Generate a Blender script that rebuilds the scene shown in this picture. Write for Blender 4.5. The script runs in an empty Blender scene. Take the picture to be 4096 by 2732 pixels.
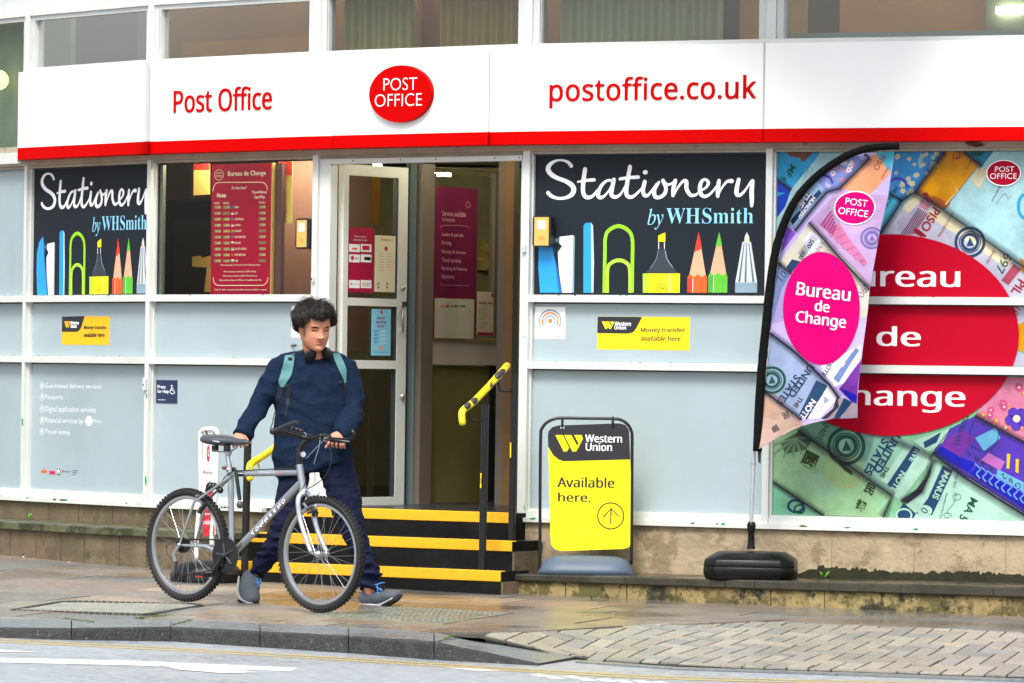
import bpy, bmesh, math, random
from mathutils import Vector, Matrix, noise, geometry
from mathutils.bvhtree import BVHTree
random.seed(7)
scene = bpy.context.scene
COL = scene.collection
PI = math.pi

# ------------------------------------------------------------------ camera
F, ROLL, H0, ZC = 20000.0, 0.0134, 127.0, 1.40      # focal length in photo pixels, roll, horizon row, eye height
cd = bpy.data.cameras.new("camera"); cam = bpy.data.objects.new("camera", cd); COL.objects.link(cam)
cam.matrix_world = Matrix.Translation((0, 0, ZC)) @ Matrix.Rotation(PI/2, 4, 'X') @ Matrix.Rotation(ROLL, 4, 'Z')
cd.sensor_width = 36; cd.lens = F/4096*36; cd.clip_start = 0.5; cd.clip_end = 2000
cd.shift_y = H0/4096; cd.shift_x = math.sin(ROLL)*H0/4096
scene.camera = cam

# ------------------------------------------------------------------ light: bright overcast sky, broad soft sun
SUN_EL, SUN_AZ = math.radians(55), math.radians(195)
world = bpy.data.worlds.new("World"); scene.world = world; world.use_nodes = True
wn = world.node_tree; bgn = wn.nodes["Background"]
sky = wn.nodes.new("ShaderNodeTexSky"); sky.sky_type = 'NISHITA'; sky.sun_disc = False
sky.sun_elevation = SUN_EL; sky.sun_rotation = SUN_AZ; sky.air_density = 1.0; sky.dust_density = 4.0; sky.ozone_density = 1.0
hs = wn.nodes.new("ShaderNodeHueSaturation"); hs.inputs["Saturation"].default_value = 0.45
wn.links.new(sky.outputs[0], hs.inputs["Color"]); wn.links.new(hs.outputs[0], bgn.inputs["Color"])
bgn.inputs["Strength"].default_value = 0.15
sl = bpy.data.lights.new("sun", 'SUN'); so = bpy.data.objects.new("sun", sl); COL.objects.link(so)
sl.energy = 1.9; sl.angle = math.radians(18); sl.color = (1.0, 0.96, 0.9)
so.rotation_euler = Vector((-0.25*math.cos(SUN_EL), -math.cos(SUN_EL), math.sin(SUN_EL))).to_track_quat('Z', 'Y').to_euler()
vs = scene.view_settings; vs.view_transform = 'Standard'; vs.look = 'None'; vs.exposure = 0.85; vs.gamma = 1
scene.render.resolution_x = 1024; scene.render.resolution_y = 683
scene.cycles.max_bounces = 8; scene.cycles.transparent_max_bounces = 12
scene.cycles.use_denoising = True

# ------------------------------------------------------------------ pixels of the photo -> directions and points
CR, SR = math.cos(ROLL), math.sin(ROLL)
Z = dict(A=(0,0,.5957), B=(1200,0,.5957), C=(2696,0,.5957), D=(0,900,.5957), E=(1200,900,.5957), F=(2696,900,.5957),
         G=(0,1798,.5957), H=(1200,1798,.5957), I=(2696,1798,.5957), P4=(2120,600,.40834), P1=(120,640,.35714),
         P2=(600,620,.37), PD=(1260,600,.4974), M5=(3000,560,.47201), M6=(3000,1200,.59307), AB=(2120,1200,.71429),
         ST=(1600,1350,.60606), HD=(1080,1180,.17865), TS=(880,1400,.26405), BK=(800,1650,.28073), RW=(560,1950,.2552),
         RL=(560,2150,.2552), FW=(1050,1950,.2552), FL=(1050,2150,.2552), OV=(0,0,1.7422), N=(0,0,1))
def q(k, *pts):
    x0, y0, s = Z[k]
    return [(x0+u*s, y0+v*s) for u, v in pts]
def q1(k, u, v): return q(k, (u, v))[0]
def ray(x, y):
    dx, dy = x-2048, y-1366
    return (dx*CR+dy*SR)/F, -((-dx*SR+dy*CR)-H0)/F
def W(x, y, d):
    a, b = ray(x, y); return Vector((a*d, d, ZC+b*d))
def zg(X, Y): return ZC-1.855+.0175*Y-.0025*X            # pavement plane
def gpix(x, y):
    a, b = ray(x, y); d = 1.855/(.0175-.0025*a-b); return W(x, y, d)
def zr(X): return ZC-1.5045-.0245*X                       # road plane
def rpix(x, y):
    a, b = ray(x, y); d = 1.5045/(-b-.0245*a); return W(x, y, d)

class Frame:
    """A vertical plane: origin O, horizontal direction t; h is the distance out of it towards the street."""
    def __init__(s, O, t):
        s.O = Vector((O[0], O[1], 0)); s.t = Vector((t[0], t[1], 0)).normalized(); s.n = Vector((s.t.y, -s.t.x, 0))
    def pt(s, u, z, h=0): return s.O+s.t*u+s.n*h+Vector((0, 0, z))
    def pix(s, x, y, h=0):
        a, b = ray(x, y); D = Vector((a, 1, 0)); o = s.O+s.n*h
        d = o.dot(s.n)/D.dot(s.n); p = D*d
        return (p-o).dot(s.t), ZC+b*d
    def P(s, x, y, h=0): return s.pt(*s.pix(x, y, h), h)

# ------------------------------------------------------------------ materials
def lin(c):
    if isinstance(c, str):
        c = c.lstrip('#'); c = [int(c[i:i+2], 16)/255 for i in (0, 2, 4)]
        return tuple(((x+.055)/1.055)**2.4 if x > .04045 else x/12.92 for x in c)
    if isinstance(c, (int, float)): return (c, c, c)
    return tuple(c)
MATS = {}
def mat(name, col, rough=.6, metal=0, var=None, bump=None, spec=None, emit=0, wet=None, coat=0, attr=None, stain=None, engrave=None):
    """var=(scale, amount) value noise; bump=(scale, strength, distance); wet=(scale, rough) smooth patches;
    stain=(colour, scale, threshold) blotches of another colour; attr=vertex colour layer that tints the base"""
    if name in MATS: return MATS[name]
    m = bpy.data.materials.new(name); m.use_nodes = True; nt = m.node_tree; N = nt.nodes; L = nt.links
    b = N["Principled BSDF"]; c = lin(col)
    b.inputs["Base Color"].default_value = (*c, 1); b.inputs["Roughness"].default_value = rough; b.inputs["Metallic"].default_value = metal
    if spec is not None: b.inputs["Specular IOR Level"].default_value = spec
    if coat: b.inputs["Coat Weight"].default_value = coat; b.inputs["Coat Roughness"].default_value = .08
    if emit:
        b.inputs["Emission Color"].default_value = (*c, 1); b.inputs["Emission Strength"].default_value = emit
    tc = N.new("ShaderNodeTexCoord")
    def nz(scale, detail=4, rough=.6):
        n = N.new("ShaderNodeTexNoise"); n.inputs["Scale"].default_value = scale; n.inputs["Detail"].default_value = detail
        n.inputs["Roughness"].default_value = rough; L.new(tc.outputs["Object"], n.inputs["Vector"]); return n
    cur = None
    if attr:
        a = N.new("ShaderNodeAttribute"); a.attribute_name = attr; cur = a.outputs["Color"]
    if var:
        n = nz(var[0], 6, .65); mr = N.new("ShaderNodeMapRange")
        mr.inputs[1].default_value = .3; mr.inputs[2].default_value = .7
        mr.inputs[3].default_value = 1-var[1]; mr.inputs[4].default_value = 1+var[1]; L.new(n.outputs["Fac"], mr.inputs[0])
        mx = N.new("ShaderNodeMix"); mx.data_type = 'RGBA'; mx.blend_type = 'MULTIPLY'; mx.inputs[0].default_value = 1
        if cur: L.new(cur, mx.inputs[6])
        else: mx.inputs[6].default_value = (*c, 1)
        L.new(mr.outputs[0], mx.inputs[7]); cur = mx.outputs[2]
    if engrave:                 # fine wavy line work of a bank note print
        w = N.new("ShaderNodeTexWave"); w.inputs["Scale"].default_value = engrave[0]; w.inputs["Distortion"].default_value = 9; w.inputs["Detail"].default_value = 3; w.inputs["Detail Scale"].default_value = .35
        mp = N.new("ShaderNodeMapping"); mp.inputs["Rotation"].default_value = (.3, .9, .4); L.new(tc.outputs["Object"], mp.inputs[0]); L.new(mp.outputs[0], w.inputs[0])
        mr = N.new("ShaderNodeMapRange"); mr.inputs[3].default_value = 1-engrave[1]; mr.inputs[4].default_value = 1; L.new(w.outputs["Fac"], mr.inputs[0])
        mx = N.new("ShaderNodeMix"); mx.data_type = 'RGBA'; mx.blend_type = 'MULTIPLY'; mx.inputs[0].default_value = 1
        if cur: L.new(cur, mx.inputs[6])
        else: mx.inputs[6].default_value = (*c, 1)
        L.new(mr.outputs[0], mx.inputs[7]); cur = mx.outputs[2]
    if stain:
        for (sc, ss, th) in (stain if isinstance(stain, list) else [stain]):
            n = nz(ss, 8, .7); mr = N.new("ShaderNodeMapRange"); mr.inputs[1].default_value = th; mr.inputs[2].default_value = th+.06
            L.new(n.outputs["Fac"], mr.inputs[0])
            mx = N.new("ShaderNodeMix"); mx.data_type = 'RGBA'; L.new(mr.outputs[0], mx.inputs[0])
            if cur: L.new(cur, mx.inputs[6])
            else: mx.inputs[6].default_value = (*c, 1)
            mx.inputs[7].default_value = (*lin(sc), 1); cur = mx.outputs[2]
    if cur: L.new(cur, b.inputs["Base Color"])
    if wet:
        n = nz(wet[0], 3, .5); mr = N.new("ShaderNodeMapRange"); mr.inputs[1].default_value = .42; mr.inputs[2].default_value = .6
        mr.inputs[3].default_value = rough; mr.inputs[4].default_value = wet[1]; L.new(n.outputs["Fac"], mr.inputs[0]); L.new(mr.outputs[0], b.inputs["Roughness"])
    if bump:
        n = nz(bump[0], 6, .6); bp = N.new("ShaderNodeBump"); bp.inputs["Strength"].default_value = bump[1]
        bp.inputs["Distance"].default_value = bump[2] if len(bump) > 2 else .01
        L.new(n.outputs["Fac"], bp.inputs["Height"]); L.new(bp.outputs[0], b.inputs["Normal"])
    MATS[name] = m; return m
def glass_mat(name, tint=(.9, .95, .93), refl=.10, rough=.0):
    m = bpy.data.materials.new(name); m.use_nodes = True; nt = m.node_tree; N = nt.nodes; L = nt.links
    for n in list(N):
        if n.type != 'OUTPUT_MATERIAL': N.remove(n)
    out = N["Material Output"]
    tr = N.new("ShaderNodeBsdfTransparent"); tr.inputs[0].default_value = (*tint, 1)
    gl = N.new("ShaderNodeBsdfGlossy"); gl.inputs["Roughness"].default_value = rough
    mx = N.new("ShaderNodeMixShader"); lw = N.new("ShaderNodeLayerWeight"); lw.inputs[0].default_value = .25
    ma = N.new("ShaderNodeMath"); ma.operation = 'MULTIPLY_ADD'; ma.inputs[1].default_value = .5; ma.inputs[2].default_value = refl
    L.new(lw.outputs["Fresnel"], ma.inputs[0]); ma.use_clamp = True
    L.new(ma.outputs[0], mx.inputs[0]); L.new(tr.outputs[0], mx.inputs[1]); L.new(gl.outputs[0], mx.inputs[2]); L.new(mx.outputs[0], out.inputs[0])
    return m

# ------------------------------------------------------------------ mesh builder
ORG = {}
class MB:
    def __init__(s): s.v = []; s.f = []; s.mi = []; s.ms = []; s.cols = None; s.flat = True
    def m(s, mt):
        if mt not in s.ms: s.ms.append(mt)
        return s.ms.index(mt)
    def add(s, vs, fs, mt):
        o = len(s.v); k = s.m(mt); s.v += [Vector(p) for p in vs]
        for f in fs: s.f.append([i+o for i in f]); s.mi.append(k)
        return s
    def hexa(s, p, mt):          # 8 corners: bottom 4 ccw, top 4
        return s.add(p, [(3,2,1,0),(4,5,6,7),(0,1,5,4),(1,2,6,5),(2,3,7,6),(3,0,4,7)], mt)
    def box(s, a, b, mt, M=None):
        p = [Vector((x, y, z)) for z in (a[2], b[2]) for x, y in ((a[0],a[1]),(b[0],a[1]),(b[0],b[1]),(a[0],b[1]))]
        if M: p = [M @ c for c in p]
        return s.hexa(p, mt)
    def fbox(s, fr, u0, u1, z0, z1, h0, h1, mt):   # box on a frame
        p = [fr.pt(u, z, h) for z in (z0, z1) for u, h in ((u0,h1),(u1,h1),(u1,h0),(u0,h0))]
        return s.hexa(p, mt)
    def tube(s, pts, r, mt, seg=10, cap=True, up=None):
        pts = [Vector(p) for p in pts]; n = len(pts); rs = r if isinstance(r, (list, tuple)) else [r]*n
        vs = []; T0 = None; a = None
        for i, p in enumerate(pts):
            t = (pts[min(i+1, n-1)]-pts[max(i-1, 0)]).normalized()
            if a is None:
                a = Vector((0,0,1)) if abs(t.z) < .9 else Vector((1,0,0))
            a = (a-t*a.dot(t)).normalized(); b = t.cross(a)
            for k in range(seg):
                th = 2*PI*k/seg; vs.append(p+(a*math.cos(th)+b*math.sin(th))*rs[i])
        fs = [(i*seg+k, i*seg+(k+1)%seg, (i+1)*seg+(k+1)%seg, (i+1)*seg+k) for i in range(n-1) for k in range(seg)]
        if cap: fs += [tuple(reversed(range(seg))), tuple(range((n-1)*seg, n*seg))]
        return s.add(vs, fs, mt)
    def rings(s, R, mt, cap=True):
        seg = len(R[0]); n = len(R)
        fs = [(i*seg+k, i*seg+(k+1)%seg, (i+1)*seg+(k+1)%seg, (i+1)*seg+k) for i in range(n-1) for k in range(seg)]
        if cap: fs += [tuple(reversed(range(seg))), tuple(range((n-1)*seg, n*seg))]
        return s.add([p for r in R for p in r], fs, mt)
    def ball(s, c, r, mt, sx=1, sy=1, sz=1, seg=12, M=None):
        c = Vector(c); R = []
        for i in range(1, seg):
            ph = PI*i/seg
            ring = [Vector((r*sx*math.sin(ph)*math.cos(2*PI*k/seg), r*sy*math.sin(ph)*math.sin(2*PI*k/seg), -r*sz*math.cos(ph))) for k in range(seg)]
            R.append([c+(M @ p if M else p) for p in ring])
        return s.rings(R, mt)
    def slab(s, fr, pts, h0, h1, mt, side=None):   # polygon (u,z) extruded from h0 to h1
        n = len(pts); tri = geometry.tessellate_polygon([[Vector((u, z, 0)) for u, z in pts]])
        s.add([fr.pt(u, z, h1) for u, z in pts], [tuple(t) for t in tri], mt)
        s.add([fr.pt(u, z, h0) for u, z in pts], [tuple(t) for t in tri], mt)
        s.add([fr.pt(u, z, h) for h in (h0, h1) for u, z in pts], [(i, (i+1)%n, n+(i+1)%n, n+i) for i in range(n)], side or mt)
        return s
    def build(s, name, parent=None, loc=None, smooth=False, bevel=0, cols=None):
        org = ORG[parent.name] if parent is not None else (Vector(loc) if loc is not None else Vector((0,0,0)))
        me = bpy.data.meshes.new(name); me.from_pydata([p-org for p in s.v], [], s.f)
        for mt in s.ms: me.materials.append(mt)
        me.polygons.foreach_set("material_index", s.mi)
        bm = bmesh.new(); bm.from_mesh(me); bmesh.ops.recalc_face_normals(bm, faces=bm.faces)
        if bevel:
            es = [e for e in bm.edges if len(e.link_faces) == 2 and e.calc_face_angle(0) > .6]
            bmesh.ops.bevel(bm, geom=es, offset=bevel, segments=1, affect='EDGES', clamp_overlap=True)
        bm.to_mesh(me); bm.free()
        if smooth:
            me.polygons.foreach_set("use_smooth", [True]*len(me.polygons))
            if smooth != 'all': me.set_sharp_from_angle(angle=math.radians(40))
        if cols:
            at = me.color_attributes.new("col", 'FLOAT_COLOR', 'POINT')
            for i, c in enumerate(cols): at.data[i].color = (*c, 1)
        o = bpy.data.objects.new(name, me); COL.objects.link(o)
        if parent is not None: o.parent = parent; ORG[o.name] = org
        else: o.location = org; ORG[o.name] = org
        return o
def tag(o, label=None, cat=None, group=None, kind=None):
    if label: o["label"] = label
    if cat: o["category"] = cat
    if group: o["group"] = group
    if kind: o["kind"] = kind
    return o
def thing(name, label, cat, loc, group=None):
    o = bpy.data.objects.new(name, None); COL.objects.link(o); o.location = loc; o.empty_display_size = .1
    ORG[o.name] = Vector(loc); return tag(o, label, cat, group)
def struct(mb, name, **k): return tag(mb.build(name, **k), kind='structure')

# ------------------------------------------------------------------ flat artwork on a frame
def msb(t):    # its bold
    return ''.join(chr(0x1D5D4+ord(c)-65) if 'A' <= c <= 'Z' else chr(0x1D5EE+ord(c)-97) if 'a' <= c <= 'z' else c for c in t)
def tone(h, s, v):
    c = lin(h); g = .3*c[0]+.6*c[1]+.1*c[2]; return tuple(max(0, (g+(x-g)*s)*v) for x in c)
def ms(t):     # the sans-serif alphabet of the mathematical block: a plainer grotesque than the default face
    return ''.join(chr(0x1D5A0+ord(c)-65) if 'A' <= c <= 'Z' else chr(0x1D5BA+ord(c)-97) if 'a' <= c <= 'z' else c for c in t)
_TX = {}
def text_mesh(body, off=0, shear=0, sp=1):
    k = (body, off, shear, sp)
    if k not in _TX:
        c = bpy.data.curves.new("t", 'FONT'); c.body = body; c.offset = off; c.shear = shear; c.resolution_u = 4; c.space_character = sp; c.space_line = 1
        o = bpy.data.objects.new("t", c); COL.objects.link(o); bpy.context.view_layer.update()
        me = bpy.data.meshes.new_from_object(o.evaluated_get(bpy.context.evaluated_depsgraph_get()))
        vs = [(v.co.x, v.co.y) for v in me.vertices]; fs = [tuple(p.vertices) for p in me.polygons]
        bpy.data.objects.remove(o); bpy.data.curves.remove(c); bpy.data.meshes.remove(me)
        x0 = min(v[0] for v in vs); x1 = max(v[0] for v in vs); y0 = min(v[1] for v in vs); y1 = max(v[1] for v in vs)
        _TX[k] = ([((x-x0)/(x1-x0), (y-y0)/(y1-y0)) for x, y in vs], fs, (x1-x0)/(y1-y0))
    return _TX[k]
def smooth_path(p, n=6):
    if len(p) < 3: return p
    out = []
    for i in range(len(p)-1):
        a = p[max(i-1, 0)]; b = p[i]; c = p[i+1]; d = p[min(i+2, len(p)-1)]
        for k in range(n):
            t = k/n
            out.append(tuple(.5*(2*b[j]+(c[j]-a[j])*t+(2*a[j]-5*b[j]+4*c[j]-d[j])*t*t+(3*b[j]-a[j]-3*c[j]+d[j])*t**3) for j in range(len(b))))
    out.append(tuple(p[-1])); return out
STEP = .0007
class Art:
    """Flat prints, in layers STEP apart, on a frame at height h."""
    def __init__(s, fr, h=0): s.fr = fr; s.h = h; s.mb = MB(); s.c = 0
    def L(s, l): return s.h+l*STEP+s.c*1.2e-6     # every print a hair above the one before
    def sz(s, pts): return [s.fr.pix(x, y, s.h) for x, y in pts]
    def uv(s, uv, mt, l=1):
        s.c += 1
        tri = geometry.tessellate_polygon([[Vector((a, b, 0)) for a, b in uv]])
        s.mb.add([s.fr.pt(a, b, s.L(l)) for a, b in uv], [tuple(t) for t in tri], mt); return s
    def poly(s, pts, mt, l=1): return s.uv(s.sz(pts), mt, l)
    def rect(s, p0, p1, mt, l=1):
        (a, b), (c, d) = s.sz([p0, p1]); return s.uv([(a, d), (c, d), (c, b), (a, b)], mt, l)
    def rrect(s, p0, p1, r, mt, l=1):
        (a, b), (c, d) = s.sz([p0, p1]); return s.uv(rr(a, d, c, b, r), mt, l)
    def ell(s, c, rx, ry, mt, l=1, n=40, rot=0):
        u, z = s.sz([c])[0]; k = abs(s.sz([(c[0]+50, c[1])])[0][0]-u)/50; kz = abs(s.sz([(c[0], c[1]+50)])[0][1]-z)/50
        return s.uv([(u+rx*k*math.cos(t)*math.cos(rot)-ry*kz*math.sin(t)*math.sin(rot), z+rx*k*math.cos(t)*math.sin(rot)+ry*kz*math.sin(t)*math.cos(rot)) for t in (2*PI*i/n for i in range(n))], mt, l)
    def ring(s, c, rx, ry, w, mt, l=1, a0=0, a1=2*PI, n=40):
        s.c += 1; u, z = s.sz([c])[0]; k = abs(s.sz([(c[0]+50, c[1])])[0][0]-u)/50; kz = abs(s.sz([(c[0], c[1]+50)])[0][1]-z)/50
        ts = [a0+(a1-a0)*i/n for i in range(n+1)]
        vs = [s.fr.pt(u+(rx+e*w/2)*k*math.cos(t), z+(ry+e*w/2)*kz*math.sin(t), s.L(l)) for t in ts for e in (-1, 1)]
        s.mb.add(vs, [(2*i, 2*i+1, 2*i+3, 2*i+2) for i in range(n)], mt); return s
    def stroke(s, pts, w, mt, l=1, smooth=True, cap=True):
        """w in photo pixels, one number or one per point"""
        s.c += 1; ws = w if isinstance(w, (list, tuple)) else [w]*len(pts)
        P3 = [(*a, b) for a, b in zip(pts, ws)]
        if smooth: P3 = smooth_path(P3)
        u0, z0 = s.sz([pts[0]])[0]; kz = abs(s.sz([(pts[0][0], pts[0][1]+50)])[0][1]-z0)/50
        uv = s.sz([(p[0], p[1]) for p in P3]); vs = []; n = len(uv)
        for i, (a, b) in enumerate(uv):
            dx = uv[min(i+1, n-1)][0]-uv[max(i-1, 0)][0]; dz = uv[min(i+1, n-1)][1]-uv[max(i-1, 0)][1]; ln = math.hypot(dx, dz) or 1
            hw = P3[i][2]*kz/2
            for e in (-1, 1): vs.append(s.fr.pt(a-dz/ln*hw*e, b+dx/ln*hw*e, s.L(l)))
        s.mb.add(vs, [(2*i, 2*i+1, 2*i+3, 2*i+2) for i in range(n-1)], mt)
        if cap:
            for i in (0, n-1):
                hw = P3[i][2]*kz/2
                s.uv([(uv[i][0]+hw*math.cos(2*PI*k/12), uv[i][1]+hw*math.sin(2*PI*k/12)) for k in range(12)], mt, l)
        return s
    def text(s, body, bl, x1, ytop, mt, l=2, off=0, shear=0, sp=1):
        """fit the glyphs' box between the bottom-left photo pixel bl, the right edge x1 and the top ytop"""
        a, b = s.sz([bl])[0]; c = s.sz([(x1, bl[1])])[0][0]; d = s.sz([(bl[0], ytop)])[0][1]
        vs, fs, _ = text_mesh(body, off, shear, sp)
        s.mb.add([s.fr.pt(a+x*(c-a), b+y*(d-b), s.L(l)) for x, y in vs], fs, mt); return s
    def btext(s, body, bl, x1, yt, mt, l=2, e=3, n=3):     # emboldened by overprinting
        for i in range(n): d = e*(i/(n-1)-.5); s.text(body, (bl[0]+d+e/2*0, bl[1]), x1+d, yt, mt, l+i*.15)
        return s
    def rtext(s, body, c, hpx, ang, mt, l=2, off=0, wscale=1, sp=1, shear=0):
        """glyphs of height hpx photo pixels centred on pixel c, turned by ang degrees (anticlockwise as seen)"""
        u, z = s.sz([c])[0]; kz = abs(s.sz([(c[0], c[1]+50)])[0][1]-z)/50
        vs, fs, ar = text_mesh(body, off, shear, sp); h = hpx*kz; w = h*ar*wscale; ca, sa = math.cos(math.radians(ang)), math.sin(math.radians(ang))
        s.mb.add([s.fr.pt(u+(x-.5)*w*ca-(y-.5)*h*sa, z+(x-.5)*w*sa+(y-.5)*h*ca, s.L(l)) for x, y in vs], fs, mt); return s
    def back(s, p0, p1, mt, th=.003):
        (a, b), (c, d) = s.sz([p0, p1]); s.mb.fbox(s.fr, a, c, d, b, s.h-th, s.h, mt); return s
    def clip(s, co, no):
        """cut away everything on the far side of a plane"""
        me = bpy.data.meshes.new("c"); me.from_pydata(s.mb.v, [], s.mb.f); me.polygons.foreach_set("material_index", s.mb.mi)
        bm = bmesh.new(); bm.from_mesh(me)
        bmesh.ops.bisect_plane(bm, geom=bm.verts[:]+bm.edges[:]+bm.faces[:], plane_co=co, plane_no=no, clear_outer=True)
        s.mb.v = [v.co.copy() for v in bm.verts]; bm.verts.index_update()
        s.mb.f = [[v.index for v in f.verts] for f in bm.faces]; s.mb.mi = [f.material_index for f in bm.faces]
        bm.free(); bpy.data.meshes.remove(me); return s
def rr(a, b, c, d, r, n=6):
    o = []
    for cx, cy, t0 in ((c-r, d-r, 0), (a+r, d-r, 90), (a+r, b+r, 180), (c-r, b+r, 270)):
        for k in range(n+1):
            t = math.radians(t0+90*k/n); o.append((cx+r*math.cos(t), cy+r*math.sin(t)))
    return o
# ================================================================== the setting
white = mat("white_paint", "#c9cdc9", .45, var=(3, .07), bump=(60, .08), stain=[("#9a978c", 9, .66)])
dirty = mat("grimy_white_paint", "#a59a88", .6, var=(6, .18), bump=(60, .1), stain=[("#6d6357", 14, .62)])
grey = mat("grey_panel", "#9aabb1", .35, var=(1.6, .07), stain=[("#8a999d", 5, .66)])
green = mat("old_green_paint", "#1c8a5c", .5)
moss = mat("moss_tuft", "#46561a", .9, bump=(80, .6))
black = mat("black_rubber", "#14171a", .5)
dark = mat("dark_gap", "#23292b", .6)

# plan of the bowed shop front: one straight bay between each pair of mullions
PL = []
for x, y, d in ((103, 664, 34.03), (597, 641, 32.85), (1262, 621, 31.77), (2106, 605, 30.75), (3078, 593, 30.0)):
    p = W(x, y, d); PL.append(Vector((p.x, p.y, 0)))
pf = W(4096, 589, 29.36); dEF = (Vector((pf.x, pf.y, 0))-PL[4]).normalized(); PL.append(PL[4]+dEF*3.2)
d0 = Vector((-.58, .81, 0)).normalized(); PL.insert(0, PL[0]+d0*1.5)
BAY = [Frame(PL[i], PL[i+1]-PL[i]) for i in range(6)]
LEN = [(PL[i+1]-PL[i]).length for i in range(6)]
zz = lambda v: ZC+v
HEAD, SILL = 1.368, -.912

# ---- road, pavement, kerb, block paving
asphalt = mat("asphalt", (.29, .32, .345), .5, var=(14, .3), bump=(240, .5, .006), wet=(.8, .24), stain=[((.52, .55, .57), 70, .62), ((.12, .125, .13), 90, .66)])
mb = MB(); n = 24
xs = [-60+120*i/n for i in range(n+1)]
vs = [Vector((x, y, zr(max(-9, min(9, x))))) for y in (-30, 27.2) for x in xs]
mb.add(vs, [(i, i+1, n+2+i, n+1+i) for i in range(n)], asphalt); struct(mb, "road")
mb = MB(); mb.add([Vector((x, y, ZC-1.9)) for x, y in ((-400, -300), (400, -300), (400, 400), (-400, 400))], [(0,1,2,3)], mat("bare_ground", (.12,.12,.11), .9)); struct(mb, "ground")

yel = mat("road_yellow", "#c9a92c", .5, var=(30, .25), stain=[("#5c5a50", 60, .6)])
worn = mat("worn_road_white", (.66, .62, .62), .55, var=(30, .15), stain=[((.36, .38, .40), 34, .56)])
mb = MB()
def road_strip(pts, wm, mt, h=.0018):
    P = [rpix(*p) for p in pts]; V = []
    for i, p in enumerate(P):
        t = (P[min(i+1, len(P)-1)]-P[max(i-1, 0)]); t.z = 0; t.normalize(); nn = Vector((-t.y, t.x, 0))
        for e in (-1, 1):
            c = p+nn*wm/2*e; c.z = zr(c.x)+h; V.append(c)
    mb.add(V, [(2*i, 2*i+1, 2*i+3, 2*i+2) for i in range(len(P)-1)], mt)
l1 = [(-400, 2540), (0, 2559), (700, 2594), (1394, 2634), (2000, 2672), (2600, 2706), (3200, 2722), (4500, 2745)]
road_strip(l1, .055, yel); road_strip([(x, y+9) for x, y in l1], .055, yel)
def road_poly(pts, mt, h=.0018):
    P = [rpix(*p) for p in pts]
    for c in P: c.z += h
    mb.add(P, [tuple(range(len(P)))], mt)
road_poly(q('G', (-400,1395),(0,1400),(900,1420),(2000,1468),(1950,1492),(900,1452),(0,1432),(-400,1425)), worn)
road_poly(q('G', (950,1424),(1350,1452),(1740,1500),(1500,1506),(1200,1482)), worn, .003)
road_poly(q('G', (-300,1340),(0,1345),(285,1363),(0,1362),(-300,1360)), worn)
road_poly(q('H', (960,1466),(1180,1474),(1360,1488),(1200,1490)), worn)
for k, (u, v) in enumerate(((1540,1512),(1640,1528),(1760,1524),(1850,1540),(1980,1545),(2100,1552),(2230,1556),(2350,1562))):
    road_poly(q('H', (u,v),(u+75,v-5),(u+150,v+18),(u+60,v+16)), worn)
struct(mb, "road_marking")

# pavement slabs, real stones with joints, laid in courses along the shop front
flag_m = mat("wet_flagstone", (.2,.17,.14), .38, attr="col", var=(5, .22), bump=(60, .25, .004), wet=(1.1, .12), stain=[((.33,.33,.31), 130, .71)])
joint_m = mat("joint_soil", (.035, .034, .026), .9)
ang = math.radians(-22); E1 = Vector((math.cos(ang), math.sin(ang), 0)); E2 = Vector((-math.sin(ang), math.cos(ang), 0))
G0 = gpix(1281, 2453)
KB = [(-420,2470,2505,2541),(0,2474,2510,2546),(286,2476,2513,2557),(685,2477,2507,2566),(1040,2492,2525,2592),(1394,2509,2543,2617),(1736,2531,2566,2644)]
kerb_back = [gpix(x, yb) for x, yb, yf, yr in KB]
rp = random.Random(3)
mb = MB(); cols = []; PALS = [(.21,.15,.115),(.16,.135,.115),(.215,.18,.14),(.155,.15,.14),(.26,.205,.145),(.19,.16,.135)]
ramp_top = [gpix(*p) for p in ((1903,2543),(2421,2510),(2600,2503),(2839,2481),(3500,2502),(4150,2533),(4600,2550))]
def front_y(X):            # where the slabs stop (kerb back edge, then the ramp)
    ch = kerb_back[:-1]+[ramp_top[0]]+ramp_top[1:]
    for a, b in zip(ch, ch[1:]):
        if a.x <= X <= b.x: return a.y+(b.y-a.y)*(X-a.x)/(b.x-a.x)
    return ch[0].y if X < ch[0].x else ch[-1].y
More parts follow.
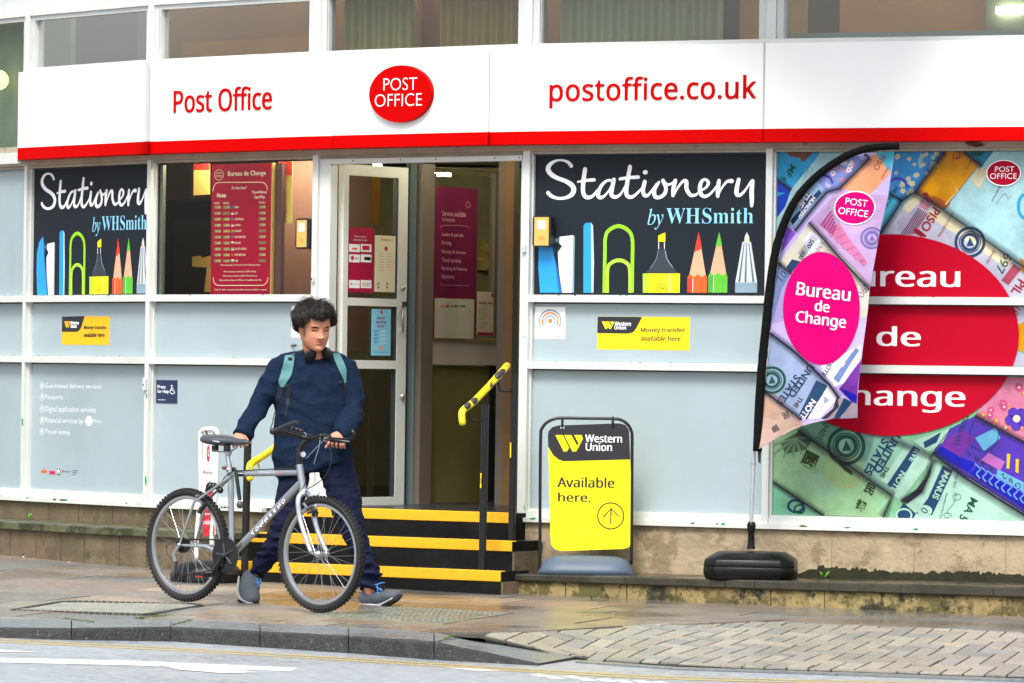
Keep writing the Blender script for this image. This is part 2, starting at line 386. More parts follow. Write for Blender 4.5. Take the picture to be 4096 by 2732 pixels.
for r in range(-6, 16):
    v0 = r*.62; u = -9+rp.uniform(0, .6)
    while u < 8:
        L_ = rp.choice((.62, .76, .92, .92, 1.1)); g = .006
        quad = [(u+g, v0+g), (u+L_-g, v0+g), (u+L_-g, v0+.62-g), (u+g, v0+.62-g)]
        P = [G0+E1*a+E2*b for a, b in quad]; P = [Vector((p.x, p.y, 0)) for p in P]
        # cut by the kerb line: split into small strips so the front edge follows it
        if max(p.y-front_y(p.x) for p in P) > .02 and min(p.y for p in P) < 36:
            t1, t2, t0 = rp.gauss(0, .0009), rp.gauss(0, .0009), rp.gauss(0, .0010)
            c = rp.choice(PALS); k = rp.uniform(.8, 1.2); c = tuple(x*k for x in c)
            poly = P
            # clip against the front line by sampling
            if min(p.y-front_y(p.x) for p in P) < 0:
                bm = bmesh.new(); f = bm.faces.new([bm.verts.new(p) for p in P]); 
                cx = sum((p for p in P), Vector())/4
                fa = Vector((cx.x-.3, front_y(cx.x-.3)+.008, 0)); fb = Vector((cx.x+.3, front_y(cx.x+.3)+.008, 0)); no = Vector((-(fb-fa).y, (fb-fa).x, 0))
                bmesh.ops.bisect_plane(bm, geom=bm.verts[:]+bm.edges[:]+bm.faces[:], plane_co=fa, plane_no=no, clear_inner=True)
                poly = [v.co.copy() for v in list(bm.faces)[0].verts] if len(bm.faces) else []
                bm.free()
            if len(poly) >= 3:
                cx = sum(poly, Vector())/len(poly); top = []
                for p in poly:
                    e = p-cx; top.append(Vector((p.x, p.y, zg(p.x, p.y)+t0+t1*e.dot(E1)/.4+t2*e.dot(E2)/.3)))
                m_ = len(top); bot = [p-Vector((0, 0, .06)) for p in top]; ins = [cx+(Vector((p.x, p.y, 0))-cx)*.988 for p in top]
                topi = [Vector((a.x, a.y, b.z+.0015)) for a, b in zip(ins, top)]
                mb.add(bot+top+topi, [tuple(range(2*m_, 3*m_))]+[(i, (i+1)%m_, m_+(i+1)%m_, m_+i) for i in range(m_)]+[(m_+i, m_+(i+1)%m_, 2*m_+(i+1)%m_, 2*m_+i) for i in range(m_)], flag_m)
                cols += [c]*(3*m_)
        u += L_
mb2cols = cols
xs = [-12]+[p.x for p in kerb_back[:-1]+ramp_top]+[8]; V = []
for x in xs:
    y0 = front_y(x)
    for y in (y0, 37): V.append(Vector((x, y, zg(x, y)-.012)))
mb.add(V, [(2*i, 2*i+2, 2*i+3, 2*i+1) for i in range(len(xs)-1)], joint_m); cols += [(.03,.03,.02)]*len(V)
struct(mb, "pavement", cols=cols)

# kerb stones: dark granite, dropping to the road at the right
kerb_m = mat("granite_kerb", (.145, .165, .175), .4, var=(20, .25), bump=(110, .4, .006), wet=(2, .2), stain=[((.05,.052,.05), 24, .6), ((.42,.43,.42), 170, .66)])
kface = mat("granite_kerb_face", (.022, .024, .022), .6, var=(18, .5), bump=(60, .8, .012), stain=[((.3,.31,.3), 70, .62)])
mb = MB(); ST_ = []
for (x, yb, yf, yr_) in KB:
    B = gpix(x, yb); T = gpix(x, yf); a, b = ray(x, yr_); Bo = W(x, yr_, T.y-.015); Bo.z = min(Bo.z, zr(Bo.x)-.02) if False else zr(Bo.x)-.03
    ST_.append((B, T, Bo))
Bq = rpix(2308, 2638); Tq = rpix(2153, 2663); Tq.z += .012; Bq.z += .016
ST_.append((Bq, Tq, Vector((Tq.x, Tq.y-.01, zr(Tq.x)-.03))))
splits = {0: 3, 1: 1, 2: 1, 3: 1, 4: 1, 5: 1, 6: 1}
for i in range(len(ST_)-1):
    (B0, T0, O0), (B1, T1, O1) = ST_[i], ST_[i+1]
    k = 8; g = .003/max((T1-T0).length, .1)
    prev = None
    for j in range(k+1):
        t = g+(1-2*g)*j/k if i not in (1, 3) else j/k*(1-g)
        jit = Vector((0, 0, .004*noise.noise(Vector((i*3.1+t*4, 1, 0)))))
        jf = Vector((0, .012*noise.noise(Vector((i*7+t*6, 5, 0))), 0))
        B, T, O = B0.lerp(B1, t)+jit, T0.lerp(T1, t)+jit+jf, O0.lerp(O1, t)
        r_ = min(.012, max(T.z-O.z-.035, .002)); M1 = T+(B-T).normalized()*.02; M2 = T-Vector((0, 0, r_))+Vector((0, -.004, 0))
        low = B-Vector((0, 0, .1)); cur = (low, B, M1, M2, O)
        if prev:
            a, b = prev, cur
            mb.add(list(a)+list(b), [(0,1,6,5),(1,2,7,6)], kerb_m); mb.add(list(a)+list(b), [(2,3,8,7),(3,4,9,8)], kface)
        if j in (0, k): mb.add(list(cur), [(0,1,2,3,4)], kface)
        prev = cur
struct(mb, "kerb")

# block paving of the crossover: herringbone of real blocks
blk_m = mat("paving_block", (.24,.235,.22), .4, attr="col", var=(30, .15), bump=(160, .35, .003), wet=(2.5, .2), stain=[((.5,.5,.48), 160, .74)])
bot_l = [rpix(*p) for p in ((2302,2638),(2700,2667),(3400,2690),(4150,2716),(4700,2730))]
def lerp_chain(ch, X, f):
    if X <= ch[0].x: return f(ch[0])
    for a, b in zip(ch, ch[1:]):
        if a.x <= X <= b.x:
            t = (X-a.x)/(b.x-a.x); return f(a)*(1-t)+f(b)*t
    return f(ch[-1])
lft = [Vector((ramp_top[0].x, ramp_top[0].y, 0)), Vector((bot_l[0].x, bot_l[0].y, 0))]
def ramp(X, Y, tol=0):
    yt = lerp_chain(ramp_top, X, lambda p: p.y); yb = lerp_chain(bot_l, X, lambda p: p.y)
    if X < lft[1].x: t = (X-lft[0].x)/(lft[1].x-lft[0].x); yb = lft[0].y+(lft[1].y-lft[0].y)*t
    if yt-yb < 1e-3 or not (yb-tol <= Y <= yt+tol): return None
    zt = zg(X, yt); zb = zr(X)+.012
    if X < lft[1].x: t = (X-lft[0].x)/(lft[1].x-lft[0].x); zb = zg(X, yb)*(1-t)+zb*t
    s = (Y-yb)/(yt-yb); return zb+(zt-zb)*s
mb = MB(); cols = []; rb = random.Random(5)
a45 = math.radians(-22); Fx = Vector((math.cos(a45), math.sin(a45), 0)); Fy = Vector((-math.sin(a45), math.cos(a45), 0))
U = .105; org = Vector((1.2, 27, 0))
for i in range(-60, 61):
    for j in range(-60, 61):
        k = (i-j) % 4
        if k == 0: q0, dim = (i, j), (2, 1)
        elif k == 2: q0, dim = (i, j-1) if False else (i, j), (1, 2)
        else: continue
        if k == 2: q0 = (i, j-1)
        cx = org+Fx*(q0[0]+dim[0]/2)*U+Fy*(q0[1]+dim[1]/2)*U
        zc_ = ramp(cx.x, cx.y, .14)
        if zc_ is None or cx.x < lft[0].x-.1 or cx.x > 4.2: continue
        g = .0055; cs = [(q0[0]*U+g, q0[1]*U+g), ((q0[0]+dim[0])*U-g, q0[1]*U+g), ((q0[0]+dim[0])*U-g, (q0[1]+dim[1])*U-g), (q0[0]*U+g, (q0[1]+dim[1])*U-g)]
        up = rb.random() < .03; t0 = rb.gauss(0, .0004)+(rb.uniform(.003, .008) if up else 0); tx, ty = rb.gauss(0, .002), rb.gauss(0, .002)
        P = [org+Fx*a+Fy*b for a, b in cs]
        def half(P, A_, B_):          # keep what lies to the left of A_->B_
            out = []; sd = lambda p: (B_.x-A_.x)*(p.y-A_.y)-(B_.y-A_.y)*(p.x-A_.x)
            for i_ in range(len(P)):
                a, b = P[i_], P[(i_+1) % len(P)]; da, db = sd(a), sd(b)
                if da >= 0: out.append(a)
                if (da >= 0) != (db >= 0): out.append(a.lerp(b, da/(da-db)))
            return out
        fy = lambda ch, X: lerp_chain(ch, X, lambda p: p.y)
        P = half(P, Vector((cx.x-.2, fy(bot_l, cx.x-.2)+.006, 0)), Vector((cx.x+.2, fy(bot_l, cx.x+.2)+.006, 0)))
        if P: P = half(P, Vector((cx.x+.2, fy(ramp_top, cx.x+.2)-.006, 0)), Vector((cx.x-.2, fy(ramp_top, cx.x-.2)-.006, 0)))
        if P and cx.x < lft[1].x: P = half(P, lft[0]+Vector((0, .008, 0)), lft[1]+Vector((0, .008, 0)))
        if len(P) < 3: continue
        top = []
        for p in P:
            z = ramp(p.x, p.y, .3); z = zc_ if z is None else z
            top.append(Vector((p.x, p.y, z+t0+tx*(p.x-cx.x)+ty*(p.y-cx.y))))
        m_ = len(P); cm = sum((Vector((p.x, p.y, 0)) for p in P), Vector())/m_
        topi = [Vector((*cm.lerp(Vector((p.x, p.y, 0)), .95).xy, p.z+.0012)) for p in top]
        bot = [p-Vector((0, 0, .05)) for p in top]
        mb.add(bot+top+topi, [tuple(range(2*m_, 3*m_))]+[(s, (s+1) % m_, m_+(s+1) % m_, m_+s) for s in range(m_)]+[(m_+s, m_+(s+1) % m_, 2*m_+(s+1) % m_, 2*m_+s) for s in range(m_)], blk_m)
        k_ = rb.uniform(.85, 1.15); c = rb.choice(((.28,.265,.215),(.23,.228,.205),(.295,.27,.215))); cols += [tuple(x*k_ for x in c)]*(3*m_)
NS = 30; xs = [ramp_top[0].x+(4.4-ramp_top[0].x)*i/NS for i in range(NS+1)]; V = []
for X in xs:
    yt = lerp_chain(ramp_top, X, lambda p: p.y); yb = lerp_chain(bot_l, X, lambda p: p.y)
    if X < lft[1].x: t = (X-lft[0].x)/(lft[1].x-lft[0].x); yb = lft[0].y+(lft[1].y-lft[0].y)*t
    for Y in (yb+1e-4, yt-1e-4):
        z = ramp(X, Y); V.append(Vector((X, Y, (z if z is not None else zg(X, Y))-.008)))
mb.add(V, [(2*i, 2*i+2, 2*i+3, 2*i+1) for i in range(NS)], joint_m); cols += [(.03,.03,.02)]*len(V)
struct(mb, "block_paving", cols=cols)
# gutter stone edge in front of the ramp
mb = MB(); bl2 = [rpix(*p) for p in ((2140,2668),(2302,2645),(2700,2674),(3400,2698),(4150,2724),(4700,2738))]
for a, b in zip(bl2[1:], bl2[2:]):
    dn = Vector((0, -.16, 0))
    top = [a+dn, b+dn, b+Vector((0,.02,0)), a+Vector((0,.02,0))]
    mb.hexa([Vector((p.x, p.y, zr(p.x)-.05)) for p in top]+[Vector((p.x, p.y, zr(p.x)+.008)) for p in top], kerb_m)
struct(mb, "gutter")

# ================================================================== the building
bld = thing("shop_building", "white framed shop building with bowed window front above a stone plinth", "building", (0, 32, ZC-.9))
stone = mat("plinth_stone", "#9f8f74", .8, var=(6, .25), bump=(26, .7, .014), stain=[("#82745b", 4, .52), ("#5c523f", 22, .63), ("#37301f", 60, .69)])
stone_d = mat("plinth_stone_weathered", "#6a5c46", .75, var=(5, .3), bump=(26, .5, .012), stain=[("#5d523c", 4, .5), ("#47442c", 11, .58)])
ledge_m = mat("ledge_slab", "#36342a", .35, var=(4, .3), bump=(40, .4, .008), wet=(3, .15), stain=[("#2a2c20", 6, .55)])
moss_m = mat("algae_band", "#23240f", .9, var=(10, .5), bump=(60, .7, .008))
def strip_pts(i0, h, u_first=None, u_last=None, i1=None):
    """plan points of the bay polygon from bay i0 to i1, pushed out by h"""
    pts = []
    for i in range(i0, i1+1):
        f = BAY[i]
        u0 = 0 if (i > i0 or u_first is None) else u_first; u1 = LEN[i] if (i < i1 or u_last is None) else u_last
        def corner(j, a, b):   # mitred corner
            n1, n2 = BAY[a].n, BAY[b].n; m_ = (n1+n2).normalized(); return PL[j]+m_*(h/m_.dot(n1))
        pts.append(f.pt(u0, 0, h) if i == i0 else corner(i, i-1, i))
        if i == i1: pts.append(f.pt(u1, 0, h))
    return pts
def wall_strip(mb, pf, pb, z0, z1, mt, zf=None):
    """solid between two plan polylines (front, back); zf adds a height that varies along the strip"""
    for k in range(len(pf)-1):
        a, b, c, d = pf[k], pf[k+1], pb[k+1], pb[k]; g0 = zf(a) if zf else 0; g1 = zf(b) if zf else 0
        mb.hexa([Vector((a.x, a.y, z0)), Vector((b.x, b.y, z0)), Vector((c.x, c.y, z0)), Vector((d.x, d.y, z0)),
                 Vector((a.x, a.y, z1+g0)), Vector((b.x, b.y, z1+g1)), Vector((c.x, c.y, z1+g1)), Vector((d.x, d.y, z1+g0))], mt)
STEPL = BAY[2].pix(1060, 2040)[0]                      # where the left plinth stops at the steps
STEPR = BAY[4].pix(2092, 2080)[0]
# upper plinth (behind the ledges)
def joints(mb, pf, z0, z1, step, mt, seed):
    rj = random.Random(seed)
    for a, b in zip(pf, pf[1:]):
        L_ = (b-a).length; f = Frame(a, b-a); u = rj.uniform(.1, step)
        while u < L_-.05:
            w = rj.uniform(.002, .004); mb.add([f.pt(u-w, z0, .0008), f.pt(u+w, z0, .0008), f.pt(u+w, z1, .0008), f.pt(u-w, z1, .0008)], [(0,1,2,3)], mt); u += step*rj.uniform(.85, 1.15)
jm = mat("stone_joint", "#3d3324", .9); jl = mat("pale_stone_joint", "#8f7a58", .9)
mb = MB(); pf = strip_pts(0, .0, None, STEPL, 2); pb = strip_pts(0, -.3, None, STEPL, 2); wall_strip(mb, pf, pb, zz(-1.5), zz(SILL), stone_d)
joints(mb, pf, zz(-1.05), zz(SILL), .42, jm, 1); mb.build("plinth", bld)
mb = MB(); pf = strip_pts(4, 0, STEPR, None, 5); pb = strip_pts(4, -.3, STEPR, None, 5); wall_strip(mb, pf, pb, zz(-1.6), zz(SILL), stone)
joints(mb, pf, zz(-1.2), zz(SILL), .55, jl, 2); pr = mb.build("plinth", bld)
# mossy foot of the right plinth
mb = MB(); f5 = BAY[5]; u0 = f5.pix(3170, 2300)[0]; top = []
for k in range(300):
    u = u0+k*.0066; e = min(1, k/26); hgt = (.05+.035*noise.noise(Vector((u*1.7, 3, 0)))+.018*noise.noise(Vector((u*23, 7, 0)))+.016*noise.noise(Vector((u*70, 7, 0))))*e+.004
    top.append((u, zz(-1.19)+max(hgt, .004)))
A_ = MB(); pts = [(u0, zz(-1.2))]+top+[(top[-1][0], zz(-1.2))]
A_.slab(f5, pts, -.01, .003, moss_m); A_.build("algae", pr)
# ledges: slab on a lower plinth
def zl(p): return -.029*max(0, min(1, 1-(p.x-.0)/2.9))     # right ledge dips slightly to the left
mb = MB(); pf = strip_pts(4, .60, STEPR-.12, None, 5); pb = strip_pts(4, .0, STEPR-.12, None, 5)
wall_strip(mb, pf, pb, zz(-1.25), zz(-1.182), ledge_m, zl); joints(mb, pf, zz(-1.249), zz(-1.2), .5, mat("wet_joint", "#15140e", .8), 4); mb.build("ledge", bld, bevel=.008)
mb = MB(); pf = strip_pts(4, .575, STEPR-.1, None, 5); pb = strip_pts(4, .02, STEPR-.1, None, 5)
stone_y = mat("lower_plinth_stone", "#8f7d50", .75, var=(3, .3), bump=(30, .6, .012), stain=[("#57502a", 5, .48), ("#1f2114", 2.6, .55), ("#35321c", 16, .57)])
wall_strip(mb, pf, pb, zz(-1.6), zz(-1.2500001)-.001-.03*0, stone_y); joints(mb, pf, zz(-1.6), zz(-1.251), .38, jm, 5); mb.build("plinth", bld)
mb = MB(); pf = strip_pts(0, .46, None, STEPL+.05, 2); pb = strip_pts(0, .0, None, STEPL+.05, 2)
led_l = mat("mossy_ledge_slab", "#56573f", .45, var=(4, .3), bump=(40, .4, .008), wet=(3, .2), stain=[("#33371f", 5, .5)])
wall_strip(mb, pf, pb, zz(-1.085), zz(-1.034), led_l); mb.build("ledge", bld, bevel=.006)
mb = MB(); pf = strip_pts(0, .43, None, STEPL+.03, 2); pb = strip_pts(0, .02, None, STEPL+.03, 2)
wall_strip(mb, pf, pb, zz(-1.6), zz(-1.0855), stone_d); joints(mb, pf, zz(-1.5), zz(-1.086), .3, jm, 6); mb.build("plinth", bld)

# ---- frames: mullions, rails, panels
mul_w = {1: .034, 2: .040, 3: .046, 4: .050, 5: .041}
def mullion(i, z0, z1, w, name="mullion", depth=.055, out=0):
    a, b = BAY[i-1], BAY[i]; L_ = LEN[i-1]; m_ = (a.n+b.n).normalized(); t = (a.t+b.t).normalized(); P0 = PL[i]
    pts = [P0-t*w/2+m_*out, P0+t*w/2+m_*out, P0+t*w/2-m_*(depth+.02), P0-t*w/2-m_*(depth+.02)]
    mb = MB(); mb.hexa([Vector((p.x, p.y, z0)) for p in pts]+[Vector((p.x, p.y, z1)) for p in pts], white)
    return mb
chips = {1: [(q1('N', 90, 1690), 8, 20)], 2: [(q1('N', 583, 1921), 6, 28), (q1('N', 587, 1585), 5, 10), (q1('N', 588, 1985), 6, 12)], 3: [(q1('N', 1247, 1190), 4, 10)], 4: [(q1('N', 2097, 1345), 3, 4), (q1('N', 2101, 2030), 6, 18)]}
for i in range(1, 6):
    mb = mullion(i, zz(-.885), zz(HEAD), mul_w[i])
    for (px, hw, hh) in chips.get(i, []):
        t = (BAY[i-1].t+BAY[i].t).normalized(); f = Frame(PL[i]-t*.0, t); u, z = f.pix(*px); k = .0015; rc = random.Random(int(px[1]))
        mb.slab(f, [(max(-mul_w[i]/2+.002, min(mul_w[i]/2-.002, u+hw*k*math.cos(a)*rc.uniform(.6, 1.2))), z+hh*k*math.sin(a)*rc.uniform(.7, 1.1)) for a in (2*PI*j/10 for j in range(10))], -.002, .0012, green)
    mb.build("mullion", bld)
def span(i):   # clear span of a bay between mullion faces
    a = mul_w.get(i, .034)/2; b = mul_w.get(i+1, .041)/2; return a, LEN[i]-b
REC = .055
for i in (0, 1, 2, 4, 5):
    u0, u1 = span(i); f = BAY[i]; g = .001
    mb = MB(); rc = random.Random(40+i)
    for z0, z1 in ((.440, .485), (.030, .078)):
        mb.fbox(f, u0+g, u1-g, zz(z0), zz(z1), -REC-.02, .002, white)
        for _ in range(5):                    # flakes of old green paint on the rail edges
            uu = rc.uniform(u0+.1, u1-.1); w = rc.uniform(.004, .02); mb.fbox(f, uu, uu+w, zz(z1)-rc.uniform(.002, .006), zz(z1)+.0006, -.01, .003, green if rc.random() < .6 else dark)
    mb.build("rail", bld)
    mb = MB(); mb.fbox(f, u0+g, u1-g, zz(-.885), zz(-.845), -REC-.02, -.006, white); mb.fbox(f, u0+g, u1-g, zz(-.845), zz(-.829), -REC-.02, -.03, white)
    mb.build("rail", bld)
    # head board and bead
    mb = MB(); mb.fbox(f, 0, LEN[i], zz(HEAD), zz(1.5), -.1, .003, dirty); mb.fbox(f, u0+g, u1-g, zz(1.349), zz(HEAD)-.001, -REC-.02, -.022, dirty); mb.build("head_board", bld)
    for s_, u in ((1, u0), (-1, u1)):
        mb = MB(); lo, hi = (u+g, u+.012) if s_ > 0 else (u-.012, u-g)
        for z0, z1 in ((.4855, 1.348), (.0785, .4395), (-.829, .0295)): mb.fbox(f, lo, hi, zz(z0), zz(z1), -REC-.02, -.03, white)
        mb.build("bead", bld)
    # infill panels below the window, glazing in the upper light
    for z0, z1 in ((.078, .440), (-.829, .030)) if i != 5 else ():
        mb = MB(); mb.fbox(f, u0+.013, u1-.013, zz(z0)+.001, zz(z1)-.001, -REC-.012, -REC, grey)
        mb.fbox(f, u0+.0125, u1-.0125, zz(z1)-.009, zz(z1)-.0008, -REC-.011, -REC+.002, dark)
        mb.build("panel", bld)
    if i == 0:
        mb = MB(); mb.fbox(f, u0+.013, u1-.013, zz(.486), zz(1.348), -REC-.012, -REC, grey); mb.build("panel", bld)
# sill: one run on each side of the steps
sill_m = mat("sill_paint", "#ced0c9", .45, var=(3, .07), bump=(50, .1), stain=[("#a3a08a", 9, .62)])
for i0, i1, a, b in ((0, 2, None, STEPL), (4, 5, STEPR-.02, None)):
    pf = strip_pts(i0, .028, a, b, i1); pb = strip_pts(i0, -.08, a, b, i1); mb = MB(); wall_strip(mb, pf, pb, zz(-.912), zz(-.8855), sill_m)
    rc = random.Random(i0+9)
    for k in range(len(pf)-1):
        f = Frame(pf[k], pf[k+1]-pf[k]); L_ = (pf[k+1]-pf[k]).length
        for _ in range(5):
            u = rc.uniform(.1, L_-.1); w = rc.uniform(.01, .05); c = rc.choice((green, green, moss)); zt = zz(-.886)
            mb.slab(f, [(u+w*math.cos(t)*rc.uniform(.5, 1), zt-.004+.008*math.sin(t)*rc.uniform(.4, 1)) for t in (2*PI*j/9 for j in range(9))], -.03, .0012, c)
    mb.build("sill", bld)

# ---- upper storey: frames and panes above the fascia
frm = mat("upper_frame_paint", "#c2c7c7", .45, var=(4, .05))
glassU = glass_mat("upper_glass", (.72, .80, .76), .12)
glassL = glass_mat("shop_glass", (.92, .96, .94), .05)
for i in range(1, 6):
    mullion(i, zz(HEAD+.14), zz(4.2), .06, out=.0).build("mullion", bld)
for i in range(6):
    f = BAY[i]; a = .03 if i else 0; b = LEN[i]-.03; g = .001
    mb = MB(); zb = 1.46; zt = 2.385; fw = .055 if i > 1 else .04
    mb.fbox(f, a+g, a+fw, zz(zb), zz(zt), -.08, -.012, frm); mb.fbox(f, b-fw, b-g, zz(zb), zz(zt), -.08, -.012, frm)
    mb.fbox(f, a+fw, b-fw, zz(zb), zz(zb+.03), -.08, -.012, frm); mb.fbox(f, a+fw, b-fw, zz(zt-.03), zz(zt), -.08, -.012, frm)
    mb.fbox(f, a+fw-.012, a+fw-.004, zz(zb+.03), zz(zt-.03), -.012, .004, frm)
    fo = mb.build("window", bld)
    mb = MB(); mb.add([f.pt(a+fw-.002, zz(zb+.028), -.045), f.pt(b-fw+.002, zz(zb+.028), -.045), f.pt(b-fw+.002, zz(zt-.028), -.045), f.pt(a+fw-.002, zz(zt-.028), -.045)], [(0,1,2,3)], glassU); mb.build("pane", fo)
    mb = MB(); mb.fbox(f, a+g, b-g, zz(2.386), zz(2.45), -.08, .004, white); mb.fbox(f, a+g, b-g, zz(2.451), zz(4.2), -.09, -.02, frm); mb.build("spandrel", bld)
mb = MB(); f = BAY[0]; mb.fbox(f, 0, LEN[0]-.035, zz(1.385), zz(1.46), -.05, .02, white); mb.build("transom", bld)

# ---- inside: floors, walls, ceilings
inwall = mat("inside_wall", "#8c7868", .8, var=(2, .1)); inceil = mat("inside_ceiling", "#8d8676", .8); infl = mat("inside_floor", "#3a3732", .5)
mb = MB()
back = [PL[0]+Vector((1.5, 4.5, 0)), PL[5]+Vector((3.2, 6.5, 0))]
ring = [p-((BAY[min(k, 5)].n+BAY[max(k-1, 0)].n).normalized())*.13 for k, p in enumerate(PL)]
poly = ring+[Vector((back[1].x, back[1].y, 0)), Vector((back[0].x, back[0].y, 0))]
def sheet(z, mt): mb.add([Vector((p.x, p.y, z)) for p in poly], [tuple(range(len(poly)))], mt)
sheet(zz(-.862), infl); sheet(zz(1.44), inceil); sheet(zz(1.455), infl); sheet(zz(3.4), inceil)
for a, b in ((poly[-1], poly[0]), (poly[-2], poly[-1]), (poly[5+1], poly[-2])):
    for z0, z1 in ((-.862, 1.44), (1.455, 3.4)):
        mb.add([Vector((a.x, a.y, zz(z0))), Vector((b.x, b.y, zz(z0))), Vector((b.x, b.y, zz(z1))), Vector((a.x, a.y, zz(z1)))], [(0,1,2,3)], inwall)
mb.build("interior", bld)
mb = MB(); mb.fbox(BAY[1], -2, 8, zz(3.41), zz(3.6), -8, -.1, inwall); mb.build("roof", bld)
# first floor things seen through the panes: tan and mauve boards tinted to imitate brick reflections, pleated curtains, a strip light
tubem_ = mat("fill_tube", "#fff1cf", .5, emit=28)  # glow of the unseen tubes added to brighten the rooms
lampm = mat("strip_lamp", "#fff3d0", .5, emit=22)
tan = mat("tan_reflection_board", "#c08a5c", .8, var=(3, .1)); mauve = mat("mauve_reflection_board", "#8d6b57", .8, var=(2, .1)); dgreen = mat("dark_green_wall", "#59635b", .8, var=(2, .15))
cur = mat("curtain_cloth", "#a3986a", .9, var=(4, .1))
def inner(i, u0, u1, z0, z1, h, mt, name="backing_board"):
    mb = MB(); mb.fbox(BAY[i], u0, u1, zz(z0), zz(z1), h-.04, h, mt); return mb.build(name, bld)
inner(0, .0, LEN[0]+.1, 1.46, 3.3, -.28, mat('pale_green_board', '#98a893', .8, var=(2, .15))); inner(1, -.3, LEN[1]-.1, 1.46, 3.3, -1.1, dgreen); inner(1, .5, LEN[1], 1.46, 2.1, -1.0, mat("ochre_board", "#8d7440", .8))  # pale green board added close behind the end pane to brighten it
inner(2, -.85, LEN[2]+.1, 1.46, 3.3, -.8, mauve); inner(2, -.5, .75, 1.46, 2.2, -.74, mat("tan_board", "#a97c56", .8, var=(2, .12)))
inner(5, .0, 1.15, 1.46, 3.3, -1.2, tan); inner(5, 1.15, 3.4, 1.46, 3.3, -1.6, tan); inner(5, 1.05, 1.35, 1.46, 3.3, -.9, dgreen); inner(5, .0, 3.2, 1.46, 2.08, -.3, mat("blue_grey_board", "#7d8f93", .7))
def curtain(i, u0, u1, h, mt, label):
    mb = MB(); n = int((u1-u0)/.008); V = []
    for k in range(n+1):
        u = u0+(u1-u0)*k/n; d = .022*math.sin(k*.9)+.01*math.sin(k*.37)
        for z in (1.47, 3.2): V.append(BAY[i].pt(u, zz(z), h+d))
    mb.add(V, [(2*k, 2*k+2, 2*k+3, 2*k+1) for k in range(n)], mt)
    o = mb.build("curtain", loc=BAY[i].pt((u0+u1)/2, zz(1.47), h), smooth='all'); tag(o, label, "curtain", "curtains in the upper windows"); return o
curtain(3, .05, .62, -.22, cur, "pleated beige curtain at the left of the upper window over the entrance")
curtain(3, .78, 1.6, -.28, mat("curtain_ochre", "#b3965a", .9, var=(4, .1)), "pleated ochre curtain at the right of the upper window over the entrance")
curtain(4, .1, 1.2, -.25, mat("curtain_sage", "#9aa085", .9, var=(4, .1)), "pale sage curtain in the upper window above the web address")
inner(4, 1.2, LEN[4], 1.46, 3.3, -.5, tan); inner(3, -.2, LEN[3]+.2, 1.46, 3.3, -.9, mauve)
def lamp(p0, p1, label, r=.03):
    mb = MB(); mb.tube([p0, p1], r, lampm, 8); o = mb.build("strip_light", loc=(Vector(p0)+Vector(p1))/2); tag(o, label, "lamp"); return o
lamp(BAY[5].P(3985, 42, -.85), BAY[5].P(4250, 30, -.95), "bright strip light behind the upper window at the right end", .022)
mb = MB(); mb.ball(BAY[0].P(-5, 320, -.16), .07, mat("globe_glow", "#ffe9a0", .5, emit=1.3)); o = mb.build("globe_light", loc=BAY[0].P(-5, 320, -.16), smooth='all'); tag(o, "glowing round lamp behind the upper window at the left end", "lamp")
# ground floor window of bay 2 (the one with the rates board) and door surroundings
f2 = BAY[2]; u0, u1 = span(2)
mb = MB(); zb, zt = .4865, 1.347
mb.fbox(f2, u0+.013, u0+.022, zz(zb), zz(zt), -REC-.02, -REC+.004, dark); mb.fbox(f2, u0+.022, u1-.013, zz(zt-.009), zz(zt), -REC-.02, -REC+.004, dark)
alu = mat("aluminium", "#70756f", .4, metal=.6); mb.fbox(f2, u0+.022, u0+.052, zz(zb), zz(zt-.01), -REC-.03, -REC-.004, alu)
wo = mb.build("window", bld)
mb = MB(); mb.add([f2.pt(u0+.02, zz(zb), -REC), f2.pt(u1-.012, zz(zb), -REC), f2.pt(u1-.012, zz(zt), -REC), f2.pt(u0+.02, zz(zt), -REC)], [(0,1,2,3)], glassL); mb.build("pane", wo)
pil = mat("mauve_column", "#8d6e60", .8, var=(3, .08))
def at2(x0, x1, y0, y1, h, mt, name, th=.03, par=bld):
    a, b = f2.pix(x0, y1, h); c, d = f2.pix(x1, y0, h); mb = MB(); mb.fbox(f2, a, c, b, d, h-th, h, mt); return mb.build(name, par)
at2(1105, 1275, 560, 1400, -.55, pil, "column", .5)
at2(600, 760, 560, 800, -1.6, mat("brown_bulkhead", "#6e5236", .7), "bulkhead", .3); at2(560, 1160, 560, 1300, -2.6, mat("dark_inner_wall", "#2a241d", .7), "backing_board", .1)
at2(690, 900, 870, 1300, -1.9, mat("dark_counter", "#3b352b", .6), "counter", .4)
def banner(fr, px, h, mt, label, top=None, tm=None, g="printed banners hanging inside the shop"):
    uv = [fr.pix(x, y, h) for x, y in px]; mb = MB(); mb.slab(fr, uv, h-.004, h, mt)
    if top: mb.slab(fr, [fr.pix(x, y, h) for x, y in top], h-.005, h+.002, tm)
    c = fr.pt(*uv[0], h); return tag(mb.build("hanging_banner", loc=c), label, "banner", g)
ylw = mat("banner_yellow", "#e8c96a", .6); red_b = mat("banner_red", "#d8281a", .6); org_b = mat("banner_orange", "#e8952a", .6)
banner(f2, q('P2', (472,80),(645,80),(645,425),(470,437)), -.35, ylw, "pale yellow banner with red top hanging left of the rates board", q('P2', (473,82),(645,82),(645,163),(474,160)), red_b)
banner(f2, q('P2', (1400,60),(1540,55),(1535,738),(1415,738)), -.2, ylw, "long yellow banner with red top hanging right of the rates board", q('P2', (1400,60),(1540,55),(1537,220),(1406,212)), red_b)
banner(f2, q('P2', (455,1098),(545,1090),(552,1112),(650,1090),(650,1480),(585,1480),(615,1215),(455,1208)), -.6, mat("cardboard_yellow", "#c9a552", .7), "torn yellow card display low in the window by the rates board", None, None)

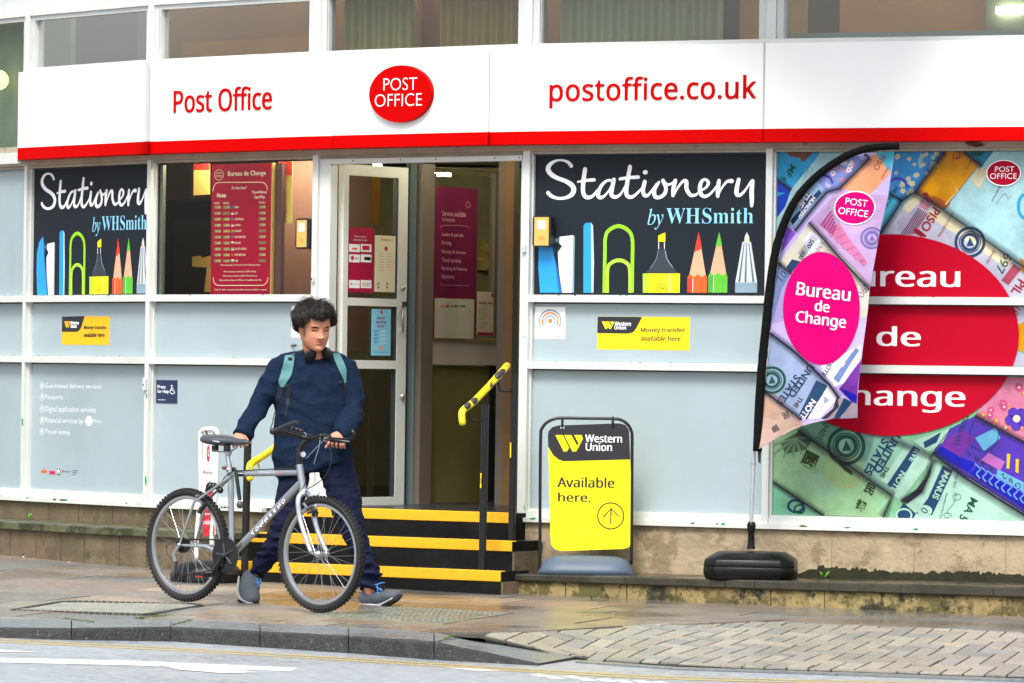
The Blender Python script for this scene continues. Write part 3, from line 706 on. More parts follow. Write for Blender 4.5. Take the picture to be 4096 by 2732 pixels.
for x, y in ((.15, -.22), (.9, -.2), (.2, -.32), (.9, -.34)):  # hidden tubes added above the glass to brighten the rates board window
    a = BAY[2].pt(x, zz(1.425), y); b = BAY[2].pt(x+.5, zz(1.425), y); mb = MB(); mb.tube([a, b], .02, tubem_, 8); mb.build("fill_light", bld)

for i in range(6):  # tubes added out of view to light the upper rooms
    mb = MB(); u = LEN[i]/2; mb.tube([BAY[i].pt(u-.5, zz(3.3), -.35), BAY[i].pt(u+.5, zz(3.3), -.35)], .03, tubem_, 8); mb.build("fill_light", bld)
# ================================================================== entrance: door bay, door leaf, lobby screen, steps
f3 = BAY[3]; u0, u1 = span(3)
doorw = mat("door_paint", "#cfd3ce", .45, var=(4, .06), bump=(60, .1), stain=[("#8d8a80", 20, .69)])
mb = MB(); ua = f3.pix(1308, 1200)[0]; ub = f3.pix(2074, 1000)[0]
mb.fbox(f3, u0+.001, ua, zz(-.86), zz(1.343), -.09, -.02, doorw); mb.build("door_jamb", bld); mb = MB(); mb.fbox(f3, ub, u1-.001, zz(-.86), zz(1.343), -.09, -.02, doorw); mb.build("door_jamb", bld)
mb = MB(); mb.fbox(f3, ua-.022, ub+.012, zz(1.311), zz(1.343), -.09, -.008, doorw)
for x in (1409, 1600, 1740, 1976, 2075): 
    u = f3.pix(x, 640)[0]; mb.fbox(f3, u-.004, u+.004, zz(1.325), zz(1.333), -.02, -.006, dark)
mb.fbox(f3, u0+.001, u1-.001, zz(1.344), zz(1.3675), -.09, -.03, dirty); mb.build("door_head", bld)
mb = MB(); mb.fbox(f3, 0, LEN[3], zz(HEAD), zz(1.5), -.1, .003, dirty); mb.build("head_board", bld)
# open leaf, swung inwards
p0 = W(1368, 1400, 31.82); p1 = W(1624, 1400, 32.34); DL = Frame(p0, p1-p0); LW = (Vector((p1.x, p1.y, 0))-Vector((p0.x, p0.y, 0))).length
def lz(x, y): return DL.pix(x, y, 0)
zt = lz(1374, 655)[1]; zb = lz(1500, 2035)[1]
ud = [0, lz(1393, 1000)[0], lz(1592, 1000)[0], LW]
lv = [zb, lz(1460, 1990)[1], lz(1420, 1474)[1], lz(1420, 1440)[1], lz(1420, 1222)[1], lz(1420, 1191)[1], lz(1394, 700)[1], zt]
mb = MB()
mb.fbox(DL, ud[0], ud[1], zb, zt, -.045, 0, doorw); mb.fbox(DL, ud[2], ud[3], zb, zt, -.045, 0, doorw)
for a, b in ((0,1),(2,3),(4,5),(6,7)): mb.fbox(DL, ud[1], ud[2], lv[a], lv[b], -.045, 0, doorw)
mb.fbox(DL, ud[1], ud[1]+.008, lv[1], lv[6], -.04, -.004, dark) ; mb.fbox(DL, ud[2]-.01, ud[2], lv[1], lv[6], -.04, -.004, dark)
leaf = mb.build("door", bld)
dg = glass_mat("door_glass", (.86, .9, .84), .10)
for a, b in ((1,2),(3,4),(5,6)):
    mb = MB(); mb.add([DL.pt(ud[1], lv[a], -.02), DL.pt(ud[2], lv[a], -.02), DL.pt(ud[2], lv[b], -.02), DL.pt(ud[1], lv[b], -.02)], [(0,1,2,3)], dg); mb.build("pane", leaf)
steel = mat("brushed_steel", "#9a9a96", .35, metal=.9); chrome = mat("chrome", "#c8ccd0", .15, metal=1)
mb = MB(); hp = [DL.P(*q1('E', 690, v), h) for v, h in ((568, .004), (572, .03), (640, .045), (700, .03), (706, .004))]; mb.tube(smooth_path([tuple(p) for p in hp], 5), .008, steel)
mb.build("handle", leaf, smooth=True)
for u, v in ((688, 424), (686, 1155)): mb = MB(); mb.ball(DL.P(*q1('E', u, v), .006), .019, steel, 1, .5, 1); mb.build("lock", leaf, smooth=True)
mb = MB()
mb.fbox(DL, lz(*q1('E', 692, 540))[0]-.012, lz(*q1('E', 692, 540))[0]+.012, lz(*q1('E', 690, 550))[1], lz(*q1('E', 690, 515))[1], 0, .03, dark); mb.build("latch", leaf, smooth=True)
mb = MB(); mb.tube([W(*q1('PD', 150, 240), 31.78), W(*q1('PD', 150, 380), 31.78)], [.012, .006], black, 8); mb.build("latch", bld)
# lobby screen running back beyond the leaf
p0 = W(1668, 1400, 32.5); p1 = W(1998, 1400, 33.3); LS = Frame(p0, p1-p0)
def lb(px0, px1, y0, y1, h0, h1, mt, mb):
    a, zt_ = LS.pix(px0, y0); b, zb_ = LS.pix(px1, y1); mb.fbox(LS, a, b, zb_, zt_, h0, h1, mt)
lob = mat("lobby_frame", "#665d51", .6, var=(4, .1)); bl_f = mat("blue_grey_frame", "#5d7073", .5, var=(3, .1)); olive = mat("olive_panel", "#75703f", .5, var=(1.5, .2)); beige = mat("beige_rail", "#b8ae9e", .5); wood = mat("ochre_timber", "#745527", .6, var=(6, .15))
mb = MB(); lb(1668, 1697, 655, 2035, -.05, .05, lob, mb); lb(1697, 1995, 665, 690, -.04, .02, lob, mb); lb(1697, 1995, 1365, 1462, -.04, .02, beige, mb); lb(1697, 1995, 1354, 1364, -.05, .04, wood, mb)
lb(1697, 1960, 1462, 2012, -.03, -.01, olive, mb); lb(1960, 1995, 1462, 2012, -.035, .0, dark, mb); lb(1697, 1735, 690, 1354, -.03, .01, mat("dark_olive_frame", "#3c3a28", .5), mb); lb(1975, 1997, 690, 1354, -.03, .015, lob, mb)
lb(1660, 2010, 2012, 2042, -.05, .03, mat("lobby_skirting", "#54443a", .6), mb)
mb.build("lobby_screen", bld)
mb = MB(); a, z1_ = LS.pix(1735, 690); b, z0_ = LS.pix(1975, 1354); mb.add([LS.pt(a, z0_, 0), LS.pt(b, z0_, 0), LS.pt(b, z1_, 0), LS.pt(a, z1_, 0)], [(0,1,2,3)], dg); mb.build("pane", bld)
mb = MB()
for x0, x1, d, mt in ((1626, 1668, 32.46, bl_f), (1634, 1642, 32.43, dark), (1996, 2060, 32.6, lob), (2024, 2057, 32.58, wood), (2058, 2078, 32.3, mat("dark_reveal", "#2d2718", .6)), (1312, 1345, 32.5, mat("olive_reveal", "#6e6a50", .6))):
    a = W(x0, 640, d); b = W(x1, 640, d); mb.box((a.x, a.y, zz(-.86)), (b.x, b.y+.04, zz(1.42)), mt)
mb.build("lobby_post", bld)
mb = MB(); a = W(1300, 600, 34.6); b = W(2120, 600, 34.6); mb.box((a.x-.6, 34.6, zz(-.86)), (b.x+.6, 34.7, zz(1.42)), mat("lobby_back", "#6a6a48", .7, var=(1.2, .4)))
for x0, x1, y0, y1, mt in ((1400, 1432, 770, 910, mat("pale_display", "#d8d2a0", .6)), (1905, 1960, 960, 1080, mat("shelf_goods", "#8c7a42", .7, var=(14, .5)))):
    a = W(x0, y1, 34.5); b = W(x1, y0, 34.5); mb.box((a.x, 34.5, a.z), (b.x, 34.59, b.z), mt)
mb.build("lobby_wall", bld)
o = None
mb = MB(); uv = [Frame((0, 33.4), (1, .25)).P(*p) for p in q('PD', (398,218),(524,222),(516,608),(372,604))]; fr = Frame((uv[0].x, uv[0].y), (1, .25)); mb.slab(fr, [fr.pix(*p) for p in q('PD', (398,218),(524,222),(516,608),(372,604))], -.004, 0, mat("banner_amber", "#d99a1e", .6)); tag(mb.build("hanging_banner", loc=uv[0]), "amber banner hanging inside behind the open door glass", "banner", "printed banners hanging inside the shop")
lamp(W(1700, 697, 33.9), W(1800, 699, 33.7), "lit ceiling strip light seen through the lobby glass", .012); lamp(W(1462, 655, 33.5), W(1520, 661, 33.2), "lit ceiling strip light seen over the open door", .014)
exitm = mat("red_display", "#ff1a10", .5, emit=2.0)
mb = MB(); c = W(1434, 759, 34.3); mb.box((c.x-.02, c.y-.01, c.z-.012), (c.x+.024, c.y+.01, c.z+.012), exitm); tag(mb.build("counter_display", loc=c), "small red lit number display inside above the counter", "display")

# ---- steps
stp = thing("entrance_steps", "three dark entrance steps with bright yellow anti slip edges", "steps", (-.6, 30.8, ZC-1.3))
SF = Frame((0, 30.6), (.838, -.545))
stepm = mat("step_stone", "#26262a", .35, var=(5, .35), bump=(60, .4, .006), wet=(4, .15)); riser = mat("step_riser", "#141514", .8, var=(5, .6), spec=.15, bump=(40, .4, .006), stain=[("#3a3730", 30, .68)])
nose = mat("yellow_nosing", "#edae04", .6, var=(90, .22), bump=(300, .9, .004), stain=[("#4a3a10", 34, .70)])
for k, (xl, xr, z, h, yref) in enumerate(((1090, 2042, -.858, 0, 2050), (990, 2049, -1.0186, .28, 2160), (866, 2004, -1.190, .56, 2270))):
    a = SF.pix(xl, yref, h)[0]; b = SF.pix(xr, yref, h)[0]
    mb = MB(); mb.fbox(SF, a, b, zz(-1.7)+k*.01, zz(z)-.001, h-(1.9 if k == 0 else .31), h-.002, riser)
    mb.fbox(SF, a, b, zz(z)-.001+.0002, zz(z), h-(1.9 if k == 0 else .31), h-.03, stepm)
    if k: mb.fbox(SF, b-.001, b+.012, zz(-1.7)+k*.01+.002, zz(z)-.062, h-.30, h-.004, stone_d)
    s_ = mb.build("step", stp)
    mb = MB(); mb.fbox(SF, a+.002, b-.002, zz(z)-.061, zz(z)+.003, h-.055, h+.003, nose); mb.build("nosing", s_, bevel=.003)
mb = MB(); f = BAY[4]; mb.fbox(f, STEPR-.10, STEPR+.14, zz(-1.075), zz(-1.02), 0, .30, ledge_m); mb.fbox(f, STEPR-.02, STEPR+.12, zz(-1.25), zz(-1.076), 0, .27, stone_d); mb.build("ledge", bld, bevel=.012)

# ================================================================== fascia sign
fas = thing("fascia_sign", "long white shop fascia with red lower stripe and raised red lettering", "sign", (0, 31, ZC+1.4))
fwhite = mat("fascia_white", "#e6e8e7", .6, spec=.15, var=(1.5, .025), stain=[("#dcdcd6", 3, .64)]); fred = mat("fascia_red", (.50,.0004,.0004), .5, spec=.04); lred = mat("letter_red", (.47,.0005,.0006), .5, spec=.04)
def seg_pts(h, items):   # items: (bay, photo x) end points, corners between bays added
    (i0, x0), (i1, x1) = items
    return strip_pts(i0, h, BAY[i0].pix(x0, 400, h)[0], BAY[i1].pix(x1, 400, h)[0], i1)
for items, h in ((((1, 73), (1, 596)), .12), (((1, 596.6), (3, 1334)), .12), (((3, 1335), (3, 1955)), .15), (((3, 1955.6), (4, 3060)), .12), (((4, 3060.4), (5, 4600)), .12)):
    pf = seg_pts(h, items); pb = seg_pts(-.02, items)
    mb = MB(); wall_strip(mb, pf, pb, zz(1.4815), zz(1.994), fwhite); mb.build("panel", fas, bevel=.0012)
    mb = MB(); wall_strip(mb, pf, pb, zz(1.402), zz(1.481), fred); mb.build("red_strip", fas, bevel=.0012)
pf = seg_pts(.10, ((1, 100), (5, 4600))); pb = seg_pts(-.01, ((1, 100), (5, 4600))); mb = MB(); wall_strip(mb, pf, pb, zz(1.995), zz(2.02), white); mb.build("cap_flashing", fas)
def raised(art, body, bl, x1, yt, mt, d0, d1, off=.01, sp=1):
    a, b = art.sz([bl])[0]; c = art.sz([(x1, bl[1])])[0][0]; d = art.sz([(bl[0], yt)])[0][1]; vs, fs, _ = text_mesh(body, off, 0, sp)
    n = len(vs); V = [art.fr.pt(a+x*(c-a), b+y*(d-b), h) for h in (d0, d1) for x, y in vs]; cnt = {}
    for f in fs:
        for i in range(len(f)):
            e = (f[i], f[(i+1) % len(f)]); k = tuple(sorted(e)); cnt[k] = None if k in cnt else e
    art.mb.add(V, [tuple(i+n for i in f) for f in fs]+[(e[0], e[1], e[1]+n, e[0]+n) for e in cnt.values() if e], mt)
def make(art, name, parent=None, loc=None): return art.mb.build(name, parent, loc)
A = Art(BAY[2], .1205); raised(A, ms("Post Office"), q1('A', 1168, 760), q1('A', 1826, 0)[0], q1('A', 0, 600)[1], lred, .1205, .127, .009); make(A, "lettering", fas)
A = Art(BAY[4], .1205); raised(A, ms("postoffice.co.uk"), q1('B', 1676, 728), q1('C', 552, 0)[0], 312, lred, .1205, .127, .010, 1.04); make(A, "lettering", fas)
def disc(fr, c, rx, ry, h0, h1, mt, mb, n=56):
    A_ = Art(fr, h1); u, z = A_.sz([c])[0]; k = abs(A_.sz([(c[0]+50, c[1])])[0][0]-u)/50; kz = abs(A_.sz([(c[0], c[1]+50)])[0][1]-z)/50
    mb.slab(fr, [(u+rx*k*math.cos(2*PI*i/n), z+ry*kz*math.sin(2*PI*i/n)) for i in range(n)], h0, h1, mt)
mb = MB(); disc(f3, (1599, 375), 124, 114, .151, .185, lred, mb); rb_ = mb.build("round_badge", fas)
wht = mat("print_white", "#eef0f2", .4)
A = Art(f3, .1855); A.text("POST", q1('B', 560, 609), q1('B', 786, 0)[0], q1('B', 0, 526)[1], wht, 1, -.012); A.text("OFFICE", q1('B', 502, 718), q1('B', 818, 0)[0], q1('B', 0, 634)[1], wht, 1, -.012); make(A, "lettering", rb_)

# ================================================================== printed posters and stickers
ink = mat("poster_charcoal", "#20262d", .5, spec=.12); pblue = mat("print_blue", "#1f95e0", .35); dblue = mat("print_deep_blue", "#1a5fae", .35); sky_b = mat("print_sky_blue", "#86cdf0", .35); lime = mat("print_lime", "#8ccc16", .35); lime2 = mat("print_pale_lime", "#a9e03a", .35)
pyel = mat("print_yellow", "#f3f005", .35); pyel2 = mat("print_lemon", "#f6f66a", .35); pred = mat("print_red", "#e8341f", .35); pora = mat("print_orange", "#f05a1e", .35); pgrn = mat("print_green", "#57b22f", .35); pgrn2 = mat("print_mid_green", "#479a3a", .35); pwood = mat("print_wood", "#e5a584", .4); psil = mat("print_silver", "#c3cdd2", .35); pslt = mat("print_slate", "#7f97a8", .35); pdk = mat("print_dark", "#161a20", .35); pgry = mat("print_grey", "#5a6470", .35)
class Proxy:
    def __init__(s, src, dst, ku, du, kz, dz): s.__dict__.update(locals())
    def pix(s, x, y, h=0):
        u, z = s.src.pix(x, y, h); return u*s.ku+s.du, z*s.kz+s.dz
    def pt(s, u, z, h=0): return s.dst.pt(u, z, h)
def P4(*p): return q('P4', *p)
def stationery(A):
    W_ = lambda pts, w: A.stroke(P4(*pts), [x*.40834 for x in w], wht, 2)
    W_([(405,155),(370,118),(310,100),(250,108),(200,140),(178,185),(205,235),(270,275),(350,305),(410,345),(430,390),(405,440),(340,470),(270,472),(210,450),(178,420)], [40,30,20,26,42,52,48,42,42,50,52,44,30,28,36,40])
    W_([(540,190),(525,300),(520,400),(540,452),(578,465),(622,445),(660,395)], [46,46,44,42,36,30,22]); W_([(468,312),(550,298),(630,292)], [16,30,34])
    W_([(800,300),(755,300),(708,340),(675,400),(670,450),(698,466),(742,438),(790,370),(815,300)], [26,26,34,40,42,34,22,20,26]); W_([(822,292),(805,380),(800,440),(840,460),(890,430),(935,350)], [44,42,42,34,24,18])
    W_([(980,166),(960,280),(945,380),(950,442),(992,462),(1042,432),(1105,365)], [44,44,44,42,34,26,18]); W_([(882,283),(980,270),(1060,265)], [30,32,36])
    W_([(1125,312),(1108,390),(1120,440),(1152,445),(1192,400),(1240,330)], [42,42,38,30,22,18]); A.ell(q1('P4', 1130, 218), 24*.408, 22*.408, wht, 2)
    W_([(1262,318),(1220,390),(1225,452),(1268,464),(1318,430),(1332,370),(1302,300)], [30,40,42,34,38,38,40]); W_([(1302,300),(1345,338),(1388,328),(1422,300)], [36,26,22,24])
    W_([(1424,302),(1405,380),(1402,445)], [44,42,36]); W_([(1410,440),(1450,368),(1500,306),(1532,312),(1535,380),(1572,440),(1622,440),(1662,408)], [20,22,30,44,42,36,26,18])
    W_([(1662,402),(1722,370),(1748,320),(1716,288),(1680,312),(1665,372),(1676,432),(1716,455),(1772,424),(1832,350)], [20,24,36,26,36,44,42,32,24,18])
    W_([(1852,302),(1842,380),(1840,450)], [40,46,38]); W_([(1850,430),(1882,368),(1930,310),(1978,304)], [18,22,28,44])
    W_([(2045,290),(2026,380),(2027,430),(2062,440),(2112,390),(2162,310)], [40,46,46,34,22,20]); W_([(2180,306),(2172,400),(2174,480),(2172,545)], [44,48,46,34])
    A.text("𝑏𝑦", q1('P4', 1152, 780), q1('P4', 1306, 0)[0], q1('P4', 0, 575)[1], sky_b, 2); A.text("𝐖𝐇𝐒𝐦𝐢𝐭𝐡", q1('P4', 1335, 722), q1('P4', 2188, 0)[0], q1('P4', 0, 568)[1], sky_b, 2, -.008)
    Y = 1397; Q = lambda pts, m, l=2: A.poly(P4(*pts), m, l)
    Q([(88,950),(130,830),(205,770),(212,800),(225,900),(245,1100),(285,Y),(100,Y),(82,1150)], pblue); Q([(212,800),(240,860),(222,960),(262,1120),(320,Y),(285,Y),(245,1100)], dblue)
    Q([(215,872),(300,860),(300,905),(215,905)], pgry); Q([(292,850),(425,835),(440,850),(432,Y),(318,Y),(285,1180),(275,1000),(318,940),(290,920)], wht, 3); Q([(425,835),(440,850),(432,Y),(412,Y)], pslt, 4); Q([(375,890),(385,885),(385,930),(372,930)], psil, 4)
    Q([(525,740),(545,715),(598,712),(602,Y),(524,Y)], pblue); Q([(598,712),(618,740),(628,1100),(622,Y),(602,Y)], mat("print_ice", "#b3d0e8", .35))
    A.stroke(P4((728,Y),(735,1000),(738,870),(770,790),(868,745),(965,790),(1004,880),(1004,1100),(1000,Y)), 38*.408, lime, 2, cap=False); A.stroke(P4((758,Y),(762,1170),(800,1105),(872,1080),(945,1105),(978,1170),(982,Y)), 36*.408, lime2, 3, cap=False)
    Q([(1258,838),(1326,808),(1326,898),(1256,898)], pyel); Q([(1256,905),(1325,905),(1325,970),(1256,970)], pdk); A.stroke(P4((1262,905),(1262,970)), 3, wht, 3, cap=False); A.stroke(P4((1318,905),(1318,970)), 3, wht, 3, cap=False)
    Q([(1253,972),(1335,972),(1350,1060),(1400,1150),(1455,1205),(1130,1205),(1185,1150),(1240,1060)], mat("print_cap", "#30363f", .35)); A.stroke(P4((1325,985),(1345,1070),(1400,1150)), 3.5, pslt, 3, cap=False); A.stroke(P4((1256,985),(1235,1070),(1180,1160)), 2, pslt, 3, cap=False)
    Q([(1106,1210),(1470,1210),(1466,Y),(1108,Y)], pyel); Q([(1106,1210),(1160,1210),(1158,Y),(1108,Y)], lime2, 3); Q([(1360,1212),(1380,1212),(1380,Y),(1360,Y)], pyel2, 3)
    A.ring(q1('P4', 1294, 1365), 46*.408, 46*.408, 7*.408, pred, 4, math.radians(-40), math.radians(220)); A.stroke(P4((1275,1390),(1285,1345),(1300,1358),(1322,1348)), 3.4, pred, 4)
    for x0, x1, x2, yt, m1, m2, tip in ((1545,1640,1736,1215,pora,mat("print_dark_orange", "#c9381a", .35),pred), (1748,1845,1936,1200,pgrn,pgrn2,pgrn)):
        c = (x0+x2)/2+5; Q([(x0,yt+30),(x0+20,yt),(c-35,yt+30),(c,yt),(c+35,yt+30),(x2-12,yt+5),(x2,yt+40),(x2-2,Y),(x0-2,Y)], m1, 3)
        Q([(x0+18,yt+4),(c+8,802),(x2-14,yt+8),(c+35,yt+32),(c,yt+2),(c-35,yt+32)], pwood, 2); h_ = 1000 if x0 < 1700 else 965
        k = (h_-802)/(yt-802); Q([(c+8,802),(c+8+k*(x2-14-c-8),h_-35),(c+8,h_-22 if x0 < 1700 else h_-20),(c+8+k*(x0+18-c-8),h_ if x0 < 1700 else h_-20)], tip, 3)
        A.stroke(P4((x0+52,yt+40),(x0+50,Y)), 2.2, wht, 4, cap=False); A.stroke(P4((x2-50,yt+50),(x2-48,Y)), 2.2, m2, 4, cap=False); Q([(x0-2,yt+42),(x0+45,yt+40),(x0+45,Y),(x0-2,Y)], m2, 4)
    Q([(2105,850),(2125,805),(2148,850),(2152,900),(2098,900)], psil); Q([(2108,855),(2146,855),(2150,900),(2100,900)], mat("print_cream", "#d8cf9e", .35), 3)
    Q([(2082,900),(2165,900),(2226,1300),(2012,1300)], psil); Q([(2012,1298),(2226,1298),(2226,Y),(2010,Y)], pslt, 3)
    for a, b in ((2100,2050),(2122,2112),(2145,2190)): A.stroke(P4((a,910),(b,1295)), [3,9], pgry, 3, cap=False)
WH = -REC+.003
def poster_window(i, label, proxy=None):
    f = BAY[i]; u0, u1 = span(i); A = Art(proxy or f, WH); a, b = u0+.0135, u1-.0135; z0, z1 = zz(.4865), zz(1.347)
    A.uv([(a, z0), (b, z0), (b, z1), (a, z1)], ink, 0); A.mb.fbox(f, a, b, z0, z1, WH-.008, WH-.0006, ink)
    stationery(A); A.clip(f.pt(b, 0, 0), f.t); A.clip(f.pt(0, z0, 0), Vector((0, 0, -1)))
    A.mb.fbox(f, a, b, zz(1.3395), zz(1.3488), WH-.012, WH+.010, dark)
    return tag(A.mb.build("window_poster", loc=f.pt((a+b)/2, z0, WH)), label, "poster", "stationery posters in the windows")
poster_window(4, "wide black stationery poster right of the door, beside the black and gold intercom")
f1 = BAY[1]
s0 = BAY[4].pix(*q1('P4', 150, 300), WH); s1 = BAY[4].pix(*q1('P4', 1935, 300), WH); t0 = f1.pix(*q1('P1', 120, 300), WH); t1 = f1.pix(*q1('P1', 1160, 300), WH); ku = (t1[0]-t0[0])/(s1[0]-s0[0])
v0 = BAY[4].pix(*q1('P4', 300, 92), WH)[1]; v1 = BAY[4].pix(*q1('P4', 300, 1400), WH)[1]; w0 = f1.pix(*q1('P1', 200, 145), WH)[1]; w1 = zz(.4866); kz = (w0-w1)/(v0-v1)
poster_window(1, "narrow black stationery poster left of the rates board, cut off at its right edge", Proxy(BAY[4], f1, ku, t0[0]-ku*s0[0], kz, w0-kz*v0))
# money transfer stickers
wuy = mat("sticker_yellow", "#f7d90b", .4); wub = mat("sticker_black", "#24242a", .4); wua = mat("sticker_amber", "#f2b20a", .4)
def wlogo(A, x0, y0, x1, y1, mt, l=3):
    X = lambda a: x0+(x1-x0)*a; Y = lambda b: y0+(y1-y0)*b
    A.poly([(X(0),Y(0)),(X(.27),Y(0)),(X(.5),Y(.78)),(X(.42),Y(1)),(X(.3),Y(1))], mt, l); A.poly([(X(.32),Y(0)),(X(.58),Y(0)),(X(.78),Y(.62)),(X(.86),Y(.55)),(X(.68),Y(0)),(X(.96),Y(0)),(X(1),Y(.25)),(X(.76),Y(1)),(X(.62),Y(1))], mt, l)
def money(i, k, pts, dk, logo, t1, t2, t3, t4, ym, label):
    A = Art(BAY[i], -REC+.0012); p = q(k, *pts); A.back(p[0], p[2], ym); A.poly(q(k, *dk), wub, 1); a = q(k, *logo); wlogo(A, *a[0], *a[1], ym, 2)
    for body, b, x, y, m_ in ((t1[0], *t1[1:], wht), (t2[0], *t2[1:], wht), (t3[0], *t3[1:], wub), (t4[0], *t4[1:], wub)):
        A.btext(ms(body), q1(k, *b), q1(k, x, 0)[0], q1(k, 0, y)[1], m_, 2, 1.4)
    return tag(A.mb.build("sticker", loc=BAY[i].P(*p[0], -REC)), label, "sticker", "yellow money transfer stickers")
money(4, 'AB', [(378,92),(895,98),(893,282)], [(379,93),(628,95),(595,160),(578,180),(555,188),(377,186)], [(402,120),(470,162)], ("Western", (474,145), 565, 121), ("Union", (474,165), 538, 144), ("Money transfer", (621,186), 868, 154), ("available here", (621,228), 843, 200), wuy, "yellow money transfer sticker on the grey panel above the pavement sign")
money(1, 'D', [(416,614),(733,607),(733,806)], [(417,615),(569,611),(545,690),(530,710),(515,717),(416,717)], [(433,646),(472,690)], ("Western", (475,668), 530, 646), ("Union", (476,691), 515, 668), ("Money transfer", (564,706), 716, 674), ("available here", (564,752), 702, 722), wua, "small amber money transfer sticker on the grey panel below the left poster")
# hearing help sticker
A = Art(BAY[4], -REC+.0012); A.back(q1('AB', 29, 38), q1('AB', 196, 219), wht)
stg = mat("sticker_slate", "#8497a6", .5); sto = mat("sticker_orange", "#ee7b1c", .5); c = q1('AB', 113, 117)
for r, m_ in ((60, stg), (44, sto), (28, stg)): A.ring(c, r*.714, r*.714, 8*.714, m_, 1, math.radians(-35), math.radians(215))
A.rect(q1('AB', 102, 106), q1('AB', 124, 128), sto, 1); A.text("pinpoint", q1('AB', 68, 190), q1('AB', 158, 0)[0], q1('AB', 0, 162)[1], stg, 1, -.01); A.text("By contacta", q1('AB', 63, 208), q1('AB', 152, 0)[0], q1('AB', 0, 199)[1], stg, 1); A.rect(q1('AB', 155, 199), q1('AB', 163, 208), sto, 1)
tag(A.mb.build("sticker", loc=BAY[4].P(*c, -REC)), "white square hearing loop sticker with orange and blue arcs", "sticker")
A = Art(BAY[2], -REC+.0012); A.back((1166, 1224), (1262, 1350), wht); tag(A.mb.build("notice", loc=BAY[2].P(1200, 1300, -REC)), "white notice half hidden behind the man's hair", "notice")
# services list on the lower left panel
vin = mat("vinyl_pale", "#e3e9ea", .5); sv = thing("services_list", "pale list of services lettered on the lower left grey panel", "lettering", BAY[1].P(*q1('D', 450, 1240), -REC))
for body, y0, y1, x1 in (("Guaranteed delivery services", 1103, 1062, 680), ("Passports", 1178, 1137, 422), ("Digital application services", 1262, 1215, 644), ("Financial services by", 1338, 1292, 560), ("Travel money", 1414, 1370, 472)):
    A = Art(BAY[1], -REC+.0008); A.text(body, q1('D', 303, y0), q1('D', x1, 0)[0], q1('D', 0, y1)[1], vin, 1, .002)
    A.ring(q1('D', 283, (y0+y1)/2-4), 8.4, 15, 1.6, vin, 1); A.rect(q1('D', 278, (y0+y1)/2-18), q1('D', 288, (y0+y1)/2+8), vin, 1); A.mb.build("lettering", sv)
A = Art(BAY[1], -REC+.0008)
A.ell(q1('D', 598, 1316), 14.5, 20, vin, 1); A.text("Money", q1('D', 628, 1336), q1('D', 682, 0)[0], q1('D', 0, 1302)[1], vin, 1); A.text("POST", q1('D', 585, 1315), q1('D', 612, 0)[0], q1('D', 0, 1300)[1], grey, 2); A.text("OFFICE", q1('D', 580, 1332), q1('D', 617, 0)[0], q1('D', 0, 1318)[1], grey, 2)
A.mb.build("badge", sv)
pmag = mat("print_magenta", "#c8174e", .4); A = Art(BAY[1], -REC+.0008)
A.rect(q1('G', 277, 138), q1('G', 315, 157), pora, 1); A.ell(q1('G', 296, 126), 3, 3, pora, 1); A.rect(q1('G', 331, 143), q1('G', 370, 168), pmag, 1); A.rect(q1('G', 386, 129), q1('G', 403, 171), mat("print_bottle_green", "#0d5a44", .4), 1); A.ell(q1('G', 394, 148), 4.2, 9, wht, 2); A.ell(q1('G', 421, 146), 3, 5.5, pmag, 1)
A.text("MoneyGram", q1('G', 431, 157), q1('G', 474, 0)[0], q1('G', 0, 140)[1], pgry, 1); 
for k in range(3): A.rect(q1('G', 487, 139+k*13), q1('G', 524-k*8, 145+k*13), pgry, 1)
tag(A.mb.build("vinyl_logos", loc=BAY[1].P(*q1('G', 400, 150), -REC)), "row of five small coloured logos low on the left grey panel", "sticker")
# press for help plate
navy = mat("plate_navy", "#1f2c50", .4); A = Art(BAY[2], -REC+.004); A.back(q1('D', 1049, 1040), q1('D', 1188, 1198), navy, .004)
A.text("Press", q1('D', 1058, 1097), q1('D', 1112, 0)[0], q1('D', 0, 1074)[1], wht, 1, .012); A.text("for Help", q1('D', 1058, 1134), q1('D', 1134, 0)[0], q1('D', 0, 1105)[1], wht, 1, .012)
A.ell(q1('D', 1154, 1080), 3, 3.4, wht, 1); A.stroke(q('D', (1153,1086),(1155,1110),(1166,1110),(1174,1126)), 3, wht, 1, smooth=False); A.stroke(q('D', (1154,1098),(1165,1098)), 2.4, wht, 1); A.ring(q1('D', 1158, 1117), 9, 10, 2.6, wht, 1, math.radians(110), math.radians(355)); A.rect(q1('D', 1060, 1172), q1('D', 1112, 1176), vin, 1)
tag(A.mb.build("help_sign", loc=BAY[2].P(*q1('D', 1120, 1120), -REC)), "small navy press for help plate with a white wheelchair symbol", "sign")
# push buttons on the mullions
def button(fr, c, w, h, label, knob, mt=white):
    mb = MB(); u, z = fr.pix(*c, .003); mb.fbox(fr, u-w/2, u+w/2, z-h/2, z+h/2, .001, .022, mt); o = mb.build("bell_push", loc=fr.pt(u, z, .003), bevel=.004); tag(o, label, "doorbell")
    mb = MB(); mb.tube([fr.pt(u, z+h*.0, .021), fr.pt(u, z, .028)], w*.24, knob, 12); mb.build("button", o)
button(BAY[4], q1('E', 1508, 155), .026, .055, "small white bell push on the post right of the doorway", white)
button(BAY[2], q1('D', 978, 1070), .026, .082, "tall white call button on the post beside the press for help plate", mat("button_grey", "#8b9498", .5))
button(BAY[3], q1('D', 2107, 362), .02, .046, "small white button with a black centre on the post left of the doorway", black)
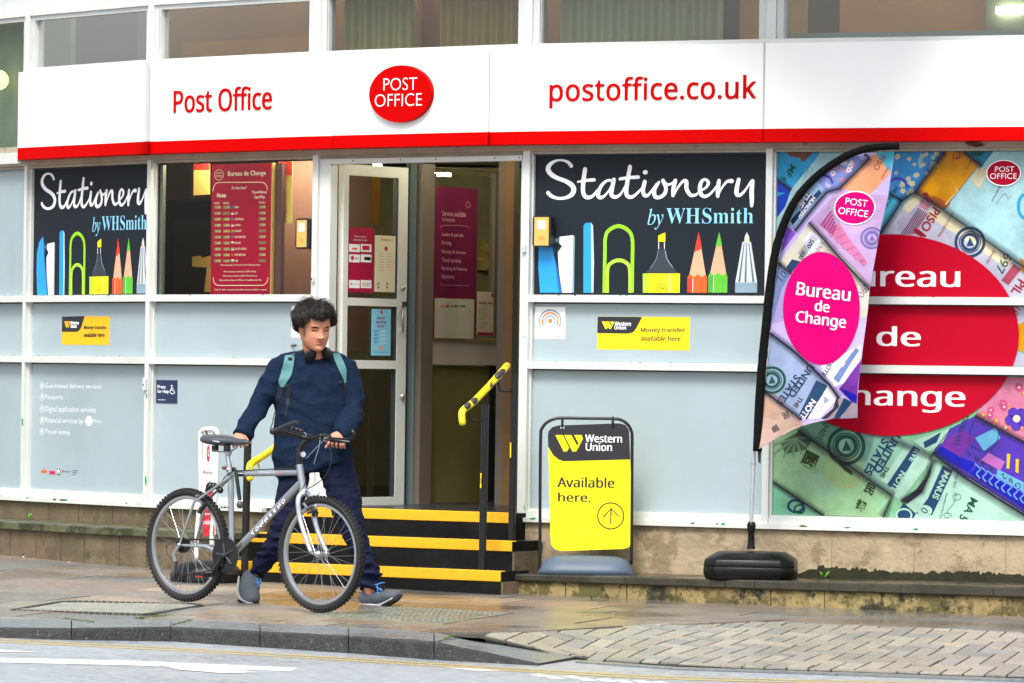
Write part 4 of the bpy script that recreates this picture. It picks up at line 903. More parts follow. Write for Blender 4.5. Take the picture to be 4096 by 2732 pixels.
# the two gold and black hearing loop units
gold = mat("gold_plate", "#d8b25e", .4, metal=.2); lcd = mat("unit_window", "#cdd6da", .3); unit_b = mat("unit_black", "#15181c", .45)
def unit(fr, k, x0, y0, x1, y1, gx0, gy0, gx1, gy1, sq, arc, label, h0):
    o0 = fr.P(*q1(k, (x0+x1)/2, (y0+y1)/2), h0); root = thing("intercom_unit", label, "intercom", o0, "gold and black call units by the door")
    A_ = Art(fr, h0+.045); a, b = A_.sz([q1(k, x0, y1)])[0]; c, d = A_.sz([q1(k, x1, y0)])[0]
    mb = MB(); mb.slab(fr, rr(a, b, c, d, .022), h0, h0+.045, unit_b); mb.build("housing", root, bevel=.004)
    A_ = Art(fr, h0+.0465); a, b = A_.sz([q1(k, gx0, gy1)])[0]; c, d = A_.sz([q1(k, gx1, gy0)])[0]; mb = MB(); mb.fbox(fr, a, c, b, d, h0+.0452, h0+.0465, gold); fo = mb.build("face_plate", root)
    A_.rect(*q(k, *sq), lcd, 1); cc = q1(k, *arc[:2]); s = arc[2]*Z[k][2]
    for r in (1, .7, .4): A_.ring(cc, r*s, r*s, .13*s, mat("unit_orange", "#c9812a", .5), 1, math.radians(-35), math.radians(215), 20)
    A_.mb.build("window_and_mark", fo)
unit(BAY[4], 'P4', 22, 642, 206, 950, 40, 658, 184, 935, [(72,690),(152,776)], (110, 878, 32), "gold and black call unit on the right side of the doorway", -.02)
unit(BAY[2], 'P2', 1570, 682, 1730, 1018, 1583, 703, 1694, 996, [(1608,735),(1670,826)], (1636, 938, 26), "gold and black call unit on the left side of the doorway", -.05)
# rates board standing behind the glass of bay 2
bw_ = mat("board_crimson", (.42,.004,.035), .4, spec=.1); bwd = mat("board_side", "#5a3a38", .6); cream = mat("print_warm_white", "#f6e7c4", .45); seg = mat("lcd_olive", "#7d7a4e", .5); segd = mat("digit_yellow", "#f2e08a", .5)
hb = -.13; rb0 = thing("rates_board", "tall crimson currency rates board standing behind the window glass", "rates board", f2.P(*q1('P2', 980, 1480), hb))
def fb(x0, x1, y0, y1, h0, h1, mt, nm):
    a, b = f2.pix(*q1('P2', x0, y1), hb); c, d = f2.pix(*q1('P2', x1, y0), hb); mb = MB(); mb.fbox(f2, a, c, b, d, h0, h1, mt); return mb.build(nm, rb0)
fb(650, 1310, 85, 1600, hb-.02, hb, bw_, "panel"); fb(1311, 1318, 85, 1600, hb-.02, hb+.002, gold, "edge_trim"); fb(1319, 1405, 88, 1600, hb-.05, hb-.02, bwd, "panel")
A = Art(f2, hb+.0005); T = lambda body, x0, yb, x1, yt, m_=cream, off=.008: A.text(body, q1('P2', x0, yb), q1('P2', x1, 0)[0], q1('P2', 0, yt)[1], m_, 2, off)
A.ring(q1('P2', 747, 215), 17.5, 20.5, 2, cream, 1); T("POST", 722, 208, 774, 186); T("OFFICE", 711, 242, 782, 218); T("Bureau de Change", 843, 242, 1253, 176, cream, .02)
S_ = lambda pts, w: A.stroke(q('P2', *pts), w, cream, 1)
S_([(680,388),(690,345),(715,308),(760,297),(980,296),(1200,296),(1245,312),(1265,345),(1270,378)], 3.2); S_([(685,1330),(695,1380),(730,1408),(780,1410),(980,1410),(1200,1409),(1245,1395),(1268,1365),(1274,1328)], 3.2)
T("Our Best Rates*", 883, 372, 1046, 340); T("Notes", 726, 460, 824, 414, cream, .03); T("Travel Money", 1102, 425, 1265, 388, cream, .03); T("Card Plus", 1127, 472, 1243, 438, cream, .03); T("WE BUY", 697, 535, 757, 510); T("WE SELL", 791, 533, 859, 508); T("WE SELL", 1178, 526, 1250, 503)
rows = (("EURO", "1.2800", "1.1200", "1.1280"), ("USA", "1.3600", "", "1.2140"), ("AUSTRALIA", "2.2000", "1.8200", "1.8300"), ("CANADA", "1.9800", "1.6000", "1.6080"), ("HUNGARY", "542.02", "408.65", ""), ("NEW ZEALAND", "2.4100", "1.9290", "1.9390"), ("POLAND", "5.9000", "4.5725", ""), ("SOUTH AFRICA", "28.256", "22.413", "22.534"), ("SWITZERLAND", "1.2900", "1.0400", "1.0460"), ("UAE", "5.3700", "4.2910", ""))
flagc = [(dblue, dblue), (pred, wht), (dblue, pred), (pred, wht), (pora, pgrn), (dblue, pred), (wht, pred), (pgrn, wht), (pred, pred), (wht, pgrn)]
for k, (nm, a, b, c) in enumerate(rows):
    y = 565+k*64.4
    for x, t, dy in ((695, a, 0), (790, b, 0), (1178, c, -4)):
        A.rect(q1('P2', x, y-14+dy), q1('P2', x+72, y+16+dy), seg, 1)
        if t: T(t, x+16, y+13+dy, x+70, y-11+dy, segd)
    A.rect(q1('P2', 878, y-16), q1('P2', 908, y), flagc[k][0], 1); A.rect(q1('P2', 878, y), q1('P2', 908, y+14), flagc[k][1], 1); T(nm, 918, y+10, 918+len(nm)*10.6, y-12, cream, .02)
for t, x0, y, x1 in (("*These rates apply in this branch for the following amounts", 758, 1203, 1192), ("When we sell you a minimum of £1000 of Notes", 796, 1275, 1148), ("When we buy a minimum of £500 of Notes from you", 788, 1321, 1158), ("When we load a minimum of £700 onto a Travel Money Card Plus", 746, 1368, 1205), ("Rates for other currencies and smaller amounts available on request", 700, 1470, 1264)): T(t, x0, y, x1, y-24)
A.mb.build("lettering", rb0)
# papers on the open door leaf and the lobby screen
def leaf_paper(fr, k, p, mt, label, h, items, cat="poster"):
    A = Art(fr, h); A.back(q1(k, *p[0]), q1(k, *p[1]), mt, .0012)
    for it in items(A, k): pass
    return tag(A.mb.build("paper_notice", loc=fr.P(*q1(k, *p[0]), h)), label, cat)
crim = mat("notice_crimson", "#a3123f", .4); pale = mat("notice_cream", "#d9d5b4", .5); cyan = mat("notice_blue", "#7fc4dc", .5); purple = mat("notice_plum", "#6d1f45", .4); lpink = mat("notice_pink_text", "#d9a0ae", .5); offw = mat("notice_offwhite", "#b9b7a4", .5)
def i1(A, k):
    T = lambda b, x0, yb, x1, yt, m_: A.text(b, q1(k, x0, yb), q1(k, x1, 0)[0], q1(k, 0, yt)[1], m_, 2)
    T("Send, collect", 317, 702, 411, 687, wht); T("and return with", 307, 728, 418, 713, wht)
    for y in (755, 838, 1045):
        for x in (273, 367): A.rect(q1(k, x, y), q1(k, x+86, y+67), wht, 1)
    A.rect(q1(k, 298, 785), q1(k, 338, 802), pora, 2); A.rect(q1(k, 380, 768), q1(k, 437, 806), pmag, 2); A.poly(q(k, (287,856),(300,848),(313,856),(311,880),(299,888),(288,880)), pmag, 2); T("dpd", 317, 886, 347, 858, pgry); A.rect(q1(k, 395, 860), q1(k, 447, 887), pdk, 2); A.ell(q1(k, 292, 1078), 2.6, 4.5, pmag, 2); T("MoneyGram", 302, 1086, 350, 1072, pgry)
    a = q(k, (377,1066),(402,1096)); wlogo(A, *a[0], *a[1], mat("notice_gold", "#d8b414", .5), 2); T("Western", 405, 1078, 446, 1062, pgry); T("Union", 405, 1096, 434, 1080, pgry); return ()
leaf_paper(DL, 'PD', [(263,618),(470,1148)], crim, "crimson notice with white logo squares on the open door glass", -.012, i1)
def i2(A, k):
    T = lambda b, x0, yb, x1, yt, m_: A.text(b, q1(k, x0, yb), q1(k, x1, 0)[0], q1(k, 0, yt)[1], m_, 2)
    T("Opening hours", 526, 732, 622, 706, crim); A.ell(q1(k, 571, 794), 6, 9, crim, 1)
    for j in range(7): A.rect(q1(k, 517, 832+j*22), q1(k, 552, 840+j*22), lpink, 1); A.rect(q1(k, 572, 832+j*22), q1(k, 622, 840+j*22), lpink, 1)
    for x in (509, 579):
        for y in (1075, 1105): A.ell(q1(k, x, y), 3.2, 5, crim, 1)
    return ()
leaf_paper(DL, 'PD', [(484,685),(657,1145)], pale, "cream opening hours notice on the open door glass", -.012, i2)
def i3(A, k):
    T = lambda b, x0, yb, x1, yt, m_, o=0: A.text(b, q1(k, x0, yb), q1(k, x1, 0)[0], q1(k, 0, yt)[1], m_, 2, o)
    A.ell(q1(k, 547, 584), 5, 7, pmag, 1); mg = mat("notice_magenta", "#9c2a78", .5)
    T("Easter", 516, 632, 573, 610, mg, .01); T("opening", 509, 664, 578, 638, mg, .01); T("hours", 517, 686, 565, 665, mg, .01)
    for j in range(4): T("CLOSED", 540, 720+j*25, 576, 708+j*25, wht); A.rect(q1(k, 497, 706+j*25), q1(k, 528, 710+j*25), dblue, 1); A.rect(q1(k, 497, 714+j*25), q1(k, 520, 717+j*25), dblue, 1)
    A.rect(q1(k, 532, 812), q1(k, 556, 838), mat("notice_coral", "#e08a8a", .5), 1); A.rect(q1(k, 492, 852), q1(k, 596, 856), dblue, 1); return ()
leaf_paper(DL, 'E', [(482,563),(607,878)], cyan, "pale blue Easter opening hours notice on the open door", -.006, i3)
def i4(A, k):
    T = lambda b, x0, yb, x1, yt, m_: A.text(b, q1(k, x0, yb), q1(k, x1, 0)[0], q1(k, 0, yt)[1], m_, 2)
    T("Services available", 1021, 528, 1210, 486, lpink); T("in branch", 1021, 572, 1122, 540, lpink); A.ring(q1(k, 1230, 440), 8, 12, 1.5, lpink, 1)
    for t, y, x1 in (("Letter & parcels", 700, 1192), ("Driving", 768, 1095), ("Identity & licences", 838, 1212), ("Travel services", 902, 1172), ("Banking & finances", 972, 1224), ("Insurance", 1032, 1118)): T(t, 1018, y, x1, y-38, lpink)
    A.stroke(q(k, (1008,635),(1020,610),(1120,606),(1225,616),(1240,640)), 1.2, lpink, 1); A.stroke(q(k, (1008,1062),(1020,1086),(1120,1088),(1225,1090),(1238,1070)), 1.2, lpink, 1)
    A.rect(q1(k, 963, 1190), q1(k, 1276, 1518), offw, 1)
    for x, m_ in ((1006, pora), (1048, pmag), (1092, pgrn2), (1116, pgry), (1168, pgry)): A.rect(q1(k, x, 1248), q1(k, x+(30 if x < 1090 else 16 if x < 1100 else 40), 1264), m_, 2)
    return ()
leaf_paper(LS, 'PD', [(965,290),(1292,1518)], purple, "tall plum services poster with a white foot on the lobby glass", .012, i4)
def i5(A, k):
    A.ell(q1(k, 1430, 1168), 7, 9, crim, 1); A.text("always alert", q1(k, 1318, 1244), q1(k, 1434, 0)[0], q1(k, 0, 1215)[1], crim, 2, .02)
    for j in range(9): A.rect(q1(k, 1316, 1262+j*20), q1(k, 1400-(j % 3)*18, 1267+j*20), pgry, 1)
    A.rect(q1(k, 1304, 1464), q1(k, 1448, 1492), crim, 1); return ()
leaf_paper(LS, 'PD', [(1306,1138),(1450,1492)], mat("notice_pale", "#c9bda0", .5), "narrow cream always alert notice beside the plum poster", .012, i5)

for x, y, L_ in ((.3, -.8, .5), (.9, -.9, .4), (.3, -1.5, .8)):  # hidden fill tubes added to brighten the doorway and lobby
    mb = MB(); mb.tube([BAY[3].pt(x, zz(1.425), y), BAY[3].pt(x+L_, zz(1.425), y)], .016, tubem_, 8); mb.build("fill_light", bld)
# ================================================================== bank note mural in the right bay
C = lambda n, h: mat("note_"+n, tone(h, 1.1, .70), .4, var=(3.5, .3), engrave=(38, .26), spec=.2)
nt_cyan, nt_blue, nt_sky, nt_org, nt_teal, nt_mint, nt_lil, nt_crm = C("cyan","#43a9dc"), C("blue","#2646c4"), C("sky","#4f9ad6"), C("orange","#e9a53a"), C("teal","#2a87a3"), C("mint","#b5e0e6"), C("lilac","#c9c9dc"), C("cream","#ece5c4")
nt_grn, nt_grn2, nt_grn3, nt_pnk, nt_vio, nt_brn, nt_drk, nt_ink, nt_rus, nt_dgr = C("green","#8fc9a0"), C("pale_green","#b9e3d0"), C("sea_green","#9fd0ba"), C("pink","#e58fb0"), C("violet","#5a3fb8"), C("brown","#7a4f3c"), C("dark","#3a3c44"), C("ink_blue","#26486e"), C("russet","#a8303f"), C("dark_green","#1f5b48")
nt_mag, nt_red = C("magenta","#c8206a"), mat("red_oval",(.38,.0012,.016), .45, spec=.08)
def hatch(A, k, a, b, w, n, mt, sw=1.2, l=2):
    """n parallel fine lines across the band a->b, each w long"""
    for i in range(n):
        t = (i+.5)/n; x = a[0]+(b[0]-a[0])*t; y = a[1]+(b[1]-a[1])*t; A.stroke(q(k, (x, y), (x+w[0], y+w[1])), sw, mt, l, smooth=False, cap=False)
def swirl(A, k, c, r, mt, n=7, sw=1.2, l=2):
    for i in range(n):
        t = 2*PI*i/n; A.ring(q1(k, c[0]+r*.5*math.cos(t), c[1]+r*.5*math.sin(t)), r*.45*Z[k][2], r*.45*Z[k][2], sw, mt, l, n=20)
def flower(A, k, c, r, m1, m2, l=3):
    for i in range(5):
        t = 2*PI*i/5+.4; A.ell(q1(k, c[0]+r*.55*math.cos(t), c[1]+r*.55*math.sin(t)), r*.42*Z[k][2], r*.42*Z[k][2], m1, l, 12)
    A.ell(q1(k, *c), r*.3*Z[k][2], r*.3*Z[k][2], m2, l+1, 10)
def seal(A, k, c, r, mt, l=3):
    s = Z[k][2]; p = q1(k, *c); A.ring(p, r*s, r*s, r*s*.2, mt, l); A.ring(p, r*.74*s, r*.74*s, r*s*.07, mt, l); A.ring(p, r*.55*s, r*.55*s, r*s*.22, mt, l); A.poly(q(k, (c[0]-r*.25, c[1]+r*.3), (c[0], c[1]-r*.35), (c[0]+r*.3, c[1]+r*.25)), mt, l)
def oval_logo(A, c, rx, ry, mt, t1, t2, k, l=5, b=7):
    A.ell(c, rx+b, ry+b, wht, l); A.ell(c, rx, ry, mt, l+1)
    for body, p, x1, y1 in (t1, t2) if t1 else (): A.text(body, q1(k, *p), q1(k, x1, 0)[0], q1(k, 0, y1)[1], wht, l+2, -.006)
inkwash = bpy.data.materials.new("printed_dark_wash"); inkwash.use_nodes = True; _n = inkwash.node_tree; _t = _n.nodes.new("ShaderNodeBsdfTransparent"); _m = _n.nodes.new("ShaderNodeMixShader"); _m.inputs[0].default_value = .17
_n.nodes["Principled BSDF"].inputs["Base Color"].default_value = (.012, .014, .03, 1); _n.nodes["Principled BSDF"].inputs["Roughness"].default_value = .5
_n.links.new(_t.outputs[0], _m.inputs[1]); _n.links.new(_n.nodes["Principled BSDF"].outputs[0], _m.inputs[2]); _n.links.new(_m.outputs[0], _n.nodes["Material Output"].inputs[0])
def shade(A, k, pts, w):      # the soft dark edge printed between two rolled notes
    for i, f in enumerate((1, .72, .48, .28)): A.stroke(q(k, *pts), w*f*Z[k][2], inkwash, 6.1+i*.2, smooth=False, cap=False)
def mural(A):
    k = 'M5'; Q = lambda pts, m, l=1: A.poly(q('M5', *pts), m, l); R = lambda pts, m, l=1: A.poly(q('M6', *pts), m, l)
    Q([(200,60),(2400,60),(2400,1500),(200,1500)], nt_mint, 0); R([(120,40),(1900,40),(1900,1560),(120,1560)], nt_grn, 0)
    Q([(225,90),(600,90),(560,160),(350,415),(225,330)], nt_cyan); Q([(290,92),(545,92),(455,190),(420,150),(345,142)], nt_brn, 2); Q([(225,330),(350,415),(300,560),(228,660)], nt_blue); Q([(228,440),(300,450),(228,480)], nt_cyan, 2)
    A.rtext("MF", q1(k, 345, 262), 62*.47, 238, nt_dgr, 3, .02); A.rtext("8", q1(k, 288, 330), 50*.47, 238, nt_dgr, 3, .02)
    for i in range(6): A.stroke(q(k, (280+i*42,180+i*8),(330+i*40,230+i*5),(250+i*46,330+i*12)), .9, nt_ink, 2)
    Q([(1215,92),(1650,92),(1410,430),(1285,512),(1120,440)], nt_sky); rn = random.Random(2)
    for i in range(40):
        u, v = rn.uniform(1230, 1600), rn.uniform(110, 470)
        if u-1215 > 0 and v < 430-(u-1410)*1.35 and v < 480: flower(A, k, (u, v), rn.uniform(16, 26), nt_crm if i % 2 else nt_mint, nt_org, 2+(i % 2)*2)
    A.stroke(q(k, (1190,345),(1240,325),(1300,340),(1340,400)), 9, nt_violet if False else nt_vio, 3)
    Q([(1655,92),(1805,92),(1945,205),(1645,595),(1400,445)], nt_org); Q([(1400,445),(1480,500),(1560,470),(1700,540),(1645,595)], C("burnt_orange","#c8701e"), 2); Q([(1455,455),(1500,440),(1530,500),(1590,560),(1500,520)], nt_rus, 3)
    A.rtext("PISO", q1(k, 1795, 95), 52*.47, 240, nt_rus, 3); A.rtext("O", q1(k, 1750, 130), 68*.47, 240, nt_rus, 3); A.rtext("AMBILACE", q1(k, 1862, 195), 20*.47, 238, nt_rus, 3); A.stroke(q(k, (1745,410),(1760,440),(1730,470),(1700,500),(1660,545)), 5, nt_crm, 3)
    Q([(1805,92),(2065,92),(1965,228),(1945,205)], nt_teal); A.ell(q1(k, 1930, 100), 26, 16, nt_dgr, 2)
    Q([(1945,205),(2030,280),(1940,420),(1870,330)], nt_crm, 2); A.rtext("Bangko Sentral", q1(k, 2085, 455), 22*.47, 240, nt_ink, 3); A.stroke(q(k, (2085,545),(2140,470),(2165,455),(2190,500),(2215,470)), 1.2, nt_ink, 3); A.ring(q1(k, 2330, 560), 26, 46, 12, nt_cyan, 3)
    Q([(1400,445),(1645,595),(2235,1015),(2400,1130),(2400,1500),(1050,1500),(1105,790)], nt_lil); Q([(1400,445),(1470,488),(1350,620),(1290,580)], nt_crm, 2); Q([(1545,540),(1650,600),(2235,1015),(2180,1090),(1960,940),(1500,640)], nt_crm, 2)
    hatch(A, k, (1240,700), (1420,560), (60,150), 34, C("mauve_line","#9a94b8"), .8, 2); Q([(1455,500),(1530,545),(1500,600),(1430,560)], C("dusty_pink","#cf8f9a"), 3)
    for i in range(6): Q([(1430+i*14,575+i*9),(1438+i*14,580+i*9),(1290+i*18,800),(1280+i*18,800)], nt_rus if i % 2 else C("slate_violet","#5a5a86"), 3)
    for i in range(4): Q([(1390+i*18,745+i*14),(1440+i*18,760+i*14),(1440+i*18,790+i*10),(1390+i*18,790+i*10)], nt_rus, 4)
    A.rtext("PISO", q1(k, 1530, 675), 82*.47, 238, nt_rus, 4, .02); seal(A, k, (1865,865), 120, nt_ink, 4); A.rtext("697", q1(k, 2150, 1045), 84*.47, 238, nt_dgr, 4); A.rtext("BANGKO SENTRAL", q1(k, 1660, 720), 20*.47, 238, nt_rus, 4); A.rtext("SENG PILI", q1(k, 2040, 990), 22*.47, 238, nt_rus, 4)
    Q([(2235,1050),(2300,1095),(2190,1230),(2130,1190)], C("rose_band","#b5566a"), 3); A.rtext("PIL", q1(k, 2275, 1250), 80*.47, 238, nt_rus, 4, .02); Q([(2290,1000),(2400,1060),(2400,1200),(2300,1110)], nt_org, 3); A.rtext("10", q1(k, 2255, 1450), 60*.47, 238, nt_rus, 4)
    Q([(1165,430),(1290,515),(1105,790),(1060,790)], C("ice_cyan","#5fc0e0"), 2); A.rtext("HUNDRED", q1(k, 1180, 510), 40*.47, 238, nt_ink, 3, .02)
    shade(A, k, [(1655,95),(1410,432),(1290,515),(1105,795)], 90); shade(A, k, [(1400,445),(1645,597),(2240,1020),(2400,1130)], 110); shade(A, k, [(1805,92),(1965,228)], 70); shade(A, k, [(228,330),(352,418)], 60); shade(A, k, [(1130,430),(1290,515)], 60)
    for pts, w in (([(1655,95),(1410,432),(1290,515),(1105,795)], 7), ([(1400,445),(1545,540),(1645,597),(2240,1020),(2400,1130)], 6), ([(1945,205),(1640,592)], 2), ([(1805,92),(1965,228)], 6), ([(1130,430),(1290,515)], 6), ([(228,330),(352,418)], 5)): A.stroke(q(k, *pts), w*.6, nt_drk, 4, smooth=False)
    # middle light
    R([(1770,50),(1900,50),(1900,170),(1800,170)], nt_lil, 2); R([(1800,170),(1900,120),(1900,380),(1800,330)], nt_org, 2); R([(1770,330),(1900,390),(1900,450),(1740,450)], nt_lil, 2)
    # lower light
    k = 'M6'
    R([(1740,520),(1900,520),(1900,980),(1520,775)], nt_pnk); rn = random.Random(4)
    for i in range(26):
        u, v = rn.uniform(1560, 1850), rn.uniform(560, 900)
        if u > 1560+(780-v)*.8 and v < 800+(u-1520)*.5: flower(A, k, (u, v), rn.uniform(22, 40), C("coral_petal","#ef8f7a") if i % 2 else C("rose_petal","#dd5f9c"), nt_crm, 2+(i % 3))
    flower(A, k, (1800,800), 85, nt_vio, nt_crm, 6)
    R([(1355,865),(1520,780),(1900,985),(1900,1470),(1440,1190),(1235,1030)], nt_vio); R([(1330,930),(1440,880),(1520,930),(1400,1080),(1280,1010)], C("plum","#7a3aa5"), 2); R([(1290,985),(1420,1060),(1380,1110),(1240,1035)], C("royal","#1c22b8"), 2); R([(1420,1060),(1520,1100),(1480,1165),(1380,1110)], C("royal","#1c22b8"), 2)
    R([(1520,930),(1660,860),(1690,930),(1580,1020)], C("pale_azure","#79bfe6"), 3); R([(1610,1030),(1720,1090),(1690,1150),(1560,1080)], C("orchid","#c978c8"), 3); R([(1670,1140),(1848,1230),(1848,1300),(1660,1200)], C("pale_azure","#79bfe6"), 3); R([(1480,1170),(1540,1110),(1900,1330),(1900,1440)], C("royal","#1c22b8"), 2)
    for i in range(9): A.stroke(q(k, (1520+i*42,1105+i*24),(1555+i*42,1140+i*24),(1530+i*42,1170+i*24),(1550+i*42,1200+i*24)), 6, C("wave_blue","#7fa6ee"), 4)
    for i, c in enumerate("1947 26G"):
        if c != ' ': A.rtext(c, q1(k, 1480+i*47, 1035+i*31), 42*.593, 215, nt_drk, 5)
    A.stroke(q(k, (1510,810),(1480,930),(1500,985),(1590,1020),(1660,970),(1680,880)), 3, nt_ink, 4); A.rtext("DOLLARS", q1(k, 1425, 880), 36*.593, 250, nt_ink, 4, .01); R([(1735,1035),(1758,1040),(1750,1140),(1732,1135)], C("gold","#f0d020"), 6); R([(1795,1070),(1815,1075),(1812,1170),(1792,1160)], C("gold","#f0d020"), 6)
    R([(325,880),(480,800),(900,900),(1100,960),(1232,1075),(1020,1352),(960,1318)], nt_grn3); R([(325,880),(480,800),(640,870),(560,1050)], C("sage","#7fae94"), 2)
    seal(A, k, (650,985), 118, nt_dgr, 4); hatch(A, k, (700,900), (850,900), (-60,190), 26, nt_ink, .9, 2); A.rtext("3401", q1(k, 495, 885), 44*.593, 242, nt_dgr, 4)
    A.rtext("STATES", q1(k, 855, 1060), 62*.593, 240, nt_ink, 4, .03); A.rtext("UNITED", q1(k, 925, 1035), 62*.593, 240, nt_ink, 4, .03); A.rtext("THE", q1(k, 910, 1160), 34*.593, 240, nt_drk, 4, .02)
    R([(1070,960),(1110,985),(930,1240),(885,1215)], nt_grn2, 3); R([(1105,980),(1150,1010),(975,1280),(925,1245)], nt_ink, 4); A.rtext("NOTE", q1(k, 1000, 1225), 44*.593, 240, nt_grn2, 5, .03); A.rtext("RVE", q1(k, 1110, 1050), 40*.593, 240, nt_grn2, 5, .03)
    R([(1145,1005),(1232,1075),(1020,1352),(970,1320)], nt_grn2, 3)
    R([(1228,1078),(1290,1110),(1500,1215),(1900,1470),(1900,1560),(1120,1560),(1050,1382),(1130,1300),(1200,1180)], nt_grn2, 2)
    R([(1240,1072),(1190,1190),(1120,1280),(1020,1352),(1062,1372),(1160,1300),(1215,1180)], C("shadowless_brown","#241c18"), 5)
    R([(1300,1115),(1370,1150),(1230,1450),(1120,1440),(1200,1340)], nt_ink, 3); A.rtext("MANUS", q1(k, 1290, 1250), 46*.593, 245, nt_grn2, 5, .03); A.ell(q1(k, 1180, 1420), 30, 22, nt_grn2, 5); A.rtext("0", q1(k, 1178, 1420), 30, 240, nt_ink, 6)
    A.rtext("MA", q1(k, 1490, 1390), 58*.593, 243, nt_dgr, 4, .02); A.rtext("5", q1(k, 1440, 1470), 58*.593, 243, nt_dgr, 4, .02); A.rtext("Secretary of the Treasury", q1(k, 1300, 1410), 20*.593, 255, nt_ink, 4)
    A.stroke(q(k, (1380,1320),(1415,1310),(1420,1340),(1380,1350),(1370,1320),(1395,1300),(1375,1370),(1350,1400),(1330,1430),(1360,1450),(1320,1470),(1310,1440),(1340,1440)), 1.6, nt_ink, 4); A.rtext("SERIES 2013", q1(k, 1392, 1205), 17*.593, 255, nt_ink, 4)
    R([(1000,1420),(1040,1370),(1120,1440),(1100,1480),(990,1480)], nt_ink, 4); A.ring(q1(k, 1040, 1450), 30, 24, 7, nt_grn2, 5)
    R([(1100,950),(1355,865),(1300,960),(1200,1028)], nt_grn2, 3); R([(1170,960),(1290,890),(1260,960),(1180,1000)], nt_ink, 4)
    R([(155,920),(325,880),(960,1318),(965,1330),(900,1465),(490,1450),(155,1225)], C("celadon","#a9d4a4"), 2); R([(205,960),(330,885),(420,945),(380,1010),(240,1040)], C("olive_leaf","#56744e"), 3)
    for i in range(7): t = i/7*PI; A.stroke(q(k, (310,930),(310+100*math.cos(t)-40,930+95*math.sin(t)),(300+150*math.cos(t)-40,940+130*math.sin(t))), [3,10,3], C("leaf_line","#86a888"), 4)
    A.rtext("圆", q1(k, 405, 1080), 110*.593, -25, C("char_green","#35491f"), 5, .03); A.rtext("民", q1(k, 810, 1275), 74*.593, -28, C("char_green","#35491f"), 5, .03); A.rtext("银", q1(k, 750, 1385), 74*.593, -28, C("char_green","#35491f"), 5, .03)
    R([(530,1040),(560,1045),(690,1155),(690,1185),(640,1150)], C("char_green","#35491f"), 4)
    for r in (150, 120, 90): A.ring(q1(k, 640, 1150), r*.593, r*.45, 2, C("guilloche","#c9c75a"), 3)
    swirl(A, k, (640,1150), 130, C("guilloche","#c9c75a"), 12); swirl(A, k, (880,1370), 80, C("guilloche_mint","#7fd0b4"), 8)
    hatch(A, k, (290,1190), (480,1350), (150,-60), 16, nt_mint, 1, 3)
    R([(155,1230),(490,1450),(470,1500),(155,1500)], C("aqua_green","#8fd6ae"), 3); A.ring(q1(k, 310, 1390), 30, 24, 10, nt_ink, 4); A.ring(q1(k, 335, 1410), 20, 16, 7, nt_dgr, 4)
    shade(A, k, [(325,880),(960,1320),(900,1465)], 90); shade(A, k, [(155,1228),(500,1455)], 60); shade(A, k, [(1232,1030),(1440,1190),(1900,1480)], 100); shade(A, k, [(1520,778),(1900,985)], 70); shade(A, k, [(1240,1075),(1160,1290),(1020,1360)], 70); shade(A, k, [(480,800),(900,910),(1232,1060)], 70)
    for pts, w in (([(325,880),(960,1320),(900,1465)], 8), ([(155,1228),(500,1455)], 9), ([(1232,1030),(1440,1190),(1900,1480)], 12), ([(1520,778),(1900,985)], 8), ([(1235,1030),(1355,865)], 4)): A.stroke(q(k, *pts), w*.6, nt_drk, 6, smooth=False)
    # the oval and its words
    A.ell((3560, 1340), 512, 403, nt_red, 8, 72)
    A.btext(ms("Bureau"), q1('M5', 700, 1240), q1('M5', 1776, 0)[0], q1('M5', 0, 1068)[1], wht, 9, 7); A.btext(ms("de"), q1('M6', 860, 310), q1('M6', 1148, 0)[0], q1('M6', 0, 176)[1], wht, 9, 7); A.btext(ms("Change"), q1('M6', 515, 748), q1('M6', 1448, 0)[0], q1('M6', 0, 566)[1], wht, 9, 7)
    oval_logo(A, q1('M5', 2152, 280), 66, 49, mat("oval_crimson", (.33,.003,.022), .45, spec=.08), ("POST", (2080,270), 2243, 225), ("OFFICE", (2037,330), 2263, 283), 'M5', 8, 4)
f5 = BAY[5]; ua, ub = mul_w[5]/2+.0135, 2.6
mur = thing("window_mural", "bright bank note mural with a big red oval filling the right hand shop bay", "mural", f5.pt(1, zz(-.8), -REC))
for z0, z1 in ((.4865, 1.347), (.0795, .4390), (-.828, .0290)):
    A = Art(f5, WH); mural(A)
    A.clip(f5.pt(ua, 0, 0), -f5.t); A.clip(f5.pt(ub, 0, 0), f5.t); A.clip(f5.pt(0, zz(z1), 0), Vector((0,0,1))); A.clip(f5.pt(0, zz(z0), 0), Vector((0,0,-1)))
    A.mb.fbox(f5, ua, ub, zz(z0), zz(z1), WH-.01, WH-.001, nt_drk); A.mb.build("printed_panel", mur)
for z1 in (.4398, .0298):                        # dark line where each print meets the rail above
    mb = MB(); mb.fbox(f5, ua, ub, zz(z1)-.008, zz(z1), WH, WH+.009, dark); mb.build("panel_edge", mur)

# ================================================================== feather flag and its base
FH = .34
flg = thing("feather_flag", "tall pink and lilac feather flag in a black base on the stone ledge", "flag", f5.P(*q1('I', 520, 870), FH))
fm, fm2, fpk = mat("flag_magenta", (.56,.0005,.135), .7, spec=.06), mat("flag_lilac", "#a99ad0", .6), mat("flag_white", "#d5cfe2", .6)
G_ = lambda n, h: mat("flag_"+n, tone(h, 1.12, .74), .65, var=(4, .24), engrave=(42, .24), spec=.15)
outline = q('M5', (1216,95),(1190,280),(1165,480),(1130,640),(1100,770),(1060,1000),(1012,1270),(1000,1420))+q('M6', (785,150),(770,290),(752,500),(738,660),(733,795),(640,800),(560,800),(440,825),(350,850),(270,885),(200,925),(140,965),(80,1005),(88,800),(98,600),(120,400),(140,210))+q('M5', (172,1567),(200,1300),(235,1000),(290,720),(400,470),(560,300),(760,172),(950,112))
